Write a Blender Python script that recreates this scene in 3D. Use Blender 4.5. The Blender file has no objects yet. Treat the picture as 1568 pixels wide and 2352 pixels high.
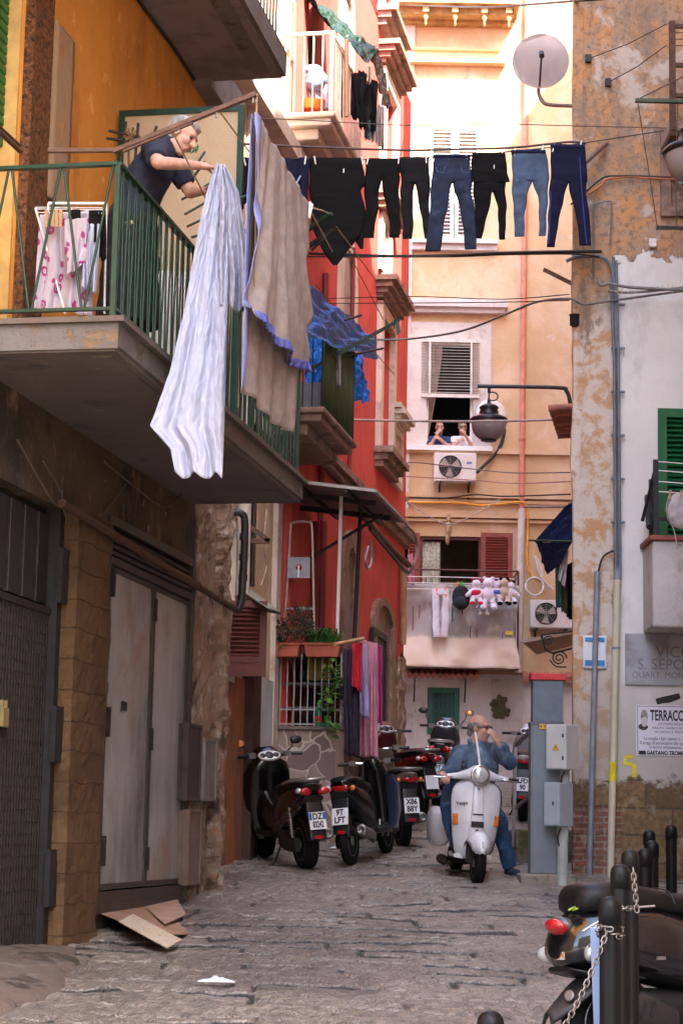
import bpy, bmesh, math, random
import numpy as np
from mathutils import Vector, Matrix, Euler, noise
random.seed(11)
rad = math.radians
V = Vector
SC = bpy.context.scene
COL = SC.collection
# ------------------------------------------------------------ camera, light, exposure
F, CX, CY = 2352 * 70 / 36, 784.0, 1176.0
EYE = 1.6
PITCH, ROLL = rad(9.06), rad(1.1)
FWD = V((0, math.cos(PITCH), math.sin(PITCH)))
R0, U0 = V((1, 0, 0)), V((0, -math.sin(PITCH), math.cos(PITCH)))
RIGHT = R0 * math.cos(ROLL) + U0 * math.sin(ROLL)
UP = U0 * math.cos(ROLL) - R0 * math.sin(ROLL)
cam = bpy.data.cameras.new('camera')
cam.sensor_fit = 'VERTICAL'; cam.sensor_height = 36; cam.sensor_width = 24; cam.lens = 70
cam.clip_start = 0.1; cam.clip_end = 500
camo = bpy.data.objects.new('camera', cam); COL.objects.link(camo)
m = Matrix((RIGHT, UP, -FWD)).transposed().to_4x4(); m.translation = V((0, 0, EYE))
camo.matrix_world = m
SC.camera = camo
cam.dof.use_dof = False
SUNV = V((0.60, -1.0, 1.28)).normalized()          # towards the sun
w = bpy.data.worlds.new('World'); SC.world = w; w.use_nodes = True
nt = w.node_tree
sky = nt.nodes.new('ShaderNodeTexSky'); sky.sky_type = 'NISHITA'; sky.sun_disc = False
sky.sun_elevation = math.asin(SUNV.z)
sky.sun_rotation = math.atan2(SUNV.x, SUNV.y)
sky.air_density = 1.0; sky.dust_density = 2.5; sky.ozone_density = 1.0
bg = nt.nodes['Background']; bg.inputs['Strength'].default_value = 0.15
nt.links.new(sky.outputs[0], bg.inputs[0])
sl = bpy.data.lights.new('sun', 'SUN'); sl.energy = 3.8; sl.angle = rad(0.5); sl.color = (1.0, 0.90, 0.76)
so = bpy.data.objects.new('sun', sl); COL.objects.link(so)
so.rotation_euler = SUNV.to_track_quat('Z', 'Y').to_euler(); so.location = (20, -30, 50)
SC.view_settings.view_transform = 'Standard'; SC.view_settings.look = 'None'
SC.view_settings.exposure = 3.25; SC.view_settings.gamma = 1
SC.render.engine = 'CYCLES'
SC.cycles.max_bounces = 8; SC.cycles.diffuse_bounces = 5; SC.cycles.glossy_bounces = 3
SC.cycles.transparent_max_bounces = 12; SC.cycles.transmission_bounces = 4
SC.cycles.use_denoising = True
try:
 SC.cycles.denoising_input_passes = 'RGB_ALBEDO_NORMAL'
except Exception:
 pass
# ------------------------------------------------------------ geometry helpers
def ray(px, py):
 return RIGHT * (px - CX) + UP * (CY - py) + FWD * F
CAMP = V((0, 0, EYE))
def atY(px, py, Y):
 r = ray(px, py); return CAMP + r * (Y / r.y)
def pxm(Y):
 return F / Y
class Wall:
 """a facade line in plan: a runs along it, z up, out towards the street"""
 def __init__(s, x, y, dx, dy):
  s.p0 = V((x, y, 0)); s.d = V((dx, dy, 0)).normalized(); s.n = V((s.d.y, -s.d.x, 0))
 def hit(s, px, py, out=0.0):
  r = ray(px, py); q = s.p0 + s.n * out - CAMP
  return CAMP + r * (q.dot(s.n) / r.dot(s.n))
 def uv(s, px, py, out=0.0):
  P = s.hit(px, py, out); return (P - s.p0).dot(s.d), P.z
 def pt(s, a, z, out=0.0):
  P = s.p0 + s.d * a + s.n * out; return V((P.x, P.y, z))
 def rect(s, x0, y0, x1, y1, out=0.0):
  a0 = (s.uv(x0, y0, out)[0] + s.uv(x0, y1, out)[0]) / 2; a1 = (s.uv(x1, y0, out)[0] + s.uv(x1, y1, out)[0]) / 2
  z1 = (s.uv(x0, y0, out)[1] + s.uv(x1, y0, out)[1]) / 2; z0 = (s.uv(x0, y1, out)[1] + s.uv(x1, y1, out)[1]) / 2
  return a0, a1, z0, z1
 def rot(s):
  return math.atan2(s.d.y, s.d.x)
def frame_to(d, up=V((0, 0, 1))):
 d = d.normalized()
 if abs(d.dot(up)) > 0.98: up = V((1, 0, 0))
 x = d.cross(up).normalized(); y = d.cross(x).normalized()
 return x, y
def resample(pts, n):
 """Catmull-Rom through pts, n samples per span"""
 pts = [V(p) for p in pts]; out = []
 for i in range(len(pts) - 1):
  p0 = pts[max(i - 1, 0)]; p1 = pts[i]; p2 = pts[i + 1]; p3 = pts[min(i + 2, len(pts) - 1)]
  for k in range(n):
   t = k / n
   out.append(0.5 * ((2 * p1) + (p2 - p0) * t + (2 * p0 - 5 * p1 + 4 * p2 - p3) * t * t + (3 * p1 - p0 - 3 * p2 + p3) * t ** 3))
 out.append(pts[-1]); return out
def lerp(a, b, t): return a + (b - a) * t
def interp(x, xs, ys): return float(np.interp(x, xs, ys))
def nz(p, s=1.0, seed=0.0):
 return noise.noise(V((p[0] * s + seed, p[1] * s - seed * 1.7, p[2] * s + seed * 0.6)))
class MB:
 def __init__(s): s.v = []; s.f = []; s.sm = []
 def add(s, vs, fs, smooth=False):
  o = len(s.v); s.v += [V(p) for p in vs]
  s.f += [tuple(i + o for i in f) for f in fs]; s.sm += [smooth] * len(fs); return s
 def obox(s, c, hx, hy, hz):
  c = V(c); hx = V(hx); hy = V(hy); hz = V(hz)
  if hx.cross(hy).dot(hz) < 0: hx = -hx
  vs = [c + hx * i + hy * j + hz * k for k in (-1, 1) for j in (-1, 1) for i in (-1, 1)]
  return s.add(vs, [(0, 2, 3, 1), (4, 5, 7, 6), (0, 1, 5, 4), (2, 6, 7, 3), (0, 4, 6, 2), (1, 3, 7, 5)])
 def box(s, x0, x1, y0, y1, z0, z1):
  return s.obox(((x0 + x1) / 2, (y0 + y1) / 2, (z0 + z1) / 2), ((x1 - x0) / 2, 0, 0), (0, (y1 - y0) / 2, 0), (0, 0, (z1 - z0) / 2))
 def wbox(s, w, a0, a1, z0, z1, o0, o1):
  c = w.pt((a0 + a1) / 2, (z0 + z1) / 2, (o0 + o1) / 2)
  return s.obox(c, w.d * ((a1 - a0) / 2), w.n * ((o1 - o0) / 2), (0, 0, (z1 - z0) / 2))
 def bar(s, p, q, wd, ht=None, up=V((0, 0, 1))):
  p = V(p); q = V(q); ht = ht or wd; d = q - p
  x, y = frame_to(d, up)
  return s.obox((p + q) / 2, x * (wd / 2), d / 2, y * (ht / 2))
 def tube(s, pts, r, n=8, caps=True, smooth=True, flat=1.0):
  pts = [V(p) for p in pts]
  rs = r if isinstance(r, (list, tuple)) else [r] * len(pts)
  vs = []; fs = []; px = None
  for i, p in enumerate(pts):
   d = (pts[min(i + 1, len(pts) - 1)] - pts[max(i - 1, 0)])
   if d.length < 1e-9: d = V((0, 0, 1))
   d.normalize()
   if px is None: x, y = frame_to(d)
   else:
    x = px - d * px.dot(d)
    if x.length < 1e-6: x, y = frame_to(d)
    x.normalize(); y = d.cross(x)
   px = x
   for k in range(n):
    a = 2 * math.pi * k / n
    vs.append(p + x * (math.cos(a) * rs[i]) + y * (math.sin(a) * rs[i] * flat))
  for i in range(len(pts) - 1):
   for k in range(n):
    fs.append((i * n + k, i * n + (k + 1) % n, (i + 1) * n + (k + 1) % n, (i + 1) * n + k))
  s.add(vs, fs, smooth)
  if caps:
   m = len(pts)
   s.add(vs[:n], [tuple(range(n - 1, -1, -1))]); s.add(vs[(m - 1) * n:], [tuple(range(n))])
  return s
 def lathe(s, prof, c=(0, 0, 0), ax=(0, 0, 1), n=20, smooth=True):
  c = V(c); ax = V(ax).normalized(); x, y = frame_to(ax)
  vs = []; fs = []
  for (r, h) in prof:
   for k in range(n):
    a = 2 * math.pi * k / n
    vs.append(c + ax * h + x * (math.cos(a) * r) + y * (math.sin(a) * r))
  for i in range(len(prof) - 1):
   for k in range(n):
    fs.append((i * n + k, i * n + (k + 1) % n, (i + 1) * n + (k + 1) % n, (i + 1) * n + k))
  s.add(vs, fs, smooth)
  if prof[0][0] > 1e-5: s.add(vs[:n], [tuple(range(n - 1, -1, -1))])
  if prof[-1][0] > 1e-5: s.add(vs[-n:], [tuple(range(n))])
  return s
 def ell(s, c, r, M=None, nu=16, nv=10):
  c = V(c); vs = []; fs = []
  if not isinstance(r, (tuple, list)): r = (r, r, r)
  for j in range(nv + 1):
   t = math.pi * j / nv
   for i in range(nu):
    a = 2 * math.pi * i / nu
    p = V((r[0] * math.sin(t) * math.cos(a), r[1] * math.sin(t) * math.sin(a), r[2] * math.cos(t)))
    vs.append(c + (M @ p if M else p))
  for j in range(nv):
   for i in range(nu):
    fs.append((j * nu + i, (j + 1) * nu + i, (j + 1) * nu + (i + 1) % nu, j * nu + (i + 1) % nu))
  return s.add(vs, fs, True)
 def cap(s, p, q, r1, r2=None, n=12):
  """tapered capsule"""
  p = V(p); q = V(q); r2 = r1 if r2 is None else r2
  d = (q - p); L = d.length; d.normalize()
  prof = [(r1 * math.sin(t), -r1 * math.cos(t)) for t in (0.02, .5, 1.0)] + [(r1, 0), (r2, L)] + [(r2 * math.cos(t), L + r2 * math.sin(t)) for t in (.5, 1.0, 1.55)]
  return s.lathe(prof, p, d, n)
 def grid(s, fn, nu, nv, smooth=True, closed=False):
  vs = [fn(i / nu, j / nv) for j in range(nv + 1) for i in range(nu + (0 if closed else 1))]
  w = nu if closed else nu + 1
  fs = []
  for j in range(nv):
   for i in range(nu):
    i2 = (i + 1) % w if closed else i + 1
    fs.append((j * w + i, j * w + i2, (j + 1) * w + i2, (j + 1) * w + i))
  return s.add(vs, fs, smooth)
 def prism(s, poly, M, depth):
  """2-D outline extruded: M maps (x, y, z) with z the thickness"""
  n = len(poly)
  vs = [M @ V((x, y, 0)) for x, y in poly] + [M @ V((x, y, depth)) for x, y in poly]
  fs = [tuple(range(n - 1, -1, -1)), tuple(range(n, 2 * n))] + [(i, (i + 1) % n, n + (i + 1) % n, n + i) for i in range(n)]
  return s.add(vs, fs)
 def loft(s, rings, caps=True, smooth=True):
  n = len(rings[0]); vs = [p for r in rings for p in r]; fs = []
  for i in range(len(rings) - 1):
   for k in range(n):
    fs.append((i * n + k, i * n + (k + 1) % n, (i + 1) * n + (k + 1) % n, (i + 1) * n + k))
  s.add(vs, fs, smooth)
  if caps: s.add(list(rings[0]), [tuple(range(n - 1, -1, -1))], smooth); s.add(list(rings[-1]), [tuple(range(n))], smooth)
  return s
 def sup(s, rows, axis='x', n=20, p=2.6, caps=True):
  """rows (t, c1, c2, h1, h2) : superellipse sections along an axis (x, y or z)"""
  rings = []
  for (t, c1, c2, h1, h2) in rows:
   ring = []
   for k in range(n):
    a = 2 * math.pi * k / n; ca, sa = math.cos(a), math.sin(a)
    u = c1 + h1 * math.copysign(abs(ca) ** (2 / p), ca); v = c2 + h2 * math.copysign(abs(sa) ** (2 / p), sa)
    ring.append(V((t, u, v)) if axis == 'x' else V((v, t, u)) if axis == 'y' else V((u, v, t)))
   rings.append(ring)
  return s.loft(rings, caps)
 def xf(s, M, start=0):
  for i in range(start, len(s.v)): s.v[i] = M @ s.v[i]
  return s
 def mesh(s, name, mat=None, M=None):
  me = bpy.data.meshes.new(name)
  vs = [M @ p for p in s.v] if M else s.v
  me.from_pydata([tuple(p) for p in vs], [], s.f)
  me.polygons.foreach_set('use_smooth', s.sm)
  if mat: me.materials.append(mat)
  return me
 def build(s, name, mat=None, parent=None, bevel=0, solid=0, weld=False, sub=0, label=None, cat=None, group=None, kind=None, local=False, origin=None, auto=True):
  if parent is not None:
   M = None if local else gm(parent).inverted()
   o = bpy.data.objects.new(name, s.mesh(name, mat, M)); COL.objects.link(o); o.parent = parent
  else:
   if origin is None:
    xs = [p.x for p in s.v]; ys = [p.y for p in s.v]; zs = [p.z for p in s.v]
    origin = V(((min(xs) + max(xs)) / 2, (min(ys) + max(ys)) / 2, min(zs)))
   o = bpy.data.objects.new(name, s.mesh(name, mat, Matrix.Translation(-V(origin)))); COL.objects.link(o); o.location = origin
  if weld:
   md = o.modifiers.new('weld', 'WELD'); md.merge_threshold = 0.0006
  if sub:
   md = o.modifiers.new('sub', 'SUBSURF'); md.levels = sub; md.render_levels = sub
  if solid:
   md = o.modifiers.new('solid', 'SOLIDIFY'); md.thickness = solid; md.offset = 0
  if bevel:
   md = o.modifiers.new('bevel', 'BEVEL'); md.width = bevel; md.segments = 2; md.limit_method = 'ANGLE'; md.angle_limit = rad(50)
  tag(o, label, cat, group, kind)
  return o
def gm(o):
 M = o.matrix_basis.copy()
 while o.parent: o = o.parent; M = o.matrix_basis @ M
 return M
def tag(o, label=None, cat=None, group=None, kind=None):
 if label: o['label'] = label
 if cat: o['category'] = cat
 if group: o['group'] = group
 if kind: o['kind'] = kind
 return o
def thing(name, label, cat, loc=(0, 0, 0), rz=0, group=None):
 o = bpy.data.objects.new(name, None); COL.objects.link(o); o.empty_display_size = 0.1
 o.location = loc; o.rotation_euler = (0, 0, rz)
 return tag(o, label, cat, group)
def copy_tree(o, parent=None):
 c = o.copy(); COL.objects.link(c); c.parent = parent
 for ch in list(o.children): copy_tree(ch, c)
 return c
def text(name, body, M, size, mat, parent=None, ext=0.001, align='CENTER', sx=1.0, bold=0.0):
 cu = bpy.data.curves.new(name, 'FONT'); cu.body = body; cu.size = size; cu.extrude = ext; cu.align_x = align; cu.align_y = 'CENTER'
 cu.offset = bold; cu.resolution_u = 3
 t = bpy.data.objects.new(name, cu); COL.objects.link(t); cu.materials.append(mat)
 me = bpy.data.meshes.new_from_object(t); bpy.data.objects.remove(t); bpy.data.curves.remove(cu)
 if not me.materials: me.materials.append(mat)
 o = bpy.data.objects.new(name, me); COL.objects.link(o)
 M = M @ Matrix.Diagonal((sx, 1, 1, 1))
 if parent is not None: o.parent = parent; M = gm(parent).inverted() @ M
 o.matrix_basis = M
 return o
def wallM(w, a, z, out):
 """text frame on a facade: x along, y up, z out"""
 M = Matrix((w.d, (0, 0, 1), w.n)).transposed().to_4x4(); M.translation = w.pt(a, z, out); return M
def frameM(o, x, y):
 x = V(x).normalized(); z = x.cross(V(y)).normalized(); y = z.cross(x)
 M = Matrix((x, y, z)).transposed().to_4x4(); M.translation = V(o); return M
def fuse(mb, name, mat, parent, voxel=0.01, smooth=4, disp=None):
 """overlapping shapes fused into ONE continuous surface (voxel remesh, then baked)"""
 o = bpy.data.objects.new('tmp', mb.mesh('tmp')); COL.objects.link(o)
 md = o.modifiers.new('r', 'REMESH'); md.mode = 'VOXEL'; md.voxel_size = voxel; md.use_smooth_shade = True
 if smooth:
  md = o.modifiers.new('s', 'SMOOTH'); md.iterations = smooth; md.factor = 0.5
 dg = bpy.context.evaluated_depsgraph_get()
 me = bpy.data.meshes.new_from_object(o.evaluated_get(dg))
 bpy.data.objects.remove(o)
 if disp:
  for v in me.vertices: v.co = disp(v.co.copy())
 me.name = name; me.materials.clear(); me.materials.append(mat)
 me.polygons.foreach_set('use_smooth', [True] * len(me.polygons))
 if parent is not None: me.transform(gm(parent).inverted())
 r = bpy.data.objects.new(name, me); COL.objects.link(r); r.parent = parent
 return r
# ------------------------------------------------------------ materials
MATS = {}
def C3(c):
 return (c[0], c[1], c[2], 1)
def newmat(name):
 m = bpy.data.materials.new(name); m.use_nodes = True; nt = m.node_tree
 b = nt.nodes['Principled BSDF']; return m, nt, b
def N(nt, t, **kw):
 n = nt.nodes.new(t)
 for k, v in kw.items():
  if k.startswith('i_'): n.inputs[k[2:].replace('_', ' ')].default_value = v
  else: setattr(n, k, v)
 return n
def pos_node(nt, stretch=None, off=(0, 0, 0), obj=False):
 if obj: src = N(nt, 'ShaderNodeTexCoord').outputs['Object']
 else: src = N(nt, 'ShaderNodeNewGeometry').outputs['Position']
 mp = N(nt, 'ShaderNodeMapping'); mp.inputs['Location'].default_value = off
 mp.inputs['Scale'].default_value = stretch or (1, 1, 1)
 nt.links.new(src, mp.inputs['Vector']); return mp.outputs['Vector']
def noise_node(nt, vec, scale, detail=5, rough=0.6, dist=0.0):
 n = N(nt, 'ShaderNodeTexNoise'); n.inputs['Scale'].default_value = scale; n.inputs['Detail'].default_value = detail
 n.inputs['Roughness'].default_value = rough; n.inputs['Distortion'].default_value = dist
 nt.links.new(vec, n.inputs['Vector']); return n.outputs['Fac']
def ramp(nt, fac, lo, hi):
 r = N(nt, 'ShaderNodeMapRange'); r.interpolation_type = 'SMOOTHSTEP'
 r.inputs['From Min'].default_value = lo; r.inputs['From Max'].default_value = hi
 nt.links.new(fac, r.inputs['Value']); return r.outputs['Result']
def mixc(nt, fac, a, b):
 m = N(nt, 'ShaderNodeMix', data_type='RGBA')
 if isinstance(fac, (int, float)): m.inputs[0].default_value = fac
 else: nt.links.new(fac, m.inputs[0])
 for sock, x in ((m.inputs[6], a), (m.inputs[7], b)):
  if isinstance(x, (tuple, list)): sock.default_value = C3(x)
  else: nt.links.new(x, sock)
 return m.outputs[2]
def mathn(nt, op, a, b=None, clamp=False):
 n = N(nt, 'ShaderNodeMath', operation=op); n.use_clamp = clamp
 for i, x in enumerate((a, b)):
  if x is None: continue
  if isinstance(x, (int, float)): n.inputs[i].default_value = x
  else: nt.links.new(x, n.inputs[i])
 return n.outputs[0]
def bumpn(nt, b, h, strength, dist=0.01, prev=None):
 n = N(nt, 'ShaderNodeBump'); n.inputs['Strength'].default_value = strength; n.inputs['Distance'].default_value = dist
 nt.links.new(h, n.inputs['Height'])
 if prev is not None: nt.links.new(prev, n.inputs['Normal'])
 nt.links.new(n.outputs[0], b.inputs['Normal']); return n.outputs[0]
def mat(name, col=None, rough=0.6, metal=0.0, var=0.18, scale=6, bump=0.15, bscale=60, spec=0.5, obj=True, stretch=None, coat=0, transl=0, dirt=None, dirt_t=0.6):
 if name in MATS: return MATS[name]
 m, nt, b = newmat(name)
 vec = pos_node(nt, stretch, obj=obj)
 f = noise_node(nt, vec, scale)
 lo = [c * (1 - var) for c in col]; hi = [min(1, c * (1 + var)) for c in col]
 c = mixc(nt, ramp(nt, f, 0.3, 0.7), lo, hi)
 if dirt:
  f2 = noise_node(nt, vec, scale * 0.6, 8, 0.7)
  c = mixc(nt, ramp(nt, f2, dirt_t - 0.06, dirt_t + 0.08), c, dirt)
 nt.links.new(c, b.inputs['Base Color'])
 rr = N(nt, 'ShaderNodeMapRange'); rr.inputs['To Min'].default_value = max(0, rough - 0.1); rr.inputs['To Max'].default_value = min(1, rough + 0.1)
 nt.links.new(f, rr.inputs['Value']); nt.links.new(rr.outputs[0], b.inputs['Roughness'])
 b.inputs['Metallic'].default_value = metal; b.inputs['Specular IOR Level'].default_value = spec
 b.inputs['Coat Weight'].default_value = coat
 if bump: bumpn(nt, b, noise_node(nt, vec, bscale, 3), bump, 0.005)
 if transl:
  tr = N(nt, 'ShaderNodeBsdfTranslucent'); nt.links.new(c, tr.inputs['Color'])
  mx = N(nt, 'ShaderNodeMixShader'); mx.inputs[0].default_value = transl
  out = nt.nodes['Material Output']
  nt.links.new(b.outputs[0], mx.inputs[1]); nt.links.new(tr.outputs[0], mx.inputs[2]); nt.links.new(mx.outputs[0], out.inputs[0])
 MATS[name] = m; return m
def plaster(name, base, layers, rough=0.92, bump=0.5, bscale=14, var=0.12, zfade=(), fine=70, spec=0.25):
 """painted wall: base colour, then patches (colour, scale, threshold, softness, stretch, seed) laid over it;
 zfade: (colour, z_lo, z_hi, noise) a damp, paint or darker band below/above a height"""
 if name in MATS: return MATS[name]
 m, nt, b = newmat(name)
 vec = pos_node(nt)
 f = noise_node(nt, vec, 1.3, 8, 0.65)
 c = mixc(nt, ramp(nt, f, 0.3, 0.7), [x * (1 - var) for x in base], [min(1, x * (1 + var)) for x in base])
 h = noise_node(nt, vec, bscale, 6, 0.6)
 for (col, sc, th, soft, st, seed) in layers:
  v2 = pos_node(nt, st, (seed * 3.1, seed * 1.7, seed * 2.3))
  k = ramp(nt, noise_node(nt, v2, sc, 9, 0.66, 0.25), th - soft, th + soft)
  c = mixc(nt, k, c, col)
  h = mathn(nt, 'ADD', h, mathn(nt, 'MULTIPLY', k, -0.35))
 if zfade:
  sep = N(nt, 'ShaderNodeSeparateXYZ'); nt.links.new(N(nt, 'ShaderNodeNewGeometry').outputs['Position'], sep.inputs[0])
  for (col, z0, z1, na) in zfade:
   z = mathn(nt, 'ADD', sep.outputs[2], mathn(nt, 'MULTIPLY', mathn(nt, 'SUBTRACT', noise_node(nt, vec, 1.6, 7, 0.7), 0.5), na))
   c = mixc(nt, ramp(nt, z, z0, z1), c, col) if z1 > z0 else mixc(nt, mathn(nt, 'SUBTRACT', 1.0, ramp(nt, z, z1, z0)), c, col)
 g = noise_node(nt, vec, fine, 4, 0.7)
 c = mixc(nt, mathn(nt, 'MULTIPLY', ramp(nt, g, 0.5, 0.8), 0.18), c, (0.05, 0.045, 0.04))
 nt.links.new(c, b.inputs['Base Color']); b.inputs['Roughness'].default_value = rough; b.inputs['Specular IOR Level'].default_value = spec
 bumpn(nt, b, h, bump, 0.02)
 MATS[name] = m; return m
def blocks(name, w, c1, c2, mortar, bw, bh, msize=0.02, wob=0.06, bump=0.8, stain=None, spec=0.25):
 """masonry on facade w: brick texture along the wall, with wobble"""
 if name in MATS: return MATS[name]
 m, nt, b = newmat(name)
 P = N(nt, 'ShaderNodeNewGeometry').outputs['Position']
 dt = N(nt, 'ShaderNodeVectorMath', operation='DOT_PRODUCT'); nt.links.new(P, dt.inputs[0]); dt.inputs[1].default_value = w.d
 sep = N(nt, 'ShaderNodeSeparateXYZ'); nt.links.new(P, sep.inputs[0])
 n1 = mathn(nt, 'MULTIPLY', mathn(nt, 'SUBTRACT', noise_node(nt, P, 3.0, 5), 0.5), wob)
 n2 = mathn(nt, 'MULTIPLY', mathn(nt, 'SUBTRACT', noise_node(nt, pos_node(nt, None, (5, 3, 1)), 3.0, 5), 0.5), wob)
 cb = N(nt, 'ShaderNodeCombineXYZ'); nt.links.new(mathn(nt, 'ADD', dt.outputs['Value'], n1), cb.inputs[0]); nt.links.new(mathn(nt, 'ADD', sep.outputs[2], n2), cb.inputs[1])
 br = N(nt, 'ShaderNodeTexBrick'); nt.links.new(cb.outputs[0], br.inputs['Vector'])
 br.inputs['Scale'].default_value = 1; br.inputs['Brick Width'].default_value = bw; br.inputs['Row Height'].default_value = bh
 br.inputs['Mortar Size'].default_value = msize; br.inputs['Mortar Smooth'].default_value = 0.5
 br.inputs['Color1'].default_value = C3(c1); br.inputs['Color2'].default_value = C3(c2); br.inputs['Mortar'].default_value = C3(mortar)
 g = noise_node(nt, P, 9, 8, 0.7)
 c = mixc(nt, mathn(nt, 'MULTIPLY', ramp(nt, g, 0.45, 0.75), 0.55), br.outputs[0], [x * 0.45 for x in c1])
 if stain: c = mixc(nt, ramp(nt, noise_node(nt, P, 1.4, 8, 0.7), 0.5, 0.62), c, stain)
 nt.links.new(c, b.inputs['Base Color']); b.inputs['Roughness'].default_value = 0.92; b.inputs['Specular IOR Level'].default_value = spec
 h = mathn(nt, 'ADD', mathn(nt, 'MULTIPLY', br.outputs['Fac'], -0.6), mathn(nt, 'MULTIPLY', g, 0.8))
 bumpn(nt, b, h, bump, 0.03)
 MATS[name] = m; return m
def glassmat(name, col=(0.9, 0.95, 0.95), alpha=0.25, rough=0.1):
 if name in MATS: return MATS[name]
 m, nt, b = newmat(name)
 b.inputs['Base Color'].default_value = C3(col); b.inputs['Roughness'].default_value = rough; b.inputs['Alpha'].default_value = alpha
 MATS[name] = m; return m
def vnoise(x, y, seed=0):
 xi = np.floor(x).astype(np.int64); yi = np.floor(y).astype(np.int64); fx = x - xi; fy = y - yi
 fx = fx * fx * (3 - 2 * fx); fy = fy * fy * (3 - 2 * fy)
 def h(a, b):
  n = (a * 374761393 + b * 668265263 + seed * 974634777) & 0x7fffffff
  n = ((n ^ (n >> 13)) * 1274126177) & 0x7fffffff
  return ((n ^ (n >> 16)) & 0xffff) / 65535.0
 return (h(xi, yi) * (1 - fx) + h(xi + 1, yi) * fx) * (1 - fy) + (h(xi, yi + 1) * (1 - fx) + h(xi + 1, yi + 1) * fx) * fy
def wall_holes(mb, w, a0, a1, z0, z1, holes, depth=0.25, out=0.0):
 """front sheet of a facade with real rectangular openings and their reveals; holes (a0,a1,z0,z1[,depth])"""
 As = sorted(set([a0, a1] + [h[0] for h in holes] + [h[1] for h in holes])); As = [a for a in As if a0 <= a <= a1]
 Zs = sorted(set([z0, z1] + [h[2] for h in holes] + [h[3] for h in holes])); Zs = [z for z in Zs if z0 <= z <= z1]
 for i in range(len(As) - 1):
  for j in range(len(Zs) - 1):
   ca, cz = (As[i] + As[i + 1]) / 2, (Zs[j] + Zs[j + 1]) / 2
   if any(h[0] < ca < h[1] and h[2] < cz < h[3] for h in holes): continue
   mb.add([w.pt(As[i], Zs[j], out), w.pt(As[i + 1], Zs[j], out), w.pt(As[i + 1], Zs[j + 1], out), w.pt(As[i], Zs[j + 1], out)], [(0, 1, 2, 3)])
 for h in holes:
  d = h[4] if len(h) > 4 else depth
  c = [(h[0], h[2]), (h[1], h[2]), (h[1], h[3]), (h[0], h[3])]
  for k in range(4):
   p, q = c[k], c[(k + 1) % 4]
   mb.add([w.pt(p[0], p[1], out), w.pt(p[0], p[1], out - d), w.pt(q[0], q[1], out - d), w.pt(q[0], q[1], out)], [(0, 1, 2, 3)])
 return mb
# the street plan (metres; the eye is 1.6 m up, the alley climbs away from it)
SD = (0.180, 0.984)
L = Wall(-1.765, 14.7, *SD)          # facade of the near left house
RD = Wall(1.02, 33.0, *SD)           # facade of the peach and red houses
BK = Wall(0, 38.0, 1, 0)             # house that closes the alley
RT = Wall(0, 20.0, 1, 0)             # front of the house on the right
GY = [-30, 0, 9.5, 19, 23.3, 28, 38, 60]; GZ = [-0.9, 0.0, 0.55, 1.1, 1.44, 2.02, 2.6, 3.2]
def gz(y):
 return sum(interp(y + k, GY, GZ) for k in (-1.5, -0.7, 0, 0.7, 1.5)) / 5
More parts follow.
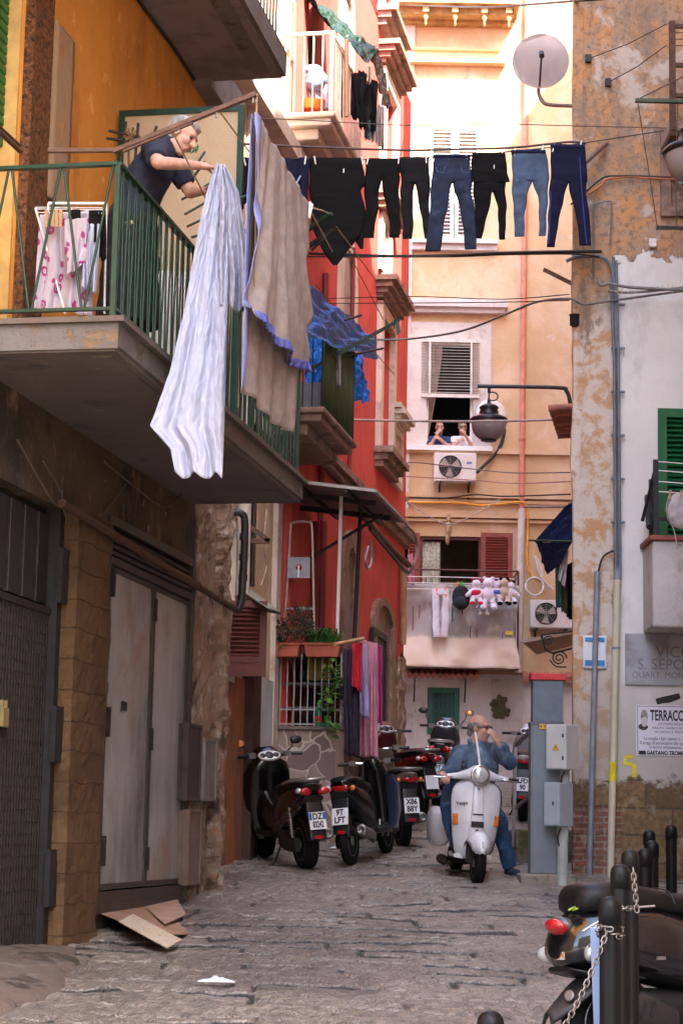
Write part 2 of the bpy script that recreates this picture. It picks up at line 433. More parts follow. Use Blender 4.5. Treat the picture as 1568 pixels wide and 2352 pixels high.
# ============================================================ the ground
def make_ground():
 xs = np.concatenate([np.linspace(-16, -2.7, 14)[:-1], np.arange(-2.7, 4.2, 0.032), np.linspace(4.2, 18, 14)])
 ys = np.concatenate([np.linspace(-30, 9.4, 30)[:-1], np.arange(9.4, 24.5, 0.021), np.arange(24.5, 40, 0.12), np.linspace(40, 60, 12)])
 X, Y = np.meshgrid(xs, ys)
 base = np.interp(Y, np.linspace(-30, 60, 400), [gz(t) for t in np.linspace(-30, 60, 400)])
 # rows of old basalt slabs laid across the alley, every joint wandering
 wy = Y + (vnoise(X * 1.1, Y * 1.1, 3) - .5) * 0.26 + (vnoise(X * 4, Y * 4, 5) - .5) * 0.08 + .12 * X
 rowh = 0.40
 r = np.floor(wy / rowh); fy = wy / rowh - r
 jr = (np.sin(r * 12.9898) * 43758.5453) % 1.0
 wl = 0.55 + 0.35 * ((np.sin(r * 78.233) * 12543.123) % 1.0)
 wx = X + jr * 3 + (vnoise(X * 2.2, Y * 2.2, 9) - .5) * 0.12
 cidx = np.floor(wx / wl); fx = wx / wl - cidx
 rnd = (np.sin(cidx * 127.1 + r * 311.7) * 43758.5453) % 1.0
 rn2 = (np.sin(cidx * 269.5 + r * 183.3) * 28001.8384) % 1.0
 dx = np.minimum(fx, 1 - fx) * wl; dy = np.minimum(fy, 1 - fy) * rowh
 d = np.minimum(dx * 2.6, dy)
 jw = -0.001 + 0.030 * vnoise(X * 1.2, Y * 2.5, 21) ** 1.3
 joint = np.clip(1 - d / (np.maximum(jw, 0.0) + 0.013), 0, 1) * np.clip(jw * 120 + .5, 0.05, 1)
 dome = np.clip(d / 0.12, 0, 1)
 h = -0.032 * joint ** 0.7 + 0.006 * dome ** 0.5
 h += (rnd - .5) * 0.014 + (fy - .5) * (rn2 - .5) * 0.05 + (fx - .5) * (rnd - .5) * 0.03
 h += (vnoise(X * 8, Y * 5, 31) - .5) * 0.010 + (vnoise(X * 17, Y * 8, 33) - .5) * 0.012 + (vnoise(X * .7, Y * .7, 41) - .5) * 0.05
 fade = np.clip((27 - Y) / 3, 0.0, 1) * np.clip((Y - 8) / 1.5, 0.0, 1)
 fade = np.maximum(fade, 0.15 * (Y > 9))
 Z = base + (h - 0.012) * fade
 nx, ny = len(xs), len(ys)
 me = bpy.data.meshes.new('street')
 idx = np.arange(nx * ny).reshape(ny, nx)
 q = np.stack([idx[:-1, :-1], idx[:-1, 1:], idx[1:, 1:], idx[1:, :-1]], -1).reshape(-1, 4)
 me.vertices.add(nx * ny); me.vertices.foreach_set('co', np.stack([X, Y, Z], -1).astype(np.float32).ravel())
 me.loops.add(q.size); me.loops.foreach_set('vertex_index', q.ravel().astype(np.int32))
 me.polygons.add(len(q)); me.polygons.foreach_set('loop_start', np.arange(0, q.size, 4, dtype=np.int32))
 me.update(); me.polygons.foreach_set('use_smooth', [True] * len(q))
 a = me.attributes.new('slab', 'FLOAT', 'POINT'); a.data.foreach_set('value', rnd.ravel().astype(np.float32))
 a = me.attributes.new('joint', 'FLOAT', 'POINT'); a.data.foreach_set('value', joint.ravel().astype(np.float32))
 m, nt, b = newmat('basalt')
 vec = pos_node(nt)
 at = N(nt, 'ShaderNodeAttribute', attribute_name='slab'); aj = N(nt, 'ShaderNodeAttribute', attribute_name='joint')
 c = mixc(nt, at.outputs['Fac'], (0.17, 0.15, 0.13), (0.265, 0.232, 0.20))
 n1 = noise_node(nt, vec, 11, 8, 0.7)
 c = mixc(nt, ramp(nt, n1, 0.35, 0.72), c, (0.34, 0.295, 0.25))
 c = mixc(nt, mathn(nt, 'MULTIPLY', ramp(nt, noise_node(nt, vec, 0.8, 7, 0.6), 0.45, 0.62), 0.55), c, (0.095, 0.082, 0.075))
 c = mixc(nt, ramp(nt, noise_node(nt, vec, 45, 4, 0.7), 0.62, 0.74), c, (0.40, 0.34, 0.30))
 c = mixc(nt, ramp(nt, aj.outputs['Fac'], 0.10, 0.40), c, (0.022, 0.019, 0.017))
 nt.links.new(c, b.inputs['Base Color'])
 c = mixc(nt, mathn(nt, 'MULTIPLY', ramp(nt, noise_node(nt, pos_node(nt, (1, .45, 1), (3, 1, 0)), 15, 4, 0.65), .50, .66), .6), c, (0.06, 0.05, 0.045)); nt.links.new(c, b.inputs['Base Color'])
 rg = N(nt, 'ShaderNodeMapRange'); rg.inputs['To Min'].default_value = 0.20; rg.inputs['To Max'].default_value = 0.46; b.inputs['Specular IOR Level'].default_value = .75
 nt.links.new(n1, rg.inputs['Value']); nt.links.new(rg.outputs[0], b.inputs['Roughness'])
 pv = bumpn(nt, b, noise_node(nt, pos_node(nt, (1, .45, 1)), 17, 3, 0.6), 1.0, 0.07)
 bumpn(nt, b, noise_node(nt, pos_node(nt, (1, .6, 1)), 70, 3, 0.6), 0.8, 0.012, pv)
 me.materials.append(m)
 o = bpy.data.objects.new('street', me); COL.objects.link(o); tag(o, kind='structure', label='old basalt slab paving of the climbing alley', cat='street')
make_ground()
def pavement():
 mb = MB()
 # worn concrete ramp in front of the shuttered shop at the lower left
 poly = [(-0.4, 0.0), (-0.4, 0.62), (0.1, 0.60), (0.5, 0.42), (0.75, 0.10), (0.82, 0.0)]
 def top(u, v):
  a = lerp(-5.0, -1.05, u); wd = interp(u, [0, .55, .8, 1], [.85, .75, .55, .22]) + 0.05 * nz((a, 0, 0), 3)
  o = wd * (1 - v) - 0.01
  P = L.pt(a, 0, o); y = P.y
  hh = interp(v, [0, .05, .3, 1], [-0.05, 0.02, 0.07, 0.11]) * interp(u, [0, .8, 1], [1, .8, .1])
  return V((P.x, P.y, gz(y) + hh + 0.012 * nz((P.x, P.y, 0), 6)))
 mb.grid(top, 60, 16)
 mb.build('pavement', plaster('old_concrete', (0.13, 0.10, 0.082), [((0.05, 0.042, 0.036), 3.0, 0.56, 0.05, None, 2), ((0.18, 0.145, 0.12), 5, 0.58, 0.06, None, 4)], bump=0.8), kind='structure', label='cracked concrete ramp along the shuttered shop', cat='pavement')
pavement()
# ============================================================ the near house on the left
M_yellow = plaster('yellow_wall', (0.56, 0.24, 0.04), [((0.38, 0.145, 0.03), 1.2, 0.60, 0.10, (1, 1, .45), 1), ((0.28, 0.11, 0.03), 3.0, 0.68, 0.05, (1, 1, .2), 7), ((0.70, 0.36, 0.10), 5, 0.64, 0.06, None, 3)], bump=0.35)
M_soffit = plaster('soffit', (0.16, 0.13, 0.115), [((0.10, 0.085, 0.08), 1.8, 0.60, 0.06, None, 5), ((0.24, 0.19, 0.16), 4, 0.66, 0.04, None, 8)], bump=0.35)
M_slab_edge = plaster('slab_edge', (0.155, 0.14, 0.132), [((0.20, 0.14, 0.085), 5, 0.60, 0.04, None, 2), ((0.10, 0.075, 0.05), 3, 0.62, 0.06, None, 6)], bump=0.7)
M_dark_stone = plaster('dark_stone', (0.105, 0.07, 0.045), [((0.045, 0.035, 0.028), 1.2, 0.56, 0.08, None, 3), ((0.24, 0.155, 0.085), 2.6, 0.60, 0.06, (1, 1, .4), 9), ((0.27, 0.22, 0.18), 5, 0.66, 0.04, None, 4)], bump=1.0, bscale=8, zfade=[((0.035, 0.026, 0.022), 4.2, 5.2, 1.6)])  # zfade darkens the stone towards the balcony underside
M_tufa = blocks('tufa_pier', L, (0.135, 0.078, 0.036), (0.105, 0.060, 0.030), (0.085, 0.050, 0.028), 0.62, 0.21, 0.006, 0.10, 1.0, stain=(0.085, 0.048, 0.025))
M_rubble = plaster('rubble', (0.27, 0.19, 0.14), [((0.44, 0.38, 0.34), 4, 0.58, 0.05, None, 3), ((0.09, 0.06, 0.045), 3.2, 0.60, 0.05, None, 9), ((0.30, 0.16, 0.09), 7, 0.60, 0.05, None, 2)], bump=1.0, bscale=9)
M_green = mat('green_paint', (0.002, 0.034, 0.018), 0.42, 0, 0.25, 10, 0.1, dirt=(0.06, 0.03, 0.015), dirt_t=0.70)
M_green_shut = mat('green_shutter', (0.006, 0.12, 0.018), 0.5, 0, 0.2, 6, 0.1)
M_iron = mat('dark_iron', (0.022, 0.019, 0.018), 0.55, 0.3, 0.3, 12, 0.3)
M_rust = mat('rusty_iron', (0.09, 0.045, 0.028), 0.75, 0.2, 0.4, 14, 0.4)
M_black = mat('black_plastic', (0.006, 0.006, 0.0065), 0.42, 0, 0.2, 10, 0.1)
M_wood = mat('brown_wood', (0.11, 0.055, 0.035), 0.65, 0, 0.35, 8, 0.3, stretch=(1, 1, 6))
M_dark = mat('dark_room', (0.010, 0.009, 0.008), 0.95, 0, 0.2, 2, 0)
M_alu = mat('aluminium', (0.45, 0.43, 0.42), 0.35, 0.8, 0.1, 9, 0.05)
M_white = mat('white_paint', (0.72, 0.70, 0.68), 0.6, 0, 0.08, 6, 0.1)
M_cream = mat('cream_frame', (0.62, 0.56, 0.48), 0.6, 0, 0.12, 6, 0.15)
M_grey = mat('grey_paint', (0.16, 0.19, 0.22), 0.5, 0.1, 0.1, 5, 0.08)
M_maroon = mat('maroon_paint', (0.105, 0.022, 0.016), 0.55, 0, 0.2, 8, 0.15)
def wrot(w): return Matrix((w.d, w.n, (0, 0, 1))).transposed()
def slats(mb, w, a0, a1, z0, z1, out, pitch=0.05, tilt=0.6, th=0.012, wd=None):
 n = max(2, int(round((z1 - z0) / pitch))); wd = wd or pitch * 1.1
 for k in range(n):
  z = z0 + (k + .5) * (z1 - z0) / n
  c = w.pt((a0 + a1) / 2, z, out)
  y = (w.n * math.cos(tilt) - V((0, 0, 1)) * math.sin(tilt)); zz = w.n * math.sin(tilt) + V((0, 0, 1)) * math.cos(tilt)
  mb.obox(c, w.d * ((a1 - a0) / 2), y * (wd / 2), zz * (th / 2))
 return mb
def frame_boxes(mb, w, a0, a1, z0, z1, t, o0, o1, bottom=True):
 mb.wbox(w, a0, a0 + t, z0, z1, o0, o1); mb.wbox(w, a1 - t, a1, z0, z1, o0, o1)
 mb.wbox(w, a0 + t, a1 - t, z1 - t, z1, o0, o1 - .001)
 if bottom: mb.wbox(w, a0 + t, a1 - t, z0, z0 + t, o0, o1 - .001)
 return mb
ZS = 4.38                       # underside of the long balcony
aE = 3.48                       # the house's far corner
def left_house():
 H = thing('corner_house', 'dark old house on the left with yellow upper storey and long green balcony', 'house', L.pt(-2, gz(12.7)))
 dz0 = L.uv(225, 2100)[1]; da0 = L.uv(228, 1700)[0]; da1 = L.uv(430, 1700)[0]; dz1 = L.uv(259, 1187)[1]
 sa1 = L.uv(122, 1700)[0]; sz1 = L.uv(135, 1165)[1]; sz0 = L.uv(60, 2194)[1]
 mb = MB()
 lo_holes = [(da0, da1, dz0, dz1, 0.16), (-5.2, sa1, sz0, sz1, 0.12)]
 wall_holes(mb, L, -9, aE, -1.6, ZS + 0.05, lo_holes)
 # end face
 mb.add([L.pt(aE, -1, 0), L.pt(aE, -1, -6), L.pt(aE, ZS, -6), L.pt(aE, ZS, 0)], [(0, 1, 2, 3)])
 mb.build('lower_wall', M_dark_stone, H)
 # tufa pier between shop and door, standing proud and crumbling at its edges
 def pier(a0, a1, z0, z1, o, m, name, amp=0.05, nu=14, nv=60):
  mb = MB()
  def fn(u, v):
   s_ = u * 1.0; z = lerp(z0, z1, v)
   a = lerp(a0, a1, interp(s_, [0, .12, .88, 1], [0, 0, 1, 1])); oo = interp(s_, [0, .12, .88, 1], [-0.05, o, o, -0.05])
   P = L.pt(a, z, oo)
   k = amp * (.6 * nz(P, 2.2, 3) + .6 * nz(P, 5, 9) + .5 * nz(P, 13, 4))
   return P + L.n * k * .6 + L.d * k * (1 if s_ > .5 else -1) * (1 if (s_ < .2 or s_ > .8) else 0)
  mb.grid(fn, nu, nv, smooth=False); return mb.build(name, m, H)
 pier(L.uv(128, 1700)[0], L.uv(212, 1700)[0], dz0 - .25, L.uv(200, 1190)[1], 0.10, M_tufa, 'pier', .035)
 pier(da1 + .05, aE - .02, 0.6, L.uv(470, 1200)[1] + .35, 0.03, M_rubble, 'pier', 0.07, 26, 90)
 pier(aE - .16, aE + .06, 0.7, L.uv(490, 1200)[1] + .25, 0.13, M_rubble, 'quoin', 0.10, 10, 120)
 # metal door
 o = -0.03
 D = MB(); frame_boxes(D, L, da0, da1, dz0, dz1, 0.07, o - .05, o + .06, True)
 zt = L.uv(262, 1300)[1]
 D.wbox(L, da0 + .07, da1 - .07, zt, zt + .06, o - .05, o + .055)
 D.wbox(L, da0 + .07, da1 - .07, dz0 + .07, dz0 + .16, o - .04, o + .05)
 M_door = plaster('zinc_sheet', (0.44, 0.46, 0.48), [((0.085, 0.085, 0.088), 1.0, 0.50, 0.14, (1, 1, .3), 3), ((0.36, 0.27, 0.21), 0.9, 0.60, 0.10, None, 5), ((0.10, 0.07, 0.05), 4, 0.70, 0.03, (3, 3, .35), 9)], rough=0.5, bump=0.15, bscale=5, fine=40)
 MATS['zinc_sheet'].node_tree.nodes['Principled BSDF'].inputs['Metallic'].default_value = 0.3
 M_frame = mat('door_iron', (0.07, 0.056, 0.05), 0.55, 0.4, 0.25, 9, 0.2)
 dr = D.build('door', M_frame, H, bevel=.004)
 am = lerp(da0, da1, 0.53)
 for (p, q) in ((da0 + .075, am - .012), (am + .012, da1 - .075)):
  b = MB(); b.wbox(L, p, q, dz0 + .17, zt - .005, o, o + .02)
  b.build('door_leaf', M_door, dr, bevel=.004); b = MB(); frame_boxes(b, L, p, q, dz0 + .18, zt - .008, .035, o + .02, o + .038); b.build('stile', M_frame, dr)
 b = MB()
 for k in range(4):
  z = lerp(zt + .10, dz1 - .12, k / 3)
  slats(b, L, da0 + .08, da1 - .08, z - .04, z + .04, o + .01, .08, .7, .02, .10)
 b.build('louvre', M_frame, dr)
 b = MB()
 for z in (dz0 + .35, lerp(dz0, zt, .5), zt - .25):
  b = MB(); b.wbox(L, da0 + .05, da0 + .10, z, z + .22, o + .06, o + .085); b.build('hinge', M_iron, dr)
  b = MB(); b.wbox(L, am - .02, am + .02, z - .05, z + .13, o + .036, o + .06); b.build('hinge', M_iron, dr)
 b = MB(); c = L.pt(lerp(da0, am, .45), lerp(dz0, zt, .60), o + .03); b.obox(c, L.d * .05, L.n * .012, (0, 0, .035))
 b.build('handle', M_iron, dr)
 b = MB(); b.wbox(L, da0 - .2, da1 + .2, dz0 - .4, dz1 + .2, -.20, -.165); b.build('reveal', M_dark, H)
 # roller shutter of the shop
 m, nt, bb = newmat('shutter_mesh'); MATS['shutter_mesh'] = m
 vec = pos_node(nt)
 nn = noise_node(nt, vec, 5, 6, .7)
 nt.links.new(mixc(nt, nn, (0.016, 0.013, 0.011), (0.042, 0.033, 0.027)), bb.inputs['Base Color']); bb.inputs['Metallic'].default_value = .35; bb.inputs['Roughness'].default_value = .6
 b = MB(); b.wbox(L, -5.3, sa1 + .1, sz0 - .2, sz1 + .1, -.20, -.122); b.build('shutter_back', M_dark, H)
 b = MB(); b.wbox(L, -5.2, sa1 - .02, sz0, sz1 - .75, -.11, -.07)
 nb = int((sz1 - .75 - sz0) / .075)
 for k in range(nb):
  z = sz0 + .075 * (k + .5); b.tube([L.pt(-5.2, z, -.07), L.pt(sa1 - .05, z, -.07)], .022, 6)
 k = -5.15
 while k < sa1 - .05:
  b.wbox(L, k, k + .018, sz0, sz1 - .75, -.06, -.044); k += .055
 rs = b.build('roller_shutter', m, H)
 b = MB()
 for k in range(5): b.wbox(L, sa1 - .3 - k * .28, sa1 - .09 - k * .28, sz1 - .68, sz1 - .06, -.10, -.06)
 b.wbox(L, sa1 - 1.7, sa1, sz1 - .75, sz1 - .70, -.10, -.03); b.build('transom_panel', M_iron, rs, bevel=.006)
 b = MB(); b.wbox(L, sa1 - .06, sa1 + .03, sz0, sz1, -.10, .01)
 for z in (lerp(sz0, sz1, .1), lerp(sz0, sz1, .42), lerp(sz0, sz1, .78)): b.wbox(L, sa1 - .1, sa1 + .06, z, z + .38, .012, .05)
 b.build('guide_rail', M_iron, rs)
 b = MB(); a, z = L.uv(22, 1648, .02); b.wbox(L, a - .05, a + .05, z - .06, z + .06, -.04, .0); b.wbox(L, a - .05, a - .025, z + .06, z + .11, -.035, -.01); b.wbox(L, a + .025, a + .05, z + .06, z + .11, -.035, -.01)
 b.build('padlock', mat('brass', (0.45, 0.36, 0.16), .4, .7), rs)
 # cabinets on the rubble pier
 for (x0, y0, x1, y1, mm, oo, nm) in ((424, 1665, 455, 1838, M_frame, .07, 'meter_door'), (463, 1700, 490, 1838, mat('zinc_box', (0.20, 0.19, 0.185), .5, .3), .10, 'meter_cabinet'), (426, 1862, 455, 2030, mat('pink_slab', (0.17, 0.115, 0.095), .8), .08, 'slab')):
  a0, a1, z0, z1 = L.rect(x0, y0, x1, y1, oo - .02)
  b = MB(); b.wbox(L, a0, a1, z0, z1, -.02, oo); frame_boxes(b, L, a0 - .01, a1 + .01, z0 - .01, z1 + .01, .03, oo - .05, oo + .012); b.build(nm, mm, H, bevel=.006)
 # ---------------- upper storey
 zt = 15.0
 mb = MB()
 g0, g1, gzz0, gzz1 = -7.4, L.uv(52, 200)[0], ZS + .2, 9.0
 wall_holes(mb, L, -9, aE, ZS + .05, zt, [(-6.0, g1, gzz0, gzz1, .18)])
 mb.add([L.pt(aE, ZS, 0), L.pt(aE, ZS, -6), L.pt(aE, zt, -6), L.pt(aE, zt, 0)], [(0, 1, 2, 3)])
 mb.add([L.pt(-9, zt, 0), L.pt(aE, zt, 0), L.pt(aE, zt, -6), L.pt(-9, zt, -6)], [(0, 1, 2, 3)])
 mb.build('upper_wall', M_yellow, H)
 b = MB(); b.wbox(L, g1, L.uv(92, 300)[0], ZS + .2, 12, .0, .07)
 b.build('pilaster', plaster('brown_granite', (0.14, 0.050, 0.016), [((0.03, 0.013, 0.006), 22, 0.52, 0.06, None, 3), ((0.20, 0.085, 0.035), 35, 0.56, 0.05, None, 8)], rough=.6, bump=.25), H)
 a0, a1 = L.uv(106, 300)[0], L.uv(152, 300)[0]
 b = MB(); z0 = L.uv(140, 490)[1]; z1 = L.uv(130, 60)[1]
 def strip(u, v):
  z = lerp(z0, z1, v); e0 = 0; e1 = 0.10 * max(0, nz((0, 0, z), 1.3, 2))
  return L.pt(lerp(a0 + .01, a1 - e1 * .6, u), z, .028 + .006 * nz((u * 3, z * 3, 0), 2))
 b.grid(strip, 6, 40); b.build('bare_plaster', plaster('bare_plaster', (0.30, 0.20, 0.125), [((0.42, 0.21, 0.06), 3, .60, .05, None, 4), ((0.12, 0.07, 0.045), 6, .68, .03, None, 5)], bump=.6), H, solid=.03)
 # roller shutter of the balcony door
 zb = L.uv(20, 315)[1]
 b = MB(); k = zb
 while k < gzz1:
  b.wbox(L, -6.0, g1 - .03, k, k + .062, -.14, -.10); k += .07
 sh = b.build('window_shutter', M_green_shut, H, bevel=.012)
 b = MB(); b.wbox(L, g1 - .03, g1, gzz0, gzz1, -.15, -.02); b.wbox(L, -6, g1, gzz0, zb, -.17, -.15); b.build('door_panel', mat('ochre_panel', (0.55, 0.33, 0.10), .7), H)
 b = MB(); b.tube([L.hit(-60, 248, .25), L.hit(48, 348, .25)], .016); b.tube([L.hit(-60, 236, .2), L.hit(46, 334, .2)], .010); b.build('arm_rail', M_rust, H)
 # ---------------- long balcony
 depth = .97
 s0, s1 = -3.05, 2.50       # along the facade
 b = MB(); b.wbox(L, s0, s1, ZS, ZS + .14, 0, depth); b.build('balcony_soffit', M_soffit, H)
 b = MB(); b.wbox(L, s0 - .012, s1 + .012, ZS + .03, ZS + .17, depth, depth + .02)
 b.wbox(L, s0 - .02, s0, ZS + .012, ZS + .17, -.02, depth + .02); b.wbox(L, s1, s1 + .02, ZS + .03, ZS + .17, 0, depth + .02)
 b.build('balcony_edge', M_slab_edge, H)
 b = MB(); b.wbox(L, s0 - .05, s1 + .05, ZS + .171, ZS + .205, 0.005, depth + .06); b.build('balcony_nosing', plaster('nosing', (0.13, 0.105, 0.09), [((0.05, 0.055, 0.03), 3, .60, .05, None, 2)]), H)
 # drip strip on the underside, spalled patches
 b = MB(); b.wbox(L, s0 + .1, s1 - .05, ZS - .012, ZS, depth - .18, depth - .05); b.build('drip_edge', M_soffit, H)
 # railing
 zf = ZS + .205; zr = zf + .97
 R = MB()
 oR = depth - .03
 R.wbox(L, s0 + .01, s1, zr - .02, zr, oR - .025, oR + .025); R.wbox(L, s0 + .01, s1, zf + .05, zf + .07, oR - .02, oR + .02)
 R.wbox(L, s0, s0 + .045, zr - .02, zr + .001, -.02, oR); R.wbox(L, s0 + .004, s0 + .036, zf + .05, zf + .07, -.02, oR)
 rl = R.build('railing', M_green, H)
 p = MB()
 for a in (s0 + .022, s0 + 2.35, s0 + 3.7, s1 - .03):
  p = MB(); p.wbox(L, a - .016, a + .016, zf, zr - .021, oR - .016, oR + .016); p.build('post', M_green, rl)
 Bm = MB(); hp = .072
 k = 0; a = s0 + .07
 while a + hp < s1 - .04:
  up = k % 2 == 0
  jig = random.uniform(-.012, .012)
  Bm.tube([L.pt(a, zf + .06 if up else zr - .01, oR), L.pt(a + hp * .55 + jig, zr - .01 if up else zf + .06, oR)], .0075, 5)
  a += hp; k += 1
 oo = oR - .03; k = 0; hp2 = .165
 while oo - hp2 > -.05:
  up = k % 2 == 0
  Bm.tube([L.pt(s0 + .02, zf + .06 if not up else zr - .01, oo), L.pt(s0 + .02, zr - .01 if not up else zf + .06, oo - hp2 * .9)], .009, 5)
  oo -= hp2; k += 1
 Bm.build('baluster', M_green, rl)
 # ---------------- upper balcony, its soffit and a bit of railing
 zu = L.uv(448, 187)[1]
 b = MB(); u1 = L.uv(448, 187)[0]; dep = .80
 b.wbox(L, -6, u1 + .02, zu, zu + .20, 0, dep - .02); b.build('balcony_soffit', plaster('soffit_upper', (0.22, 0.19, 0.18), [((0.15, 0.125, 0.115), 1.4, .58, .08, None, 3)], bump=.2), H)
 b = MB(); b.wbox(L, -6, u1 + .03, zu + .015, zu + .235, dep - .02, dep + .02); b.wbox(L, u1 + .02, u1 + .04, zu + .015, zu + .22, 0, dep - .02); b.build('balcony_edge', M_slab_edge, H)
 b = MB(); b.wbox(L, -6, u1 - .12, zu - .012, zu, dep - .24, dep - .10); b.build('drip_edge', M_slab_edge, H)
 b = MB(); a = -2.5
 while a < u1 - .02:
  b.tube([L.pt(a, zu + .22, dep - .05), L.pt(a, zu + 1.2, dep - .05)], .008, 5); a += .12
 b.wbox(L, -6, u1, zu + 1.2, zu + 1.23, dep - .07, dep - .03); b.build('railing', M_iron, H)
 # bracket strip under the upper balcony, running to the corner
 a0, z0 = L.uv(462, 205); a1, z1 = L.uv(545, 330)
 b = MB(); b.wbox(L, u1 - .05, aE - .02, zu - .06, zu + .30, .0, .16); b.wbox(L, aE - .25, aE + .03, zu - 1.4, zu - .06, .0, .09); b.build('cornice', plaster('grey_cornice', (0.21, 0.185, 0.175), [((0.12, 0.1, 0.09), 3, .6, .06, None, 2)]), H)
 b = MB(); pts = [L.pt(lerp(-2, u1 - .1, t), zu - .03 + .02 * math.sin(9 * t), .02) for t in np.linspace(0, 1, 24)]; b.tube(pts, .014, 5); b.build('wall_cable', M_iron, H)
 return H
LH = left_house()
LROOM = None
# ============================================================ peach house, recessed after the corner
M_peach = plaster('peach_wall', (0.58, 0.40, 0.26), [((0.68, 0.56, 0.43), 1.6, .56, .06, (1, 1, .5), 2), ((0.34, 0.15, 0.09), 2.4, .64, .05, (1, 1, .3), 5), ((0.26, 0.20, 0.16), 6, .70, .03, None, 8)], bump=.5)
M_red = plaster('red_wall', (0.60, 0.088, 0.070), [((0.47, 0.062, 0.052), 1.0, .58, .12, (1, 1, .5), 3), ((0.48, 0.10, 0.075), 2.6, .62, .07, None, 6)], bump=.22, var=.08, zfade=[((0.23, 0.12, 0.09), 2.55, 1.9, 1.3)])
M_trim = plaster('pale_trim', (0.60, 0.50, 0.43), [((0.42, 0.31, 0.25), 2.5, .6, .08, None, 2)], bump=.3)
M_stone = plaster('brown_stone', (0.28, 0.19, 0.145), [((0.16, 0.105, 0.08), 3, .58, .06, None, 6), ((0.40, 0.30, 0.24), 5, .62, .05, None, 1)], bump=.7)
def peach_house():
 H = thing('peach_house', 'narrow peach house with flaking plaster between the dark corner house and the red house', 'house', RD.pt(-11, gz(22)))
 a0, a1 = -15.6, -9.62
 zt = 14.0
 b = MB(); wall_holes(b, RD, a0, a1, 0, zt, []); b.add([RD.pt(a0, zt), RD.pt(a1, zt), RD.pt(a1, zt, -6), RD.pt(a0, zt, -6)], [(0, 1, 2, 3)])
 b.build('wall', M_peach, H)
 # pilasters and mouldings climbing the facade
 b = MB()
 for (x, wd, o) in ((560, .35, .07), (640, .25, .06)):
  a = RD.uv(x, 900)[0]; b.wbox(RD, a - wd / 2, a + wd / 2, 1.0, zt, 0, o)
 b.wbox(RD, a0, a1, 9.55, 9.75, 0.0, .22); b.wbox(RD, a0, a1, 6.0, 6.15, .0, .12); b.build('pilaster', M_trim, H)
 # white panelled wall behind the scooter
 a0_, a1_ = RD.uv(556, 1750)[0], RD.uv(622, 1750)[0]
 z1 = RD.uv(590, 1555)[1]
 b = MB(); b.wbox(RD, a0_, a1_, 0.8, z1, .0, .05); b.build('white_panel', plaster('whitewash', (0.58, 0.58, 0.60), [((0.46, 0.45, 0.45), 1.5, .58, .06, None, 3), ((0.40, 0.34, 0.3), 5, .68, .04, None, 5)], bump=.25), H)
 # reddish wall piece, brown post
 z1 = RD.uv(540, 1560)[1]
 b = MB(); b.wbox(RD, RD.uv(505, 1800)[0] - 1.0, RD.uv(538, 1800)[0], .8, z1, 0, .10); b.build('rusty_wall', plaster('rust_plaster', (0.34, 0.13, 0.075), [((0.46, 0.16, 0.05), 2, .60, .05, (1, 1, .25), 3), ((0.20, 0.11, 0.085), 4, .56, .06, (1, 1, .4), 5)], bump=.9), H)
 b = MB(); b.wbox(RD, RD.uv(536, 1800)[0], RD.uv(554, 1800)[0], .8, z1 + .1, .0, .20); b.build('post', mat('post_brown', (0.055, 0.026, 0.018), .7, 0, .3, 5, .3), H, bevel=.01)
 # window with open maroon shutter, seen edge-on frame and the leaf swung out to face the alley's foot
 a, _ = RD.uv(510, 1460)
 zlo = RD.uv(514, 1540, .2)[1]; zhi = RD.uv(514, 1375, .2)[1]
 W = MB(); W.wbox(RD, a - 1.2, a + .05, zlo, zhi, .02, .06); fr = W.build('window', glassmat('pane', (.05, .06, .06), 1, .08), H)
 W = MB(); frame_boxes(W, RD, a - 1.25, a + .12, zlo - .06, zhi + .9, .08, .0, .12); W.build('window_frame', M_cream, fr)
 return H
PH = peach_house()
# ============================================================ red house
def arch_ring(w, a0, a1, z0, zs, t, o0, o1, n=14, pointed=1.0):
 """arched architrave: jambs from z0 to the springing zs, then a half ring"""
 c = (a0 + a1) / 2; r1 = (a1 - a0) / 2; r0 = r1 - t
 prof_o = [(a0, z0)] + [(c - r1 * math.cos(math.pi * k / n), zs + pointed * r1 * math.sin(math.pi * k / n)) for k in range(n + 1)] + [(a1, z0)]
 prof_i = [(a0 + t, z0)] + [(c - r0 * math.cos(math.pi * k / n), zs + pointed * r0 * math.sin(math.pi * k / n)) for k in range(n + 1)] + [(a1 - t, z0)]
 mb = MB(); m = len(prof_o)
 vs = [w.pt(a, z, o1) for a, z in prof_o] + [w.pt(a, z, o1) for a, z in prof_i] + [w.pt(a, z, o0) for a, z in prof_o] + [w.pt(a, z, o0) for a, z in prof_i]
 fs = []
 for k in range(m - 1):
  fs += [(k, k + 1, m + k + 1, m + k), (2 * m + k, 2 * m + k + 1, k + 1, k), (m + k, m + k + 1, 3 * m + k + 1, 3 * m + k)]
 mb.add(vs, fs)
 return mb, prof_i
def pediment(mb, w, a0, a1, z, dep=.34):
 for (dz, o, e) in ((0, .10, 0), (.07, .18, .05), (.15, .26, .1), (.24, dep, .15)):
  mb.wbox(w, a0 - e, a1 + e, z + dz, z + dz + .072 + .01, 0.0, o)
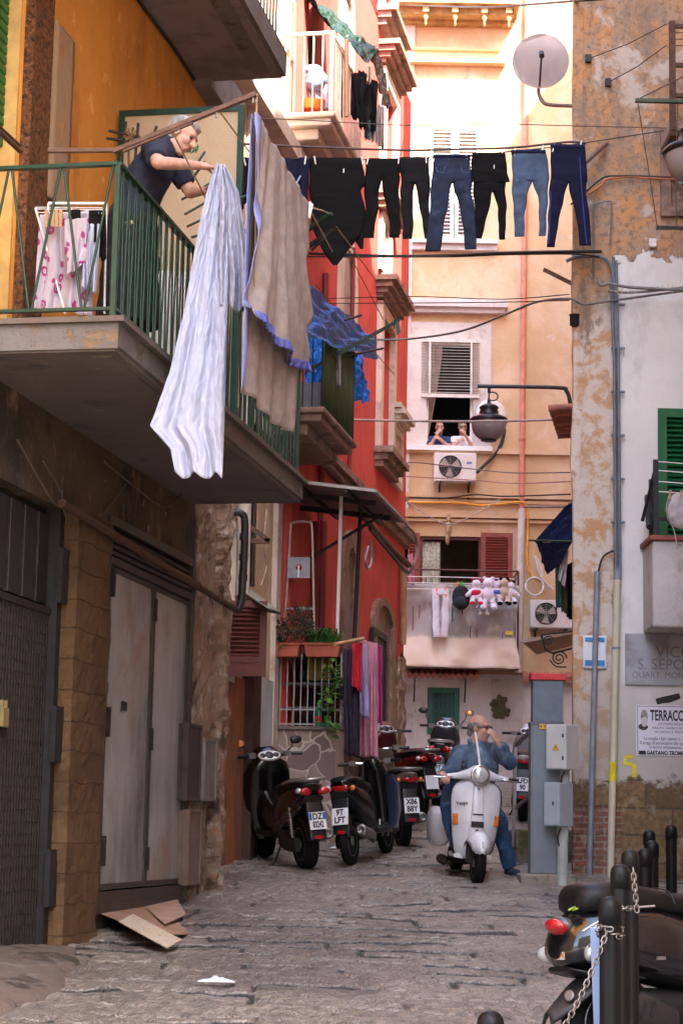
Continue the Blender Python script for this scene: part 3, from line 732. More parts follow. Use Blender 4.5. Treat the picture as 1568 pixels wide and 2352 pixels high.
def red_house():
 H = thing('red_house', 'tall red house with pale arched niches along the left of the alley', 'house', RD.pt(-5, gz(28)))
 a0, a1, zt = -9.62, 0.35, 14.2
 win = []       # real recesses: (x0,y0,x1,y1)
 A = lambda x0, y0, x1, y1: RD.rect(x0, y0, x1, y1)
 w1 = A(868, 745, 893, 1050); w2 = A(874, -60, 898, 60); w3 = A(876, 215, 900, 470)
 holes = [tuple(w_) + (.22,) for w_ in (w1, w2, w3)]
 b = MB(); wall_holes(b, RD, a0, a1, 0.5, zt, holes)
 b.add([RD.pt(a1, 0.5), RD.pt(a1, 0.5, -6), RD.pt(a1, zt, -6), RD.pt(a1, zt)], [(0, 1, 2, 3)]); b.add([RD.pt(a0, zt), RD.pt(a1, zt), RD.pt(a1, zt, -6), RD.pt(a0, zt, -6)], [(0, 1, 2, 3)])
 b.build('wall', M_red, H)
 for i, w_ in enumerate((w1, w2, w3)):
  fm = MB(); frame_boxes(fm, RD, w_[0] - .22, w_[1] + .22, w_[2] - .02, w_[3] + .22, .22, 0, .09, False); f = fm.build('window', M_trim, H)
  b = MB(); b.wbox(RD, w_[0], w_[1], w_[2], w_[3], -.22, -.20); b.build('pane', mat('shut_brown', (0.22, 0.10, 0.05), .6), f)
  b = MB(); slats(b, RD, w_[0] + .02, lerp(w_[0], w_[1], .55), w_[2], w_[3], -.14, .09, .6); b.build('shutter', mat('ochre_wood', (0.34, 0.17, 0.075), .6), f)
  b = MB(); pediment(b, RD, w_[0] - .3, w_[1] + .3, w_[3] + .25); b.build('pediment', M_stone, f)
  b = MB()
  for (dz, o, e) in ((-.30, .14, -.02), (-.20, .22, .03), (-.10, .30, .08)): b.wbox(RD, w_[0] - .25 - e, w_[1] + .25 + e, w_[2] + dz, w_[2] + dz + .10, .0, o)
  b.build('sill', M_stone, f)
 # arched niches
 for (x0, y0, x1, y1, ys, po) in ((772, 840, 812, 610, 665, 1.25), (868, 640, 893, 520, 560, 1.2), (776, 140, 806, 2, 40, 1.2)):
  aa0, aa1, z0, zs = RD.rect(x0, ys, x1, y0)
  z0, zs = min(z0, zs), max(z0, zs)
  mb, pi_ = arch_ring(RD, aa0, aa1, z0, zs, .22, 0, .06, pointed=po); n = mb.build('niche', M_trim, H)
  b = MB(); b.add([RD.pt(a, z, .012) for a, z in pi_], [tuple(range(len(pi_) - 1, -1, -1))]); b.build('niche_shade_panel', plaster('niche_shade_panel', (0.44, 0.34, 0.29), [((0.30, 0.22, 0.18), 2, .6, .06, None, 4)]), n)  # darker panel almost flush with the wall, recess shade put into its colour
 # stone arched doorways
 M_stonein = plaster('arch_shade_panel', (0.24, 0.175, 0.14), [((0.13, 0.09, 0.07), 3, .56, .06, None, 3), ((0.36, 0.28, 0.23), 6, .62, .05, None, 7)], bump=.8)
 for (x0, x1, yt, yb, ys) in ((768, 806, 1207, 1900, 1300), (843, 893, 1370, 1850, 1430)):
  aa0 = RD.uv(x0, yb)[0]; aa1 = RD.uv(x1, yb)[0]; zs = RD.uv((x0 + x1) / 2, ys)[1]; zp = RD.uv((x0 + x1) / 2, yt)[1]
  r = (aa1 - aa0) / 2
  mb, pi_ = arch_ring(RD, aa0, aa1, 1.0, zs, .30, 0, .07, pointed=(zp - zs) / r); n = mb.build('doorway', M_stone, H)
  b = MB(); b.add([RD.pt(a, z, .014) for a, z in pi_], [tuple(range(len(pi_) - 1, -1, -1))]); b.build('arch_shade_panel', M_stonein, n)  # slightly darker panel instead of a recess, its shade put into the colour
 aa0, aa1, z0, z1 = RD.rect(853, 1450, 885, 1555, .05)
 b = MB(); b.wbox(RD, aa0, aa1, z0 - 1.4, z1, .02, .05); frame_boxes(b, RD, aa0, aa1, z0 - 1.4, z1, .1, .05, .08); b.build('door', M_iron, H)
 # narrow white panel near the end
 aa0, aa1, z0, z1 = RD.rect(897, 985, 918, 1120, .02)
 b = MB(); frame_boxes(b, RD, aa0, aa1, z0, z1, .12, 0, .08); b.wbox(RD, aa0 + .12, aa1 - .12, z0 + .12, z1 - .12, 0, .03); pediment(b, RD, aa0, aa1, z1, .2); b.build('blind_window', M_trim, H)
 # storey cornice under the blue balcony and canopy line
 zc = RD.uv(830, 1165)[1]
 b = MB(); b.wbox(RD, a0, a1, zc, zc + .10, 0, .10); b.wbox(RD, a0, a1, zc + .10, zc + .20, 0, .18); b.build('string_course', M_stone, H)
 b = MB(); b.wbox(RD, a0 + .1, a0 + .45, 1.0, zt, 0, .10); b.build('pilaster', M_red, H)
 # rough brick at the foot near the end
 b = MB(); aa0, aa1 = RD.uv(893, 1700)[0], RD.uv(916, 1700)[0]; z1 = RD.uv(900, 1500)[1]
 def rough(u, v):
  P = RD.pt(lerp(aa0, a1 + .02, u), lerp(1.6, z1 + .3 * nz((u * 4, 0, 0), 1), v), .04); return P + RD.n * (.05 * nz(P, 5, 2) + .03 * nz(P, 12, 5))
 b.grid(rough, 12, 50, False); b.build('bare_stone', M_rubble, H)
 return H
RH = red_house()
# ============================================================ the house that closes the alley
M_back = plaster('back_wall', (0.58, 0.395, 0.225), [((0.64, 0.475, 0.31), 1.2, .54, .10, None, 2), ((0.55, 0.33, 0.22), 2.2, .64, .06, (1, 1, .3), 5), ((0.64, 0.56, 0.50), 4, .68, .03, None, 7), ((0.40, 0.25, 0.17), 7, .72, .02, None, 4)], bump=.35, var=.07)
M_backwhite = plaster('back_white', (0.58, 0.53, 0.49), [((0.50, 0.42, 0.36), 2.2, .60, .06, None, 3), ((0.34, 0.27, 0.22), 4, .68, .04, None, 6)], bump=.4)
M_shutwhite = mat('pale_shutter', (0.60, 0.57, 0.52), .6)
def blind(mb, w, x0, y0, x1, y1, out, pitch=.06):
 a0, a1, z0, z1 = w.rect(x0, y0, x1, y1, out); return slats(mb, w, a0, a1, z0, z1, out, pitch, .30, .010, pitch * .62), (a0, a1, z0, z1)
def back_house():
 H = thing('back_house', 'tall pale peach house closing the far end of the alley', 'house', BK.pt(2.5, gz(38)))
 B = lambda *r: BK.rect(*r)
 win = B(978, 785, 1086, 1026); up = B(984, 292, 1102, 552); dr = B(962, 1232, 1105, 1500)
 gw = B(980, 1580, 1054, 1688);
 zg = BK.uv(1050, 1548)[1]
 b = MB(); wall_holes(b, BK, -1.2, 7.5, zg, 22, [win + (.30,), up + (.10,), dr + (.25,)])
 b.build('wall', M_back, H)
 b = MB(); wall_holes(b, BK, -1.2, 7.5, 1.6, zg, [gw + (.15,)], out=.06); b.add([BK.pt(-1.2, zg, .06), BK.pt(7.5, zg, .06), BK.pt(7.5, zg, 0), BK.pt(-1.2, zg, 0)], [(0, 1, 2, 3)])
 b.build('ground_floor_wall', M_backwhite, H)
 # white end strip, seen beside the red house
 a0, a1 = BK.uv(924, 900)[0], BK.uv(941, 900)[0]
 b = MB(); b.wbox(BK, a0 - .6, a1, zg + 2.0, 22, 0, .07); b.build('corner_strip', M_backwhite, H)
 # rooms behind the openings
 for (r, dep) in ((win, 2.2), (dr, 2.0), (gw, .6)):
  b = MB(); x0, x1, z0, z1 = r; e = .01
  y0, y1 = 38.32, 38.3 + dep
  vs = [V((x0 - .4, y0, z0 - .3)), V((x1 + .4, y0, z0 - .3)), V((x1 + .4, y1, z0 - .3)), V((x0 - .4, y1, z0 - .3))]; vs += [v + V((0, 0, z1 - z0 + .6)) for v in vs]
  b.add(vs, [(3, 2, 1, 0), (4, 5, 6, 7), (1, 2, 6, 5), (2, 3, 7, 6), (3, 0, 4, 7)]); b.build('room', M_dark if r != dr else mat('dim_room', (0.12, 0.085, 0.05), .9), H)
 # window with blind: white surround, cornice on top, sill
 fm = MB(); s_ = B(941, 742, 1127, 1032)
 for (p, q, r_, t_) in ((s_[0], win[0], s_[2], s_[3]), (win[1], s_[1], s_[2], s_[3]), (win[0], win[1], win[3], s_[3])): fm.wbox(BK, p, q, r_, t_, 0, .04)
 W = fm.build('window', M_backwhite, H)
 b = MB(); bl, rr = blind(b, BK, 968, 787, 1100, 905, .07, .062)
 b.wbox(BK, rr[0], rr[1], rr[2] - .07, rr[2], .05, .09); b.wbox(BK, rr[0], rr[1], rr[3], rr[3] + .06, .045, .11)
 for t in (.14, .86): b.wbox(BK, lerp(rr[0], rr[1], t) - .02, lerp(rr[0], rr[1], t) + .02, rr[2], rr[3], .10, .106)
 b.build('blind', M_shutwhite, W)
 b = MB(); frame_boxes(b, BK, win[0], win[1], win[2], win[3], .05, -.16, -.09); b.build('window_frame', M_white, W)
 b = MB(); b.wbox(BK, s_[0] - .05, s_[1] + .02, win[2] - .10, win[2] - .005, 0, .16); b.build('sill', M_white, W)
 b = MB()
 def curt(u, v):
  return V((lerp(win[0] + .02, win[0] + .33 - .26 * v ** 1.3, u), 38.24 + .03 * math.sin(u * 14), lerp(win[3], win[2] + .25, v)))
 b.grid(curt, 24, 12); b.build('curtain', mat('curtain', (0.50, 0.38, 0.32), .9), W)
 c = B(942, 690, 1158, 722)
 b = MB(); b.wbox(BK, c[0] - .3, c[1], c[2], lerp(c[2], c[3], .35), 0, .16); b.wbox(BK, c[0] - .3, c[1] + .05, lerp(c[2], c[3], .35), lerp(c[2], c[3], .7), 0, .24); b.wbox(BK, c[0] - .3, c[1] + .02, lerp(c[2], c[3], .7), c[3], 0, .14)
 b.build('window_cornice', M_backwhite, W)
 # upper shuttered window behind the trousers
 fm = MB()
 for k in range(2):
  p, q = lerp(up[0], up[1], k * .5) + .01, lerp(up[0], up[1], k * .5 + .5) - .01
  frame_boxes(fm, BK, p, q, up[2], up[3], .07, -.02, .04); slats(fm, BK, p + .07, q - .07, up[2] + .07, up[3] - .07, .01, .075, .6)
 fm.wbox(BK, up[0], up[1], up[2], up[3], -.095, -.085)
 W = fm.build('shuttered_window', M_shutwhite, H)
 c = B(945, 555, 1140, 600)
 b = MB(); b.wbox(BK, c[0], c[1], c[2] + .2, c[2] + .32, 0, .12); b.wbox(BK, c[0], c[1], c[2] + .32, c[3], 0, .2); b.build('sill', M_backwhite, W)
 c = B(952, 115, 1158, 152)
 b = MB(); b.wbox(BK, c[0] - .2, c[1], c[2], c[2] + .07, 0, .22); b.wbox(BK, c[0] - .2, c[1] - .1, c[3] - .05, c[3] + .0, 0, .12); b.wbox(BK, c[0] - .2, c[1] - .1, c[2] + .071, c[3] - .051, 0, .06); b.build('cornice', M_back, W)
 # little balcony near the roof with hanging ornaments
 c = B(948, 0, 1186, 58)
 b = MB(); b.wbox(BK, c[0] - .5, c[1], c[2] + .15, c[2] + .24, 0, .75); b.wbox(BK, c[0] - .5, c[1] - .1, c[2] + .02, c[2] + .15, 0, .5); b.wbox(BK, c[0] - .5, c[1] - .1, c[2] - .05, c[2] + .02, 0, .2)
 T = b.build('roof_balcony', mat('ochre_stone', (0.36, 0.22, 0.09), .9, 0, .3, 5, .5), H)
 b = MB()
 for t in (.12, .42, .72, .97):
  x = lerp(c[0], c[1] - .15, t)
  b = MB(); b.wbox(BK, x - .06, x + .06, c[2] + .0, c[2] + .14, .5, .66); b.lathe([(.0, -.30), (.03, -.24), (.02, -.18), (.055, -.10), (.03, -.05), (.05, 0.0)], BK.pt(x, c[2] + .02, .58), n=8)
  b.build('corbel', mat('ochre_stone', None), T)
 b = MB(); b.wbox(BK, c[0] - .5, c[1], c[2] + 1.1, c[2] + 1.15, .65, .72)
 x = c[0] - .4
 while x < c[1]: b.wbox(BK, x, x + .03, c[2] + .24, c[2] + 1.1, .67, .70); x += .13
 b.build('railing', M_rust, T)
 # mouldings between the floors
 b = MB()
 for (y, h, o) in ((1032, .10, .10), (1135, .09, .10), (1150, .06, .07), (1175, .14, .13), (1195, .05, .09)):
  z = BK.uv(1100, y)[1]; b.wbox(BK, -.5, 6.5, z - h, z, 0, o)
 b.build('string_course', M_back, H)
 # balcony door with maroon shutters
 fm = MB(); frame_boxes(fm, BK, dr[0], dr[1], dr[2], dr[3], .06, -.15, -.05); D = fm.build('balcony_door', M_maroon, H)
 for (x0, x1) in ((1103, 1176), (928, 962)):
  q = B(x0, 1224, x1, 1480, .05); b = MB(); frame_boxes(b, BK, q[0], q[1], q[2], q[3], .09, .02, .07); slats(b, BK, q[0] + .09, q[1] - .09, q[2] + .09, q[3] - .09, .045, .055, .6); b.wbox(BK, q[0] + .09, q[1] - .09, q[2] + .09, q[3] - .09, .021, .026)
  b.build('shutter', mat('red_shutter', (0.24, 0.045, 0.030), .55), D)
 q = B(968, 1244, 1010, 1480, -.1); b = MB()
 b.grid(lambda u, v: V((lerp(q[0], q[1], u), 38.12 + .02 * math.sin(u * 20), lerp(q[3], q[2], v))), 24, 4); b.build('curtain', mat('lace', (0.42, 0.44, 0.36), .9, 0, .4, 20, 0), D, solid=.004)
 q = B(1050, 1265, 1100, 1480); b = MB(); b.box(q[0], q[1], 38.9, 39.0, q[2], lerp(q[2], q[3], .62)); b.build('armchair', mat('dim_chair', (0.06, 0.045, 0.035), .8), D)
 # balcony slab and its grey sheeting
 z0 = BK.uv(1050, 1540)[1]; z1 = BK.uv(1050, 1355)[1]; zr = BK.uv(1050, 1322)[1]
 x0, x1 = BK.uv(915, 1450)[0] - .6, BK.uv(1180, 1450)[0]
 b = MB(); b.wbox(BK, x0, x1 + .05, z0, z0 + .14, 0, .80); S = b.build('balcony_slab', M_stone, H)
 b = MB(); b.tube([(x0, 37.2, zr), (x1, 37.2, zr)], .018); b.tube([(x0, 37.2, zr - .14), (x1, 37.2, zr - .14)], .012)
 b.tube([(x1, 37.2, z0 + .1), (x1, 37.2, zr)], .02); b.tube([(x1, 37.2, zr), (x1, 38, zr)], .016)
 x = x0
 while x < x1: b.tube([(x, 37.2, z0 + .1), (x, 37.2, zr - .14)], .008, 5); x += .12
 b.build('railing', M_maroon, S)
 b = MB()
 def tarp(u, v):
  x = lerp(x0, x1 + .02, u); z = lerp(z1, z0 - .04, v)
  k = .03 * math.sin(u * 31 + 2 * math.sin(v * 3)) * (.4 + v) + .05 * math.sin((u - .9) / (v + .25) * 9) * v + .09 * nz((u * 5, v * 4, 0), 1.4, 3)
  drag = .42 * max(0, v - .62) * 2.2 + .10 * math.sin(u * 23 + v * 2) * max(0, v - .55)
  pull = .18 * max(0, (u - .80) / .2) ** 1.5 * max(0, 1 - abs(v - .55) * 2.2)
  return V((x - pull * .5, 37.15 - drag - k + pull * .2, z))
 b.grid(tarp, 70, 30)
 tp = b.build('sheeting', plaster('grey_tarp', (0.34, 0.31, 0.30), [((0.52, 0.48, 0.46), 2.5, .56, .06, (1, 1, .6), 2), ((0.32, 0.26, 0.23), 3, .62, .06, (1.5, 1, .3), 4)], rough=.6, bump=.3, zfade=[((0.60, 0.49, 0.39), z0 + .62, z0 + .52, .25)]), S, solid=.006)
 b = MB(); q = B(1160, 1450, 1176, 1458, .9); b.box(q[0], q[1], 37.06, 37.1, q[2], q[3]); b.build('tie', mat('yellow_tie', (0.7, 0.55, 0.03), .5), S)
 # ground floor: little tiled hood, green barred window, niche
 fm = MB(); frame_boxes(fm, BK, gw[0], gw[1], gw[2], gw[3], .10, -.05, .075); W = fm.build('green_window', mat('teal_green', (0.012, 0.13, 0.075), .55), H)
 b = MB(); n = 5
 for k in range(n): x = lerp(gw[0] + .1, gw[1] - .1, (k + .5) / n); b.wbox(BK, x - .035, x + .035, gw[2] + .1, gw[3] - .1, -.02, .02)
 for t in (.25, .5, .75): z = lerp(gw[2], gw[3], t); b.wbox(BK, gw[0] + .1, gw[1] - .1, z - .03, z + .03, .021, .035)
 b.build('grille', mat('teal_dark', (0.015, 0.085, 0.065), .5), W)
 q = B(940, 1550, 1105, 1562, .3); b = MB()
 x = q[0]
 while x < q[1]:
  z = q[3] - .03; b.lathe([(.055, 0), (.06, .42)], V((x, 37.6, z)), (0, .92, .38), 8); x += .115
 b.build('tile_hood', mat('roof_tile', (0.42, 0.17, 0.11), .8, 0, .3, 4, .3), H)
 for x in (q[0] + .1, q[1] - .3): b = MB(); b.tube([BK.pt(x, q[3] - .5, .07), BK.pt(x, q[3] - .06, .35)], .015, 5); b.build('bracket', M_iron, H)
 q = B(1127, 1560, 1200, 1800, .05)
 b = MB(); b.wbox(BK, q[0], q[1], 2.0, q[3], .06, .075); b.build('whitewashed_panel', plaster('wash2', (0.50, 0.46, 0.43), [((0.36, 0.31, 0.28), 2, .6, .06, None, 3)], bump=.3), H)
 q = B(1133, 1600, 1163, 1650, .05)
 b = MB()
 for k in range(60):
  a = random.uniform(0, 6.28); r_ = random.uniform(.03, .17); c0 = BK.pt((q[0] + q[1]) / 2 + r_ * math.cos(a), (q[2] + q[3]) / 2 + r_ * math.sin(a) * 1.2, .09)
  b.ell(c0, (.05, .03, .05), None, 6, 4)
 b.build('dried_wreath', mat('wreath', (0.10, 0.085, 0.045), .9), H)
 # side pilaster and red tiles right of the balcony
 q = B(1205, 1552, 1310, 1562, .1); b = MB(); x = q[0]
 while x < q[1] + 1.0:
  b.lathe([(.07, 0), (.075, .35)], V((x, 37.7, q[2])), (0, .95, .3), 8); x += .14
 b.build('tile_hood', mat('roof_tile', None), H)
 return H
BH = back_house()
# ============================================================ house on the right
M_flaking = None
def right_mat():
 m, nt, b = newmat('flaking_wall'); MATS['flaking_wall'] = m
 vec = pos_node(nt)
 P = N(nt, 'ShaderNodeNewGeometry').outputs['Position']; sep = N(nt, 'ShaderNodeSeparateXYZ'); nt.links.new(P, sep.inputs[0])
 zW = RT.uv(1480, 590)[1]; zB = RT.uv(1450, 1800)[1]; xW = RT.uv(1408, 1000)[0]; zS = RT.uv(1360, 1785)[1]
 n1 = noise_node(nt, vec, 1.4, 9, .68); n2 = noise_node(nt, pos_node(nt, None, (7, 3, 1)), 4.0, 9, .68, .3); n3 = noise_node(nt, pos_node(nt, (1, 1, .45), (2, 9, 4)), 2.2, 9, .66); n4 = noise_node(nt, vec, 14, 7, .7)
 n5 = noise_node(nt, pos_node(nt, None, (1, 5, 8)), 1.0, 9, .7, .2)
 # upper: ochre-orange on grey render
 c = mixc(nt, ramp(nt, n2, .38, .60), (0.36, 0.26, 0.18), (0.52, 0.265, 0.115))
 c = mixc(nt, ramp(nt, n3, .50, .68), c, (0.25, 0.18, 0.13))
 c = mixc(nt, mathn(nt, 'MULTIPLY', ramp(nt, n4, .46, .64), .8), c, (0.19, 0.135, 0.10)); c = mixc(nt, ramp(nt, noise_node(nt, pos_node(nt, None, (4, 4, 9)), 2.6, 9, .7, .4), .56, .64), c, (0.24, 0.20, 0.17))
 c = mixc(nt, ramp(nt, n5, .54, .60), c, (0.50, 0.42, 0.35))
 # middle strip: pale flaking with ochre
 lo = mixc(nt, ramp(nt, n2, .45, .58), (0.58, 0.50, 0.43), (0.48, 0.29, 0.15))
 lo = mixc(nt, ramp(nt, n3, .58, .64), lo, (0.26, 0.185, 0.14))
 lo = mixc(nt, ramp(nt, n4, .66, .72), lo, (0.13, 0.09, 0.065))
 zk = mathn(nt, 'ADD', sep.outputs[2], mathn(nt, 'MULTIPLY', mathn(nt, 'SUBTRACT', n1, .5), 1.6))
 c = mixc(nt, ramp(nt, zk, zW - 1.0, zW - .2), lo, c)
 # white paint to the right
 wht = mixc(nt, ramp(nt, n1, .35, .7), (0.64, 0.62, 0.585), (0.73, 0.705, 0.66)); wht = mixc(nt, ramp(nt, n4, .70, .76), wht, (0.30, 0.28, 0.26)); wht = mixc(nt, mathn(nt, 'MULTIPLY', ramp(nt, n3, .52, .70), .5), wht, (0.42, 0.385, 0.345))
 xk = mathn(nt, 'ADD', sep.outputs[0], mathn(nt, 'MULTIPLY', mathn(nt, 'SUBTRACT', n2, .5), .10))
 zk2 = mathn(nt, 'ADD', sep.outputs[2], mathn(nt, 'MULTIPLY', mathn(nt, 'SUBTRACT', n2, .5), .7))
 wm = mathn(nt, 'MULTIPLY', ramp(nt, xk, xW - .01, xW + .01), mathn(nt, 'SUBTRACT', 1.0, ramp(nt, zk2, zW - .02, zW + .02)))
 c = mixc(nt, wm, c, wht)
 # darker tone from below the balcony down to the foot
 zk3 = mathn(nt, 'ADD', sep.outputs[2], mathn(nt, 'MULTIPLY', mathn(nt, 'SUBTRACT', n3, .5), 1.2))
 gr = mathn(nt, 'SUBTRACT', 1.0, ramp(nt, zk3, zB + .2, zB + 1.3))
 c = mixc(nt, mathn(nt, 'MULTIPLY', gr, .6), c, (0.33, 0.29, 0.25))
 # foot: plaster gone, tufa blocks and bricks
 cb = N(nt, 'ShaderNodeCombineXYZ'); nt.links.new(mathn(nt, 'ADD', sep.outputs[0], mathn(nt, 'MULTIPLY', n1, .08)), cb.inputs[0]); nt.links.new(mathn(nt, 'ADD', sep.outputs[2], mathn(nt, 'MULTIPLY', n2, .05)), cb.inputs[1])
 def brick(w_, h_, c1, c2, mo, ms):
  br = N(nt, 'ShaderNodeTexBrick'); nt.links.new(cb.outputs[0], br.inputs['Vector']); br.inputs['Scale'].default_value = 1
  br.inputs['Brick Width'].default_value = w_; br.inputs['Row Height'].default_value = h_; br.inputs['Mortar Size'].default_value = ms; br.inputs['Mortar Smooth'].default_value = .4
  for s_, q in zip(('Color1', 'Color2', 'Mortar'), (c1, c2, mo)): br.inputs[s_].default_value = C3(q)
  return br
 b1 = brick(.52, .27, (0.27, 0.17, 0.08), (0.17, 0.11, 0.055), (0.12, 0.09, 0.06), .012)
 b2 = brick(.20, .062, (0.30, 0.12, 0.07), (0.22, 0.10, 0.065), (0.33, 0.25, 0.20), .012)
 xB = RT.uv(1428, 1900)[0]; zBk = RT.uv(1360, 1850)[1]
 pick = mathn(nt, 'MULTIPLY', mathn(nt, 'SUBTRACT', 1.0, ramp(nt, xk, xB - .03, xB + .03)), mathn(nt, 'SUBTRACT', 1.0, ramp(nt, zk2, zBk - .05, zBk + .05)))
 ft = mixc(nt, pick, b1.outputs[0], b2.outputs[0])
 ft = mixc(nt, mathn(nt, 'MULTIPLY', ramp(nt, n4, .35, .65), .75), ft, (0.09, 0.06, 0.035)); ft = mixc(nt, ramp(nt, n2, .55, .66), ft, (0.30, 0.23, 0.16))
 zlim = mathn(nt, 'ADD', sep.outputs[2], mathn(nt, 'MULTIPLY', mathn(nt, 'SUBTRACT', n2, .5), .55))
 fm = mathn(nt, 'SUBTRACT', 1.0, ramp(nt, zlim, zB - .02, zB + .04))
 c = mixc(nt, fm, c, ft)
 nt.links.new(c, b.inputs['Base Color']); b.inputs['Roughness'].default_value = .93; b.inputs['Specular IOR Level'].default_value = .2
 h = mathn(nt, 'ADD', mathn(nt, 'MULTIPLY', n2, .8), mathn(nt, 'MULTIPLY', n4, .35)); h = mathn(nt, 'ADD', h, mathn(nt, 'MULTIPLY', fm, -.6))
 h = mathn(nt, 'SUBTRACT', h, mathn(nt, 'MULTIPLY', mathn(nt, 'MULTIPLY', b1.outputs['Fac'], fm), .5))
 wm2 = mathn(nt, 'MULTIPLY', h, mathn(nt, 'SUBTRACT', 1.0, mathn(nt, 'MULTIPLY', wm, .7)))
 bumpn(nt, b, wm2, .8, .03)
 return m
def right_house():
 H = thing('flaking_house', 'house on the right with flaking ochre plaster and a white painted lower wall', 'house', (3.5, 20, gz(20)))
 m = right_mat()
 xc0 = RT.uv(1318, 1900)[0]; xc1 = RT.uv(1308, 100)[0]
 xE = 9.0
 win = RT.rect(1510, 940, 1640, 1300)
 b = MB(); top = 16.2
 wall_holes(b, RT, xc0, xE, -1, top, [win + (.12,)])
 ys = 27.6
 dx = .183 * 7.6
 b.add([V((xc0, 20, -1)), V((xc0 + dx, ys, -1)), V((xc0 + dx, ys, top)), V((xc0, 20, top))], [(3, 2, 1, 0)])
 b.add([V((xc0, 20, top)), V((xE, 20, top)), V((xE + dx, ys, top)), V((xc0 + dx, ys, top))], [(0, 1, 2, 3)])
 b.build('wall', m, H)
 # ragged crumbled edge of the corner
 b = MB()
 def edge(u, v):
  z = lerp(.6, top, v); s_ = interp(u, [0, .5, 1], [-1, 0, 1])
  P = V((xc0 + max(0, s_) * .10 - .002, 20 - .006 + max(0, -s_) * .10, z)) + V((-1, -1, 0)) * .012
  kx = .05 * max(0, nz(P, 1.5, 2) + .3 * nz(P, 7, 1)) * interp(z, [1, 6, 8], [1, 1, .3])
  return P + V((-kx, -.3 * kx, 0))
 b.grid(edge, 4, 300, False); b.build('corner_edge', m, H)
 # green shutter window
 fm = MB(); frame_boxes(fm, RT, win[0], win[1], win[2], win[3], .09, -.05, .03); W = fm.build('window', M_green_shut2, H)
 b = MB(); slats(b, RT, win[0] + .09, win[1] - .09, win[2] + .09, win[3] - .09, -.01, .052, .65, .012); b.wbox(RT, win[0], win[1], win[2], win[3], -.10, -.09); b.build('shutter', M_green_shut2, W)
 # balcony with solid white parapet
 q = RT.rect(1480, 1226, 1640, 1432);
 b = MB(); dep = .62
 y1 = 20; y0 = 20 - dep
 xl = atY(1497, 1300, y0).x
 zt = atY(1497, 1232, y0).z; zb = atY(1490, 1440, y0).z
 b.box(xl, 8.5, y0, y1, zb, zt - .04); P_ = b.build('balcony', plaster('parapet', (0.50, 0.48, 0.46), [((0.38, 0.34, 0.31), 3, .60, .06, None, 3), ((0.24, 0.2, 0.17), 5, .7, .04, None, 7)], bump=.4), H, bevel=.02)
 b = MB(); b.box(xl - .03, 8.5, y0 - .03, y1, zt - .04, zt + .01); b.build('coping', mat('coping_red', (0.25, 0.075, 0.05), .8), P_, bevel=.01)
 b = MB(); z2 = atY(1540, 1055, y0).z
 b.box(xl + .02, xl + .07, y0 + .02, y0 + .06, zt + .01, z2); b.box(xl + .02, xl + .06, y0 + .3, y0 + .34, zt + .01, z2 - .15)
 b.box(xl + .07, 8.4, y0 + .02, y0 + .05, zt + .16, zt + .20); b.tube([(xl + .04, y0 + .05, z2 - .1), (xl - .05, y0 + .3, zt + .2)], .02, 6); b.tube([(xl + .05, 20, zt + .5), (xl - .02, y0 + .06, zt + .1)], .03, 6); b.build('iron_frame', M_iron, P_)
 b = MB()
 for k, dz in enumerate((.02, .11, .22, .32)): b.tube(resample([(xl + .06, y0 + .03, z2 - dz), (xl + .8, y0 + .04, z2 - dz - .03), (xl + 2, y0 + .04, z2 - dz)], 6), .006, 5)
 b.build('washing_line', M_white, P_)
 # iron balcony higher up
 X0 = atY(1543, 170, 19.4).x
 z0 = atY(1543, 300, 19.4).z; z1 = atY(1543, 50, 19.4).z
 b = MB(); b.box(X0 - .03, X0 + .03, 19.37, 19.43, z0, z1)
 for t in (0.04, .40, .68): b.box(X0 + .03, 8.5, 19.38, 19.42, lerp(z1, z0, t) - .02, lerp(z1, z0, t) + .02)
 for t in (.1, .16, .22): b.tube([(X0, 19.4, lerp(z1, z0, t)), (8.5, 19.4, lerp(z1, z0, t))], .005, 4)
 x = X0 + .15
 while x < 8.4: b.box(x, x + .02, 19.39, 19.41, z0, lerp(z1, z0, .40)); x += .14
 b.box(X0 - .03, 8.5, 19.38, 20, z0 - .06, z0); b.build('iron_balcony', M_rust, H)
 q = RT.rect(1515, 300, 1640, 500); b = MB(); frame_boxes(b, RT, q[0], q[1], q[2], q[3], .10, 0, .06); b.wbox(RT, q[0] + .1, q[1], q[2] + .1, q[3] - .1, 0, .02); b.build('blind_window', M_stone, H)
 return H
M_green_shut2 = mat('bottle_green', (0.004, 0.10, 0.028), .5, 0, .15, 6, .1)
RHs = right_house()
# the row goes on behind it, with unseen blocks added to shade the alley
def block(name, label, x0, y0, x1, y1, z, m, side=None):
 b = MB()
 k = .183 if side else 0
 vs = [V((x0, y0, -2)), V((x1, y0, -2)), V((x1 + k * (y1 - y0), y1, -2)), V((x0 + k * (y1 - y0), y1, -2))]; vs += [v + V((0, 0, z + 2)) for v in vs]
 b.add(vs, [(0, 1, 5, 4), (1, 2, 6, 5), (2, 3, 7, 6), (3, 0, 4, 7), (4, 5, 6, 7)])
 return b.build(name, m, label=label, cat='house')
xs = RT.uv(1318, 1900)[0]
block('rear_shade_block', 'unseen plain ochre block behind the flaking corner house, its roof set to shade the alley', xs + .183 * 7.62 + .08, 27.65, 12, 32.6, 20.8, M_back, True)  # unseen part of the row, roof height shaped for the shadow edges
block('end_shade_block', 'unseen plain ochre block at the right end of the alley, its roof set to shade the back house', xs + .183 * 12.62 + .08, 32.65, 12, 37.9, 19.3, M_back, True)  # unseen too, lower roof shaped for the shadow on the back house
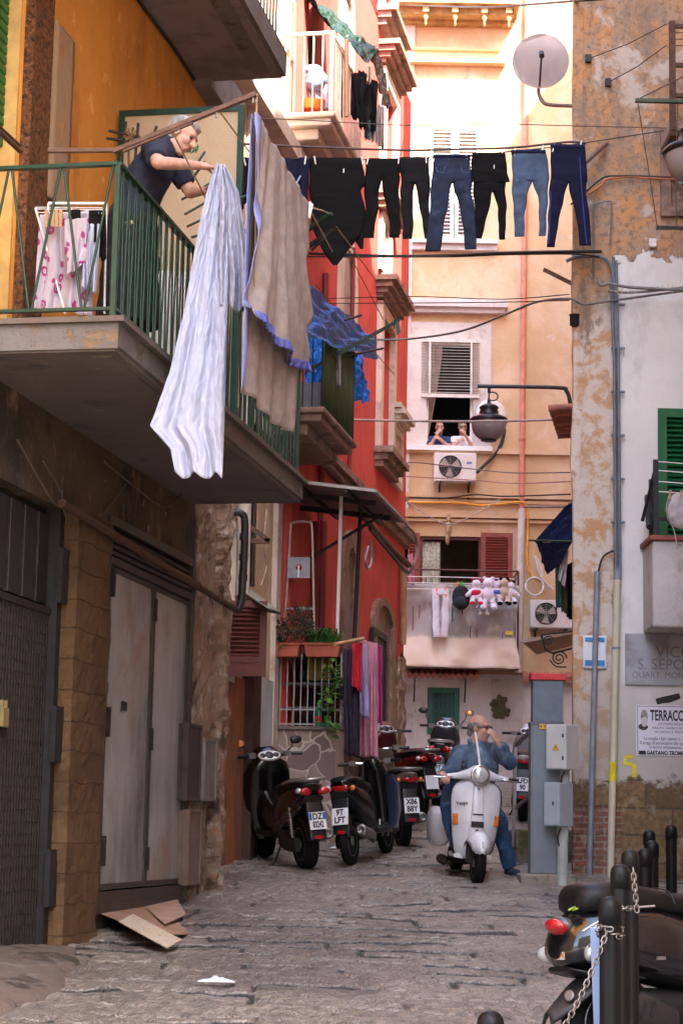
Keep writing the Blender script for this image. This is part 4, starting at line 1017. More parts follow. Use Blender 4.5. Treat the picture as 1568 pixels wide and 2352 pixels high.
def side_shade_blocks():  # unseen blocks added, stepped so the sun misses the left walls
 b = MB()
 for (x0, x1, y0, y1, z) in ((2.75, 4.0, 1.5, 10.6, 24.5), (2.752, 5.2, 10.602, 13.2, 19.0), (5.202, 12, 10.604, 19.9, 22.6), (4.002, 12, 1.5, 10.598, 19.0)): b.box(x0, x1, y0, y1, -2, z)
 b.build('side_street_shade_block', M_peach, label='unseen stepped blocks round the side street at the right, added to shade the alley', cat='house')
side_shade_blocks()
block('opposite_shade_block', 'unseen plastered block behind the viewer, its height set to cut the sky light', -14, -22, 2.5, -13, 13, M_peach)  # unseen block added, height chosen to dim the faces turned to the viewer
# ============================================================ two-wheelers
M_tyre = mat('tyre', (0.006, 0.0055, 0.0055), 0.85, 0, .3, 14, .4, 90, spec=.2)
M_chrome = mat('chrome', (0.70, 0.70, 0.70), 0.16, 1.0, .05, 5, 0)
M_steel = mat('dull_steel', (0.28, 0.27, 0.26), 0.42, .8, .15, 8, .1)
M_engine = mat('engine_grey', (0.022, 0.021, 0.02), 0.55, .4, .3, 12, .3)
M_seat = mat('seat_vinyl', (0.009, 0.008, 0.008), 0.42, 0, .2, 6, .25, 120, spec=.25)
M_redlens = mat('red_lens', (0.42, 0.008, 0.010), 0.12, 0, .2, 30, .2, coat=.5)
M_amber = mat('amber_lens', (0.62, 0.16, 0.015), 0.15, 0, .2, 30, .2, coat=.5)
M_clear = mat('clear_lens', (0.55, 0.56, 0.56), 0.1, .3, .25, 24, .3, coat=.6)
M_plate = mat('plate_white', (0.74, 0.74, 0.76), .4, 0, .05, 8, .05)
M_plateblue = mat('plate_blue', (0.02, 0.10, 0.45), .4, 0, .1, 8, 0)
M_ink = mat('ink', (0.012, 0.012, 0.014), .6, 0, .1, 8, 0)
def paint(name, c, rough=.22, metal=0.0): return mat(name, c, rough, metal, .08, 4, 0, coat=.5)
def wheel(root, x, r, wt, rimmat, spokes=5, fine=False, y=0):
 b = MB(); ri = r * .62; k = r - ri
 b.lathe([(ri, -wt * .42), (ri + k * .45, -wt * .5), (r - .016, -wt * .40), (r - .002, -wt * .18), (r, 0), (r - .002, wt * .18), (r - .016, wt * .40), (ri + k * .45, wt * .5), (ri, wt * .42)], (x, y, r), (0, 1, 0), 32)
 t = b.build('wheel', M_tyre, root, local=True)
 b = MB(); b.lathe([(ri * .86, -wt * .40), (ri + .004, -wt * .43), (ri + .004, wt * .43), (ri * .86, wt * .40)], (x, y, r), (0, 1, 0), 28)
 b.lathe([(ri * .86, wt * .40), (ri * .86, -wt * .40)], (x, y, r), (0, 1, 0), 28)
 b.lathe([(.0, -wt * .5), (r * .2, -wt * .48), (r * .2, wt * .48), (0, wt * .5)], (x, y, r), (0, 1, 0), 14)
 n = 18 if fine else spokes
 for i in range(n):
  a = 2 * math.pi * i / n; d = V((math.cos(a), 0, math.sin(a)))
  c = V((x, y, r)); b.bar(c + d * r * .15, c + d * ri * .9, .006 if fine else .04, .006 if fine else .022, V((0, 1, 0)))
 b.lathe([(r * .25, -wt * .40), (r * .50, -wt * .40), (r * .50, -wt * .36), (r * .25, -wt * .36)], (x, y, r), (0, 1, 0), 22)
 b.build('rim', rimmat, t, local=True)
 return t
def plate(root, x, z, lines, w=.175, h=.175, tilt=.25, blue=True, y=0):
 M = Matrix.Translation((x, y, z)) @ Matrix.Rotation(tilt, 4, 'Y')
 b = MB(); b.obox((0, 0, 0), (.004, 0, 0), (0, w / 2, 0), (0, 0, h / 2)); b.xf(M); p = b.build('number_plate', M_plate, root, local=True, bevel=.003)
 if blue:
  b = MB(); b.obox((-.006, w / 2 - .016, h / 4), (.001, 0, 0), (0, .014, 0), (0, 0, h / 4 - .008)); b.obox((-.006, -w / 2 + .016, h / 4), (.001, 0, 0), (0, .014, 0), (0, 0, h / 4 - .008)); b.xf(M); b.build('blue_band', M_plateblue, p, local=True)
 G = gm(root) @ M
 for i, t in enumerate(lines):
  T = G @ frameM((-.0075, 0, h * (.23 - .46 * i)), (0, -1, 0), (0, 0, 1))
  text('plate_text', t, T, h * .50, M_ink, p, .0008, sx=min(.86, 2.6 / max(1, len(t))), bold=.003)
 return p
def mirror(root, y, base, top, m=M_black, glass=None):
 b = MB(); b.tube(resample([base, lerp(V(base), V(top), .6) + V((0, y * .03, 0)), top], 4), .008, 6)
 M = Matrix.Rotation(.2, 3, 'Y'); b.ell(V(top) + V((0, y * .05, .02)), (.022, .068, .046), M, 14, 8)
 mm = b.build('mirror', m, root, local=True)
 b = MB(); b.ell(V(top) + V((-.014, y * .05, .018)), (.012, .060, .039), M, 14, 8); b.build('mirror_glass', glass or M_black, mm, local=True)
def fender_arc(b, x, r, wd, a0, a1, th=.006, rr=.03):
 def fn(u, v):
  a = rad(lerp(a0, a1, v)); s_ = (u - .5) * 2
  R_ = r + rr - .035 * abs(s_) ** 3
  return V((x + R_ * math.cos(a), s_ * wd / 2, r + R_ * math.sin(a)))
 b.grid(fn, 8, 20)
def scooter(name, label, loc, rz, lean, P, cat='scooter', group='scooters parked along the alley'):
 root = thing(name, label, cat, loc, rz, group); root.rotation_euler = (lean, 0, rz)
 sq = P.get('squash', 1.0)
 def B_(mb, nm, m, par=root, **k):
  if sq != 1: mb.v = [V((-.6 + (p.x + .6) * sq, p.y, p.z)) if p.x < -.6 else p for p in mb.v]
  return mb.build(nm, m, par, local=True, **k)
 body, r = P['body'], P.get('r', .24)
 xr, xf = -.62, .68
 wt = P.get('wt', .12)
 wheel(root, xr, r, wt, P.get('rim', M_steel), P.get('sp', 5), P.get('fine', False)); wheel(root, xf, r, wt * .88, P.get('rim', M_steel), P.get('sp', 5), P.get('fine', False))
 # rear bodywork
 tl = P.get('tail', 1.0); b = MB()
 b.sup([(-1.0 * tl, 0, .86, .03, .02), (-.95 * tl, 0, .84, .09, .05), (-.80, 0, .79, .135, .085), (-.58, 0, .72, .155, .125), (-.34, 0, .645, .165, .165), (-.12, 0, .56, .15, .20), (.04, 0, .46, .125, .15), (.09, 0, .42, .09, .10)], 'x', 24, 2.8)
 B_(b, 'body', body)
 b = MB(); b.sup([(-.94, 0, .74, .10, .03), (-.80, 0, .68, .125, .05), (-.5, 0, .55, .14, .08), (-.2, 0, .42, .15, .08), (.0, 0, .36, .14, .06)], 'x', 18, 3); B_(b, 'side_panel', P.get('panel', M_black))
 b = MB(); b.sup([(-.03, 0, .31, .13, .03), (.2, 0, .30, .17, .035), (.42, 0, .31, .17, .035), (.55, 0, .36, .12, .04)], 'x', 18, 4); B_(b, 'footboard', M_black)
 if P.get('tunnel'):
  b = MB(); b.sup([(-.12, 0, .50, .14, .20), (.1, 0, .46, .13, .17), (.3, 0, .47, .13, .18), (.5, 0, .55, .15, .25)], 'x', 20, 2.6); B_(b, 'centre_tunnel', body)
 b = MB(); k_ = P.get('front', 1.0); b.sup([(.22, .50, 0, .05, .12 * k_), (.34, .53, 0, .08, .18 * k_), (.55, .55, 0, .11, .215 * k_), (.75, .53, 0, .12, .225 * k_), (.92, .50, 0, .12, .215 * k_), (1.02, .46, 0, .12, .18 * k_), (1.06, .43, 0, .08, .12 * k_)], 'z', 24, 2.5); B_(b, 'front_apron', body)
 b = MB(); b.sup([(.55, .62, 0, .05, .10), (.72, .65, 0, .06, .13), (.86, .62, 0, .05, .12), (.92, .58, 0, .03, .08)], 'z', 18, 2.2); B_(b, 'headlamp', M_clear)
 if P.get('cowl', True):
  b = MB(); b.sup([(1.0, .50, 0, .11, .17), (1.08, .50, 0, .11, .16), (1.15, .52, 0, .07, .13), (1.19, .55, 0, .03, .09)], 'z', 20, 2.4); B_(b, 'cowl', P.get('cowlm', body))
  b = MB(); b.sup([(1.055, 0, .40, .015, .01), (1.075, 0, .40, .115, .06), (1.085, 0, .41, .12, .06)], 'z', 18, 2.2)
  b = MB(); M = Matrix.Translation((.385, 0, 1.10)) @ Matrix.Rotation(-.85, 4, 'Y')
  s0 = len(b.v); b.sup([(-.012, 0, 0, .055, .115), (.0, 0, 0, .07, .13), (.012, 0, 0, .055, .115)], 'z', 22, 2.2); b.xf(M, s0); d = B_(b, 'dashboard', mat('dial_white', (.62, .62, .62), .3, .2))
  b = MB(); s0 = len(b.v)
  for (yy, rr) in ((0, .042), (.075, .026), (-.075, .026)): b.lathe([(0, .018), (rr, .018), (rr + .006, .014), (rr + .006, .0)], (0, yy, .0), (0, 0, 1), 16)
  b.xf(M, s0); B_(b, 'dial', M_black, d)
 # steering
 hz = P.get('hz', 1.06)
 b = MB()
 for s_ in (1, -1): b.tube(resample([(.44, 0, hz - .02), (.42, s_ * .12, hz), (.37, s_ * .24, hz + .01)], 4), .019, 8)
 b.tube([(.44, 0, hz - .02), (.50, 0, .62)], .03, 8); hb = B_(b, 'handlebar', P.get('bar', M_black))
 for s_ in (1, -1):
  b = MB(); b.tube([(.37, s_ * .23, hz + .01), (.335, s_ * .36, hz + .008)], .0185, 10); B_(b, 'grip', M_black, hb)
  b = MB(); b.tube([(.39, s_ * .2, hz + .01), (.405, s_ * .27, hz), (.375, s_ * .35, hz - .01)], .007, 6); b.obox((.375, s_ * .2, hz + .012), (.03, 0, 0), (0, .035, 0), (0, 0, .028)); B_(b, 'brake_lever', M_steel, hb)
  if P.get('mirrors', True):
   g = P.get('mglass', {}).get(s_)
   mirror(root, s_, (.40, s_ * .20, hz + .03), (.42, s_ * P.get('mw', .28), hz + P.get('mh', .20)), M_black, g)
 # front wheel guard and fork
 b = MB(); fender_arc(b, xf, r, .13, 35, 168); B_(b, 'front_mudguard', body, solid=.006)
 b = MB()
 for s_ in (1, -1): b.tube([(.52, s_ * .075, .62), (xf, s_ * .075, r)], .018, 8)
 B_(b, 'fork', M_steel)
 # seat
 b = MB(); b.sup([(-.86, 0, .865, .05, .02), (-.82, 0, .875, .11, .045), (-.62, 0, .865, .145, .06), (-.42, 0, .84, .155, .065), (-.33, 0, .80, .155, .065), (-.10, 0, .775, .135, .06), (.02, 0, .765, .09, .045), (.05, 0, .76, .05, .02)], 'x', 22, 2.8); B_(b, 'seat', M_seat)
 # rear end
 if P.get('rack', True):
  b = MB(); pts = [(-.45, .16, .86), (-.72, .17, .90), (-.95, .13, .93), (-1.02, 0, .935), (-.95, -.13, .93), (-.72, -.17, .90), (-.45, -.16, .86)]; b.tube(resample(pts, 4), .014, 8); b.tube([(-.86, .16, .91), (-.86, -.16, .91)], .011, 6); B_(b, 'grab_rail', P.get('rackm', M_alu))
 for s_ in ((1, -1) if P.get('split_lamp', True) else (0,)):
  b = MB(); M = Matrix.Rotation(s_ * .35, 3, 'Z'); b.ell((-.955 * tl, s_ * .085, .81), (.035, .075 if s_ else .09, .042), M, 16, 8); lamp = B_(b, 'tail_lamp', M_redlens)
  if s_:
   b = MB(); b.ell((-.93 * tl, s_ * .155, .82), (.04, .035, .03), M, 12, 8); B_(b, 'indicator', P.get('ind', M_clear), lamp)
  else:
   for q in (1, -1):
    b = MB(); b.ell((-.93 * tl, q * .13, .80), (.03, .03, .028), None, 12, 8); B_(b, 'indicator', P.get('ind', M_amber), lamp)
 b = MB(); b.sup([(.34, -1.02, 0, .012, .085), (.5, -.985, 0, .014, .095), (.66, -.93, 0, .016, .09), (.78, -.88, 0, .02, .08)], 'z', 16, 4); B_(b, 'plate_holder', M_black)
 plate(root, -.6 - .415 * sq, P.get('pz', .52), P['plate'], tilt=.28, blue=P.get('blue', True))
 b = MB(); b.obox((-1.03, 0, .36), (.008, 0, 0), (0, .04, 0), (0, 0, .018)); B_(b, 'reflector', M_redlens)
 b = MB(); fender_arc(b, xr, r, .14, 60, 170); B_(b, 'rear_mudguard', M_black, solid=.006)
 # engine, shock, exhaust
 b = MB(); b.sup([(-.70, .11, r, .03, .07), (-.5, .12, .26, .045, .085), (-.25, .10, .29, .06, .10), (-.1, .05, .32, .06, .08)], 'x', 16, 3); b.sup([(-.45, 0, .36, .07, .08), (-.28, 0, .36, .10, .11), (-.1, 0, .34, .08, .08)], 'x', 16, 3); B_(b, 'engine', M_engine)
 b = MB()
 for k in range(8): b.lathe([(.026, 0), (.034, .006), (.026, .012)], (-.60 + .006 * k, .13, .36 + k * .028), (0.1, 0, 1), 10)
 b.tube([(-.61, .13, .30), (-.54, .13, .68)], .014, 8); B_(b, 'shock_absorber', M_steel)
 b = MB(); b.lathe([(.02, -.18), (.045, -.10), (.058, 0), (.062, .22), (.06, .40), (.045, .42), (.028, .42), (.028, .38), (0, .38)], (-.42, -.17, .30), (-1, -.02, .16), 18); b.tube(resample([(-.15, -.05, .26), (-.2, -.14, .22), (-.30, -.165, .28)], 5), .02, 8); B_(b, 'exhaust', P.get('exm', M_steel))
 b = MB(); b.tube([(-.15, .08, .25), (-.18, .20, .02)], .012, 6); b.tube([(-.18, .20, .02), (-.10, .22, .01)], .010, 6); B_(b, 'stand', M_iron)
 if P.get('legshield'):
  b = MB()
  for s_ in (1, -1): b.sup([(.30, .46, s_ * .17, .015, .05), (.50, .49, s_ * .20, .018, .085), (.75, .48, s_ * .20, .018, .085), (.88, .45, s_ * .18, .012, .05)], 'z', 14, 2.6)
  B_(b, 'leg_shield', P['legshield'])
 return root
def spot(px, py, lift=0.0):
 """point of the street seen at a pixel"""
 r = ray(px, py); lo, hi = 5.0, 45.0
 for _ in range(50):
  mid = (lo + hi) / 2; P = CAMP + r * (mid / r.y)
  if P.z > gz(mid): lo = mid
  else: hi = mid
 P = CAMP + r * (lo / r.y); P.z = gz(lo) + lift; return P
def park(px, Y, rz):
 """root position so that the rear tyre stands at column px, depth Y"""
 P = atY(px, 1900, Y); q = V((P.x, Y, 0)) + Matrix.Rotation(rz, 3, 'Z') @ V((.62, 0, 0)); q.z = (gz(Y) + gz(q.y)) / 2 + .0; return q
M_pblack = paint('black_lacquer', (0.004, 0.0036, 0.004), .2)
M_pbrown = paint('bronze_lacquer', (0.02, 0.016, 0.015), .28, .2)
def tilt_to_slope(o):
 rz = o.rotation_euler.z; y = o.location.y; s_ = (gz(y + .6) - gz(y - .6)) / 1.2
 # pitch along the heading so both tyres touch the climbing street
 o.rotation_euler.y = -math.atan(s_ * math.sin(rz)); return o
M_mirror_warm = mat('warm_mirror', (0.75, 0.35, 0.12), .1, .3, .1, 5, 0)
rz = rad(111); s = scooter('scooter', 'glossy black scooter with an orange mirror and plate DZ 83242 by the stone-clad wall', park(706, 20.5, rz), rz, -.10,
 dict(body=M_pblack, panel=M_pbrown, plate=['DZ', '83242'], mglass={1: M_mirror_warm}, mw=.27, mh=.13, tunnel=True, rackm=M_alu, r=.26, wt=.15, front=1.18, hz=1.10)); tilt_to_slope(s)
rz = rad(72); s = scooter('moped', 'black moped with blue leg shield and a dim dark plate, second in the parked row', park(808, 21.0, rz), rz, -.09,
 dict(body=M_pblack, plate=['9T', 'LFT'], cowl=False, split_lamp=False, rack=False, fine=True, rim=M_steel, r=.25, wt=.085, front=.62, legshield=paint('blue_lacquer', (.02, .026, .05)), squash=.6, tail=.9, blue=False, mirrors=False, hz=1.02, bar=M_chrome), 'moped'); tilt_to_slope(s)
rz = rad(104); s = scooter('scooter', 'brown and black scooter with a white plate reading X86 B8Y behind the black moped', park(925, 23.1, rz), rz, -.05,
 dict(body=paint('brown_lacquer', (.10, .07, .055), .3), plate=['X86', 'B8Y'], split_lamp=False, cowl=False, blue=False, bar=M_chrome, rackm=M_steel, mirrors=False, exm=M_steel)); tilt_to_slope(s)
rz = rad(114); s = scooter('scooter', 'dark red topped scooter with twin red tail lamps under the pink cloths', park(960, 26.0, rz), rz, -.06,
 dict(body=paint('dark_red_lacquer', (.09, .008, .010)), plate=['', ''], blue=False, bar=M_steel, mirrors=False)); tilt_to_slope(s)
rz = rad(84); s = scooter('scooter', 'big black scooter with blue-edged plate farthest up the parked row', park(1003, 27.6, rz), rz, .05,
 dict(body=paint('grey_lacquer', (.03, .03, .034)), plate=['9T', '31T2'], cowl=True, bar=M_steel, wt=.15, mglass={-1: M_mirror_warm}, ind=M_clear)); tilt_to_slope(s)
rz = rad(82); s = scooter('scooter', 'silver tailed scooter half hidden behind the grey cabinet', park(1199, 26.0, rz), rz, .04,
 dict(body=paint('silver_lacquer', (.42, .42, .43), .3, .3), panel=M_black, plate=['LFD', '90'], blue=False, split_lamp=False, rack=False, mirrors=False)); tilt_to_slope(s)
# ------------------------------------------------------------ white scooter ridden by the man
def white_scooter():
 P = spot(1094, 2029); rz = rad(-90 + 6)
 # local: +x forward; front wheel contact at x = +.62
 q = V((P.x, P.y, 0)) - Matrix.Rotation(rz, 3, 'Z') @ V((.62, 0, 0)); q.z = (gz(P.y) + gz(q.y)) / 2 + .0
 root = thing('white_scooter', 'old white scooter with amber indicators ridden by the man in denim', 'scooter', q, rz); root.rotation_euler = (rad(-2.5), 0, rz); tilt_to_slope(root)
 B_ = lambda mb, nm, m, par=root, **k: mb.build(nm, m, par, local=True, **k)
 Wp = mat('white_enamel', (.66, .66, .68), .25, 0, .06, 5, 0, coat=.4, dirt=(.28, .22, .17), dirt_t=.72)
 wheel(root, -.62, .215, .10, M_steel); wheel(root, .62, .215, .10, M_steel)
 # leg shield: a curved, inward-bowed sheet with rounded shoulders
 def sh(u, v):
  z = lerp(.235, .985, v); s_ = (u - .5) * 2
  hw = interp(z, [.235, .30, .45, .62, .80, .88, .93, .965, .985], [.15, .185, .215, .235, .245, .235, .205, .15, .09])
  x = interp(z, [.235, .35, .6, .9, .985], [.30, .335, .36, .33, .315]) + .055 * (1 - s_ * s_) - .05 * abs(s_) ** 3
  return V((x, s_ * hw, z))
 b = MB(); b.grid(sh, 30, 30); ls = B_(b, 'leg_shield', Wp, solid=.008)
 b = MB(); ed = [sh(0, t) + V((0, -.004, 0)) for t in np.linspace(0, 1, 24)] + [sh(t, 1) + V((0, 0, .004)) for t in np.linspace(0, 1, 12)][1:] + [sh(1, t) + V((0, .004, 0)) for t in np.linspace(1, 0, 24)][1:]; b.tube(ed, .0075, 6); B_(b, 'edge_trim', M_black, ls)
 b = MB(); b.sup([(.44, .42, 0, .03, .075), (.58, .425, 0, .034, .065), (.75, .405, 0, .034, .055), (.92, .375, 0, .03, .05), (.99, .36, 0, .02, .045)], 'z', 16, 4); hc = B_(b, 'horn_cast', Wp, ls)
 b = MB(); b.obox((.455, 0, .565), (.012, 0, 0), (0, .060, 0), (0, 0, .028)); b.obox((.452, 0, .66), (.008, 0, 0), (0, .05, 0), (0, 0, .006)); B_(b, 'horn_grille', M_ink, ls)
 b = MB(); b.ell((.412, 0, .90), (.01, .012, .012)); B_(b, 'badge', mat('badge_blue', (.25, .35, .5), .3), ls)
 G = gm(root)
 text('script', 'Vespa', G @ frameM((.392, -.150, .755), (-.05, 1, .08), (-.12, 0, 1)), .050, M_ink, ls, .002, bold=.001)
 for s_ in (1, -1):
  b = MB(); b.obox((.335, s_ * .195, .60), (.03, 0, 0), (0, .027, 0), (0, 0, .052)); B_(b, 'indicator', M_amber, root, bevel=.008)
 # mudguard
 b = MB()
 def mg(u, v):
  s_ = (u - .5) * 2; a = rad(lerp(20, 140, v)); w_ = interp(v, [0, .15, .6, 1], [.03, .085, .125, .12])
  R_ = .285 - .10 * abs(s_) ** 2.4
  return V((.60 + R_ * math.cos(a) * .95, s_ * w_, .225 + R_ * math.sin(a)))
 b.grid(mg, 16, 22); B_(b, 'front_mudguard', Wp, solid=.006)
 b = MB(); b.obox((.80, 0, .385), (.02, 0, .012), (0, .01, 0), (-.02, 0, .03)); B_(b, 'mudguard_crest', M_steel)
 b = MB(); b.tube([(.52, -.085, .42), (.60, -.085, .215)], .02, 8); b.tube([(.27, 0, .97), (.46, 0, .42)], .03, 8); b.obox((.53, 0, .40), (.03, 0, 0), (0, .09, 0), (0, 0, .03)); b.obox((.55, -.03, .30), (.07, 0, 0), (0, .07, 0), (0, 0, .09)); B_(b, 'fork', M_engine)
 # headset, lamp, grips
 b = MB(); b.sup([(-.30, 1.0, .30, .022, .022), (-.20, 1.01, .31, .032, .034), (-.11, 1.03, .33, .05, .06), (-.05, 1.045, .345, .072, .085), (0, 1.05, .35, .078, .09), (.05, 1.045, .345, .072, .085), (.11, 1.03, .33, .05, .06), (.20, 1.01, .31, .032, .034), (.30, 1.0, .30, .022, .022)], 'y', 20, 2.3); hs = B_(b, 'headset', Wp)
 b = MB(); b.lathe([(.088, -.02), (.094, .015), (.088, .026), (.078, .026)], (.43, 0, 1.035), (1, 0, .08), 28); B_(b, 'lamp_rim', M_chrome, hs)
 b = MB(); b.lathe([(.08, .02), (.06, .036), (.03, .043), (0, .045)], (.43, 0, 1.035), (1, 0, .08), 24); B_(b, 'headlamp', M_clear, hs)
 for s_ in (1, -1):
  b = MB(); b.tube([(.30, s_ * .28, 1.0), (.275, s_ * .40, .995)], .020, 10); B_(b, 'grip', M_black, hs)
  b = MB(); b.tube([(.33, s_ * .25, 1.0), (.35, s_ * .33, .99), (.32, s_ * .43, .985)], .008, 6); B_(b, 'brake_lever', M_chrome, hs)
 # wind screen with a white centre stripe and clips
 def ws(u, v):
  s_ = (u - .5) * 2; z = lerp(1.03, 1.44, v); w_ = interp(v, [0, .3, .8, 1], [.20, .24, .22, .12])
  return V((.42 - .13 * v + .02 - .05 * s_ * s_, s_ * w_, z - .03 * s_ * s_ * v))
 b = MB(); b.grid(ws, 20, 14); wsn = B_(b, 'windscreen', glassmat('acrylic', (.8, .86, .88), .035, .0))
 b = MB(); b.tube([ws(.5, t) + V((.004, -.055 * t ** 1.5, 0)) for t in np.linspace(0, 1, 12)], [.011] * 12, 6); B_(b, 'screen_stripe', M_white, wsn)
 for s_ in (-1, 1):
  for z in (1.08, 1.13):
   b = MB(); b.ell((.40, s_ * .17, z + .02), (.012, .013, .013)); B_(b, 'clip', M_black, wsn)
 # floor, cowls, seat
 b = MB(); b.sup([(-.15, 0, .24, .17, .02), (.1, 0, .235, .20, .02), (.32, 0, .25, .19, .025)], 'x', 16, 4); B_(b, 'footboard', Wp)
 for s_ in (1, -1):
  b = MB(); b.sup([(-.95, s_ * .17, .50, .03, .06), (-.88, s_ * .21, .48, .06, .14), (-.65, s_ * .235, .46, .085, .20), (-.40, s_ * .23, .46, .08, .19), (-.2, s_ * .2, .45, .05, .15), (-.14, s_ * .18, .44, .02, .08)], 'x', 18, 2.4); B_(b, 'cowl', Wp)
 b = MB(); b.sup([(-1.0, 0, .58, .05, .03), (-.9, 0, .60, .12, .10), (-.6, 0, .58, .15, .16), (-.2, 0, .55, .14, .14), (-.1, 0, .45, .12, .2)], 'x', 16, 2.6); B_(b, 'body', Wp)
 b = MB(); b.sup([(-.92, 0, .77, .10, .04), (-.7, 0, .79, .14, .055), (-.3, 0, .775, .14, .05), (-.08, 0, .75, .09, .04)], 'x', 18, 3); B_(b, 'seat', M_seat)
 b = MB(); b.sup([(-.6, .02, .2, .12, .1), (-.35, .02, .22, .15, .09), (-.15, .0, .18, .10, .05)], 'x', 14, 3); b.tube([(-.1, -.16, .14), (.0, -.2, .08), (.0, .2, .08), (-.1, .16, .14)], .014, 6); B_(b, 'engine', M_engine)
 b = MB(); b.lathe([(.02, 0), (.05, .05), (.05, .25), (.02, .28)], (-.35, -.16, .14), (-1, 0, 0), 12); B_(b, 'exhaust', M_rust)
 return root
VS = white_scooter()
# ------------------------------------------------------------ dark scooter at the lower right
def near_scooter():
 rz = rad(25); c = atY(1392, 2350, 9.62)
 q = c - Matrix.Rotation(rz, 3, 'Z') @ V((-.62, 0, .225))
 root = thing('round_tailed_scooter', 'dark round-tailed scooter with oval red tail lamp behind the bollards at lower right', 'scooter', q, rz, 'scooters parked along the alley'); root.rotation_euler = (rad(-4), 0, rz)
 def B_(mb, nm, m, par=root, **k):
  for i, p in enumerate(mb.v):
   if p.x < -.5: mb.v[i] = V((-.5 + (p.x + .5) * .74, p.y, p.z))
  return mb.build(nm, m, par, local=True, **k)
 Pm = mat('dark_navy_lacquer', (0.004, 0.0038, 0.0055), .16, 0, .1, 3, 0, coat=.8)
 wheel(root, -.62, .225, .125, mat('rim_grey', (.16, .15, .15), .4, .7), 5); wheel(root, .68, .225, .115, M_steel, 5)
 b = MB(); b.sup([(-1.02, 0, .56, .05, .035), (-1.0, 0, .565, .11, .07), (-.95, 0, .585, .155, .115), (-.85, 0, .60, .195, .15), (-.66, 0, .605, .235, .175), (-.42, 0, .59, .245, .19), (-.2, 0, .55, .215, .19), (-.05, 0, .49, .16, .17), (.02, 0, .44, .11, .12)], 'x', 34, 2.25); body = B_(b, 'body', Pm)
 # tail ridge rising to the seat
 b = MB(); b.sup([(-1.0, 0, .62, .05, .03), (-.93, 0, .67, .09, .05), (-.82, 0, .71, .115, .06), (-.6, 0, .73, .13, .06), (-.3, 0, .72, .13, .05)], 'x', 22, 2.3); B_(b, 'tail_ridge', Pm)
 b = MB(); b.tube(resample([(-.93, -.150, .645), (-.80, -.182, .70), (-.62, -.20, .745), (-.45, -.205, .76)], 5), .006, 6); B_(b, 'trim_strip', mat('trim_alu', (.6, .62, .66), .3, .8))
 b = MB(); b.ell((-.985, 0, .665), (.075, .080, .038), Matrix.Rotation(.3, 3, 'Y'), 22, 12); tlm = B_(b, 'tail_lamp', M_redlens)
 b = MB(); b.ell((-.95, 0, .668), (.085, .090, .046), Matrix.Rotation(.3, 3, 'Y'), 22, 12); B_(b, 'lamp_bezel', mat('bezel', (.10, .095, .09), .3, .4), tlm)
 for s_ in (1, -1):
  b = MB(); M = Matrix.Rotation(s_ * .75, 3, 'Z') @ Matrix.Rotation(.15, 3, 'Y'); b.ell((-.905, s_ * .178, .545), (.035, .078, .042), M, 20, 10); i_ = B_(b, 'indicator', M_clear)
  b = MB(); b.ell((-.895, s_ * .174, .545), (.034, .086, .050), M, 20, 10); B_(b, 'indicator_bezel', M_chrome, i_)
 b = MB(); b.sup([(-.985, 0, .475, .10, .012), (-.93, 0, .462, .17, .014), (-.8, 0, .445, .21, .014), (-.55, 0, .43, .235, .014)], 'x', 22, 2.4); B_(b, 'bumper_strip', M_black)
 # plate carrier sweeping back and down
 def pc(u, v):
  s_ = (u - .5) * 2; w_ = interp(v, [0, .5, .85, 1], [.155, .12, .075, .035]); x = lerp(-.70, -1.085, v); z = interp(v, [0, .35, 1], [.475, .425, .275]) - .05 * s_ * s_
  return V((x, s_ * w_, z))
 b = MB(); b.grid(pc, 10, 16); B_(b, 'plate_carrier', mat('carrier_plastic', (.02, .019, .02), .5), solid=.014)
 b = MB(); b.lathe([(.022, 0), (.03, .004), (.03, .010), (.022, .012)], (-.975, -.07, .352), (-.8, -.5, .5), 16); B_(b, 'emblem_ring', M_steel)
 # sticker and foil scraps on the tail
 b = MB()
 def st(u, v): a = lerp(-.045, .045, u) - .03; return V((-1.008 + .5 * a * a - .0 + .012 * abs(a) * 2, a, lerp(.515, .555, v)))
 b.obox((-1.013, -.035, .535), (.002, 0, 0), (0, .05, 0), (0, 0, .018)); stk = B_(b, 'sticker', mat('sticker', (.55, .45, .35), .5, 0, .4, 60, 0))
 b = MB(); b.obox((-1.0155, -.035, .538), (.0008, 0, 0), (0, .044, 0), (0, 0, .006)); B_(b, 'sticker_stripe', mat('sticker_orange', (.6, .18, .04), .5), stk)
 b = MB()
 for k in range(5): b.obox((-.90 + .02 * k, -.04 - .012 * k, .757 - .002 * k), (.022, .01, .006), (-.006, .02, -.006), (0, .002, .004))
 B_(b, 'foil', mat('lime_foil', (.36, .50, .08), .35, .2, .5, 40, .2))
 # seat with its rounded rear end and seam
 b = MB(); b.sup([(-.905, 0, .775, .04, .03), (-.895, 0, .785, .10, .055), (-.85, 0, .795, .145, .072), (-.72, 0, .80, .165, .078), (-.52, 0, .795, .17, .075), (-.36, 0, .78, .168, .068), (-.30, 0, .765, .165, .062), (-.1, 0, .765, .155, .06), (.06, 0, .76, .11, .05), (.10, 0, .755, .06, .03)], 'x', 30, 2.7); st_ = B_(b, 'seat', M_seat)
 b = MB()
 for x, hy, z in ((-.62, .169, .797), (-.33, .168, .772)):
  b.tube([V((x + .02 * abs(t), hy * t, z + .076 * math.sqrt(max(0, 1 - abs(t) ** 2.7)))) for t in np.linspace(-1, 1, 18)], .004, 5)
 B_(b, 'seat_seam', M_black, st_)
 b = MB(); b.obox((-.45, -.238, .52), (.022, 0, 0), (0, .008, 0), (0, 0, .008)); B_(b, 'side_badge', M_steel)
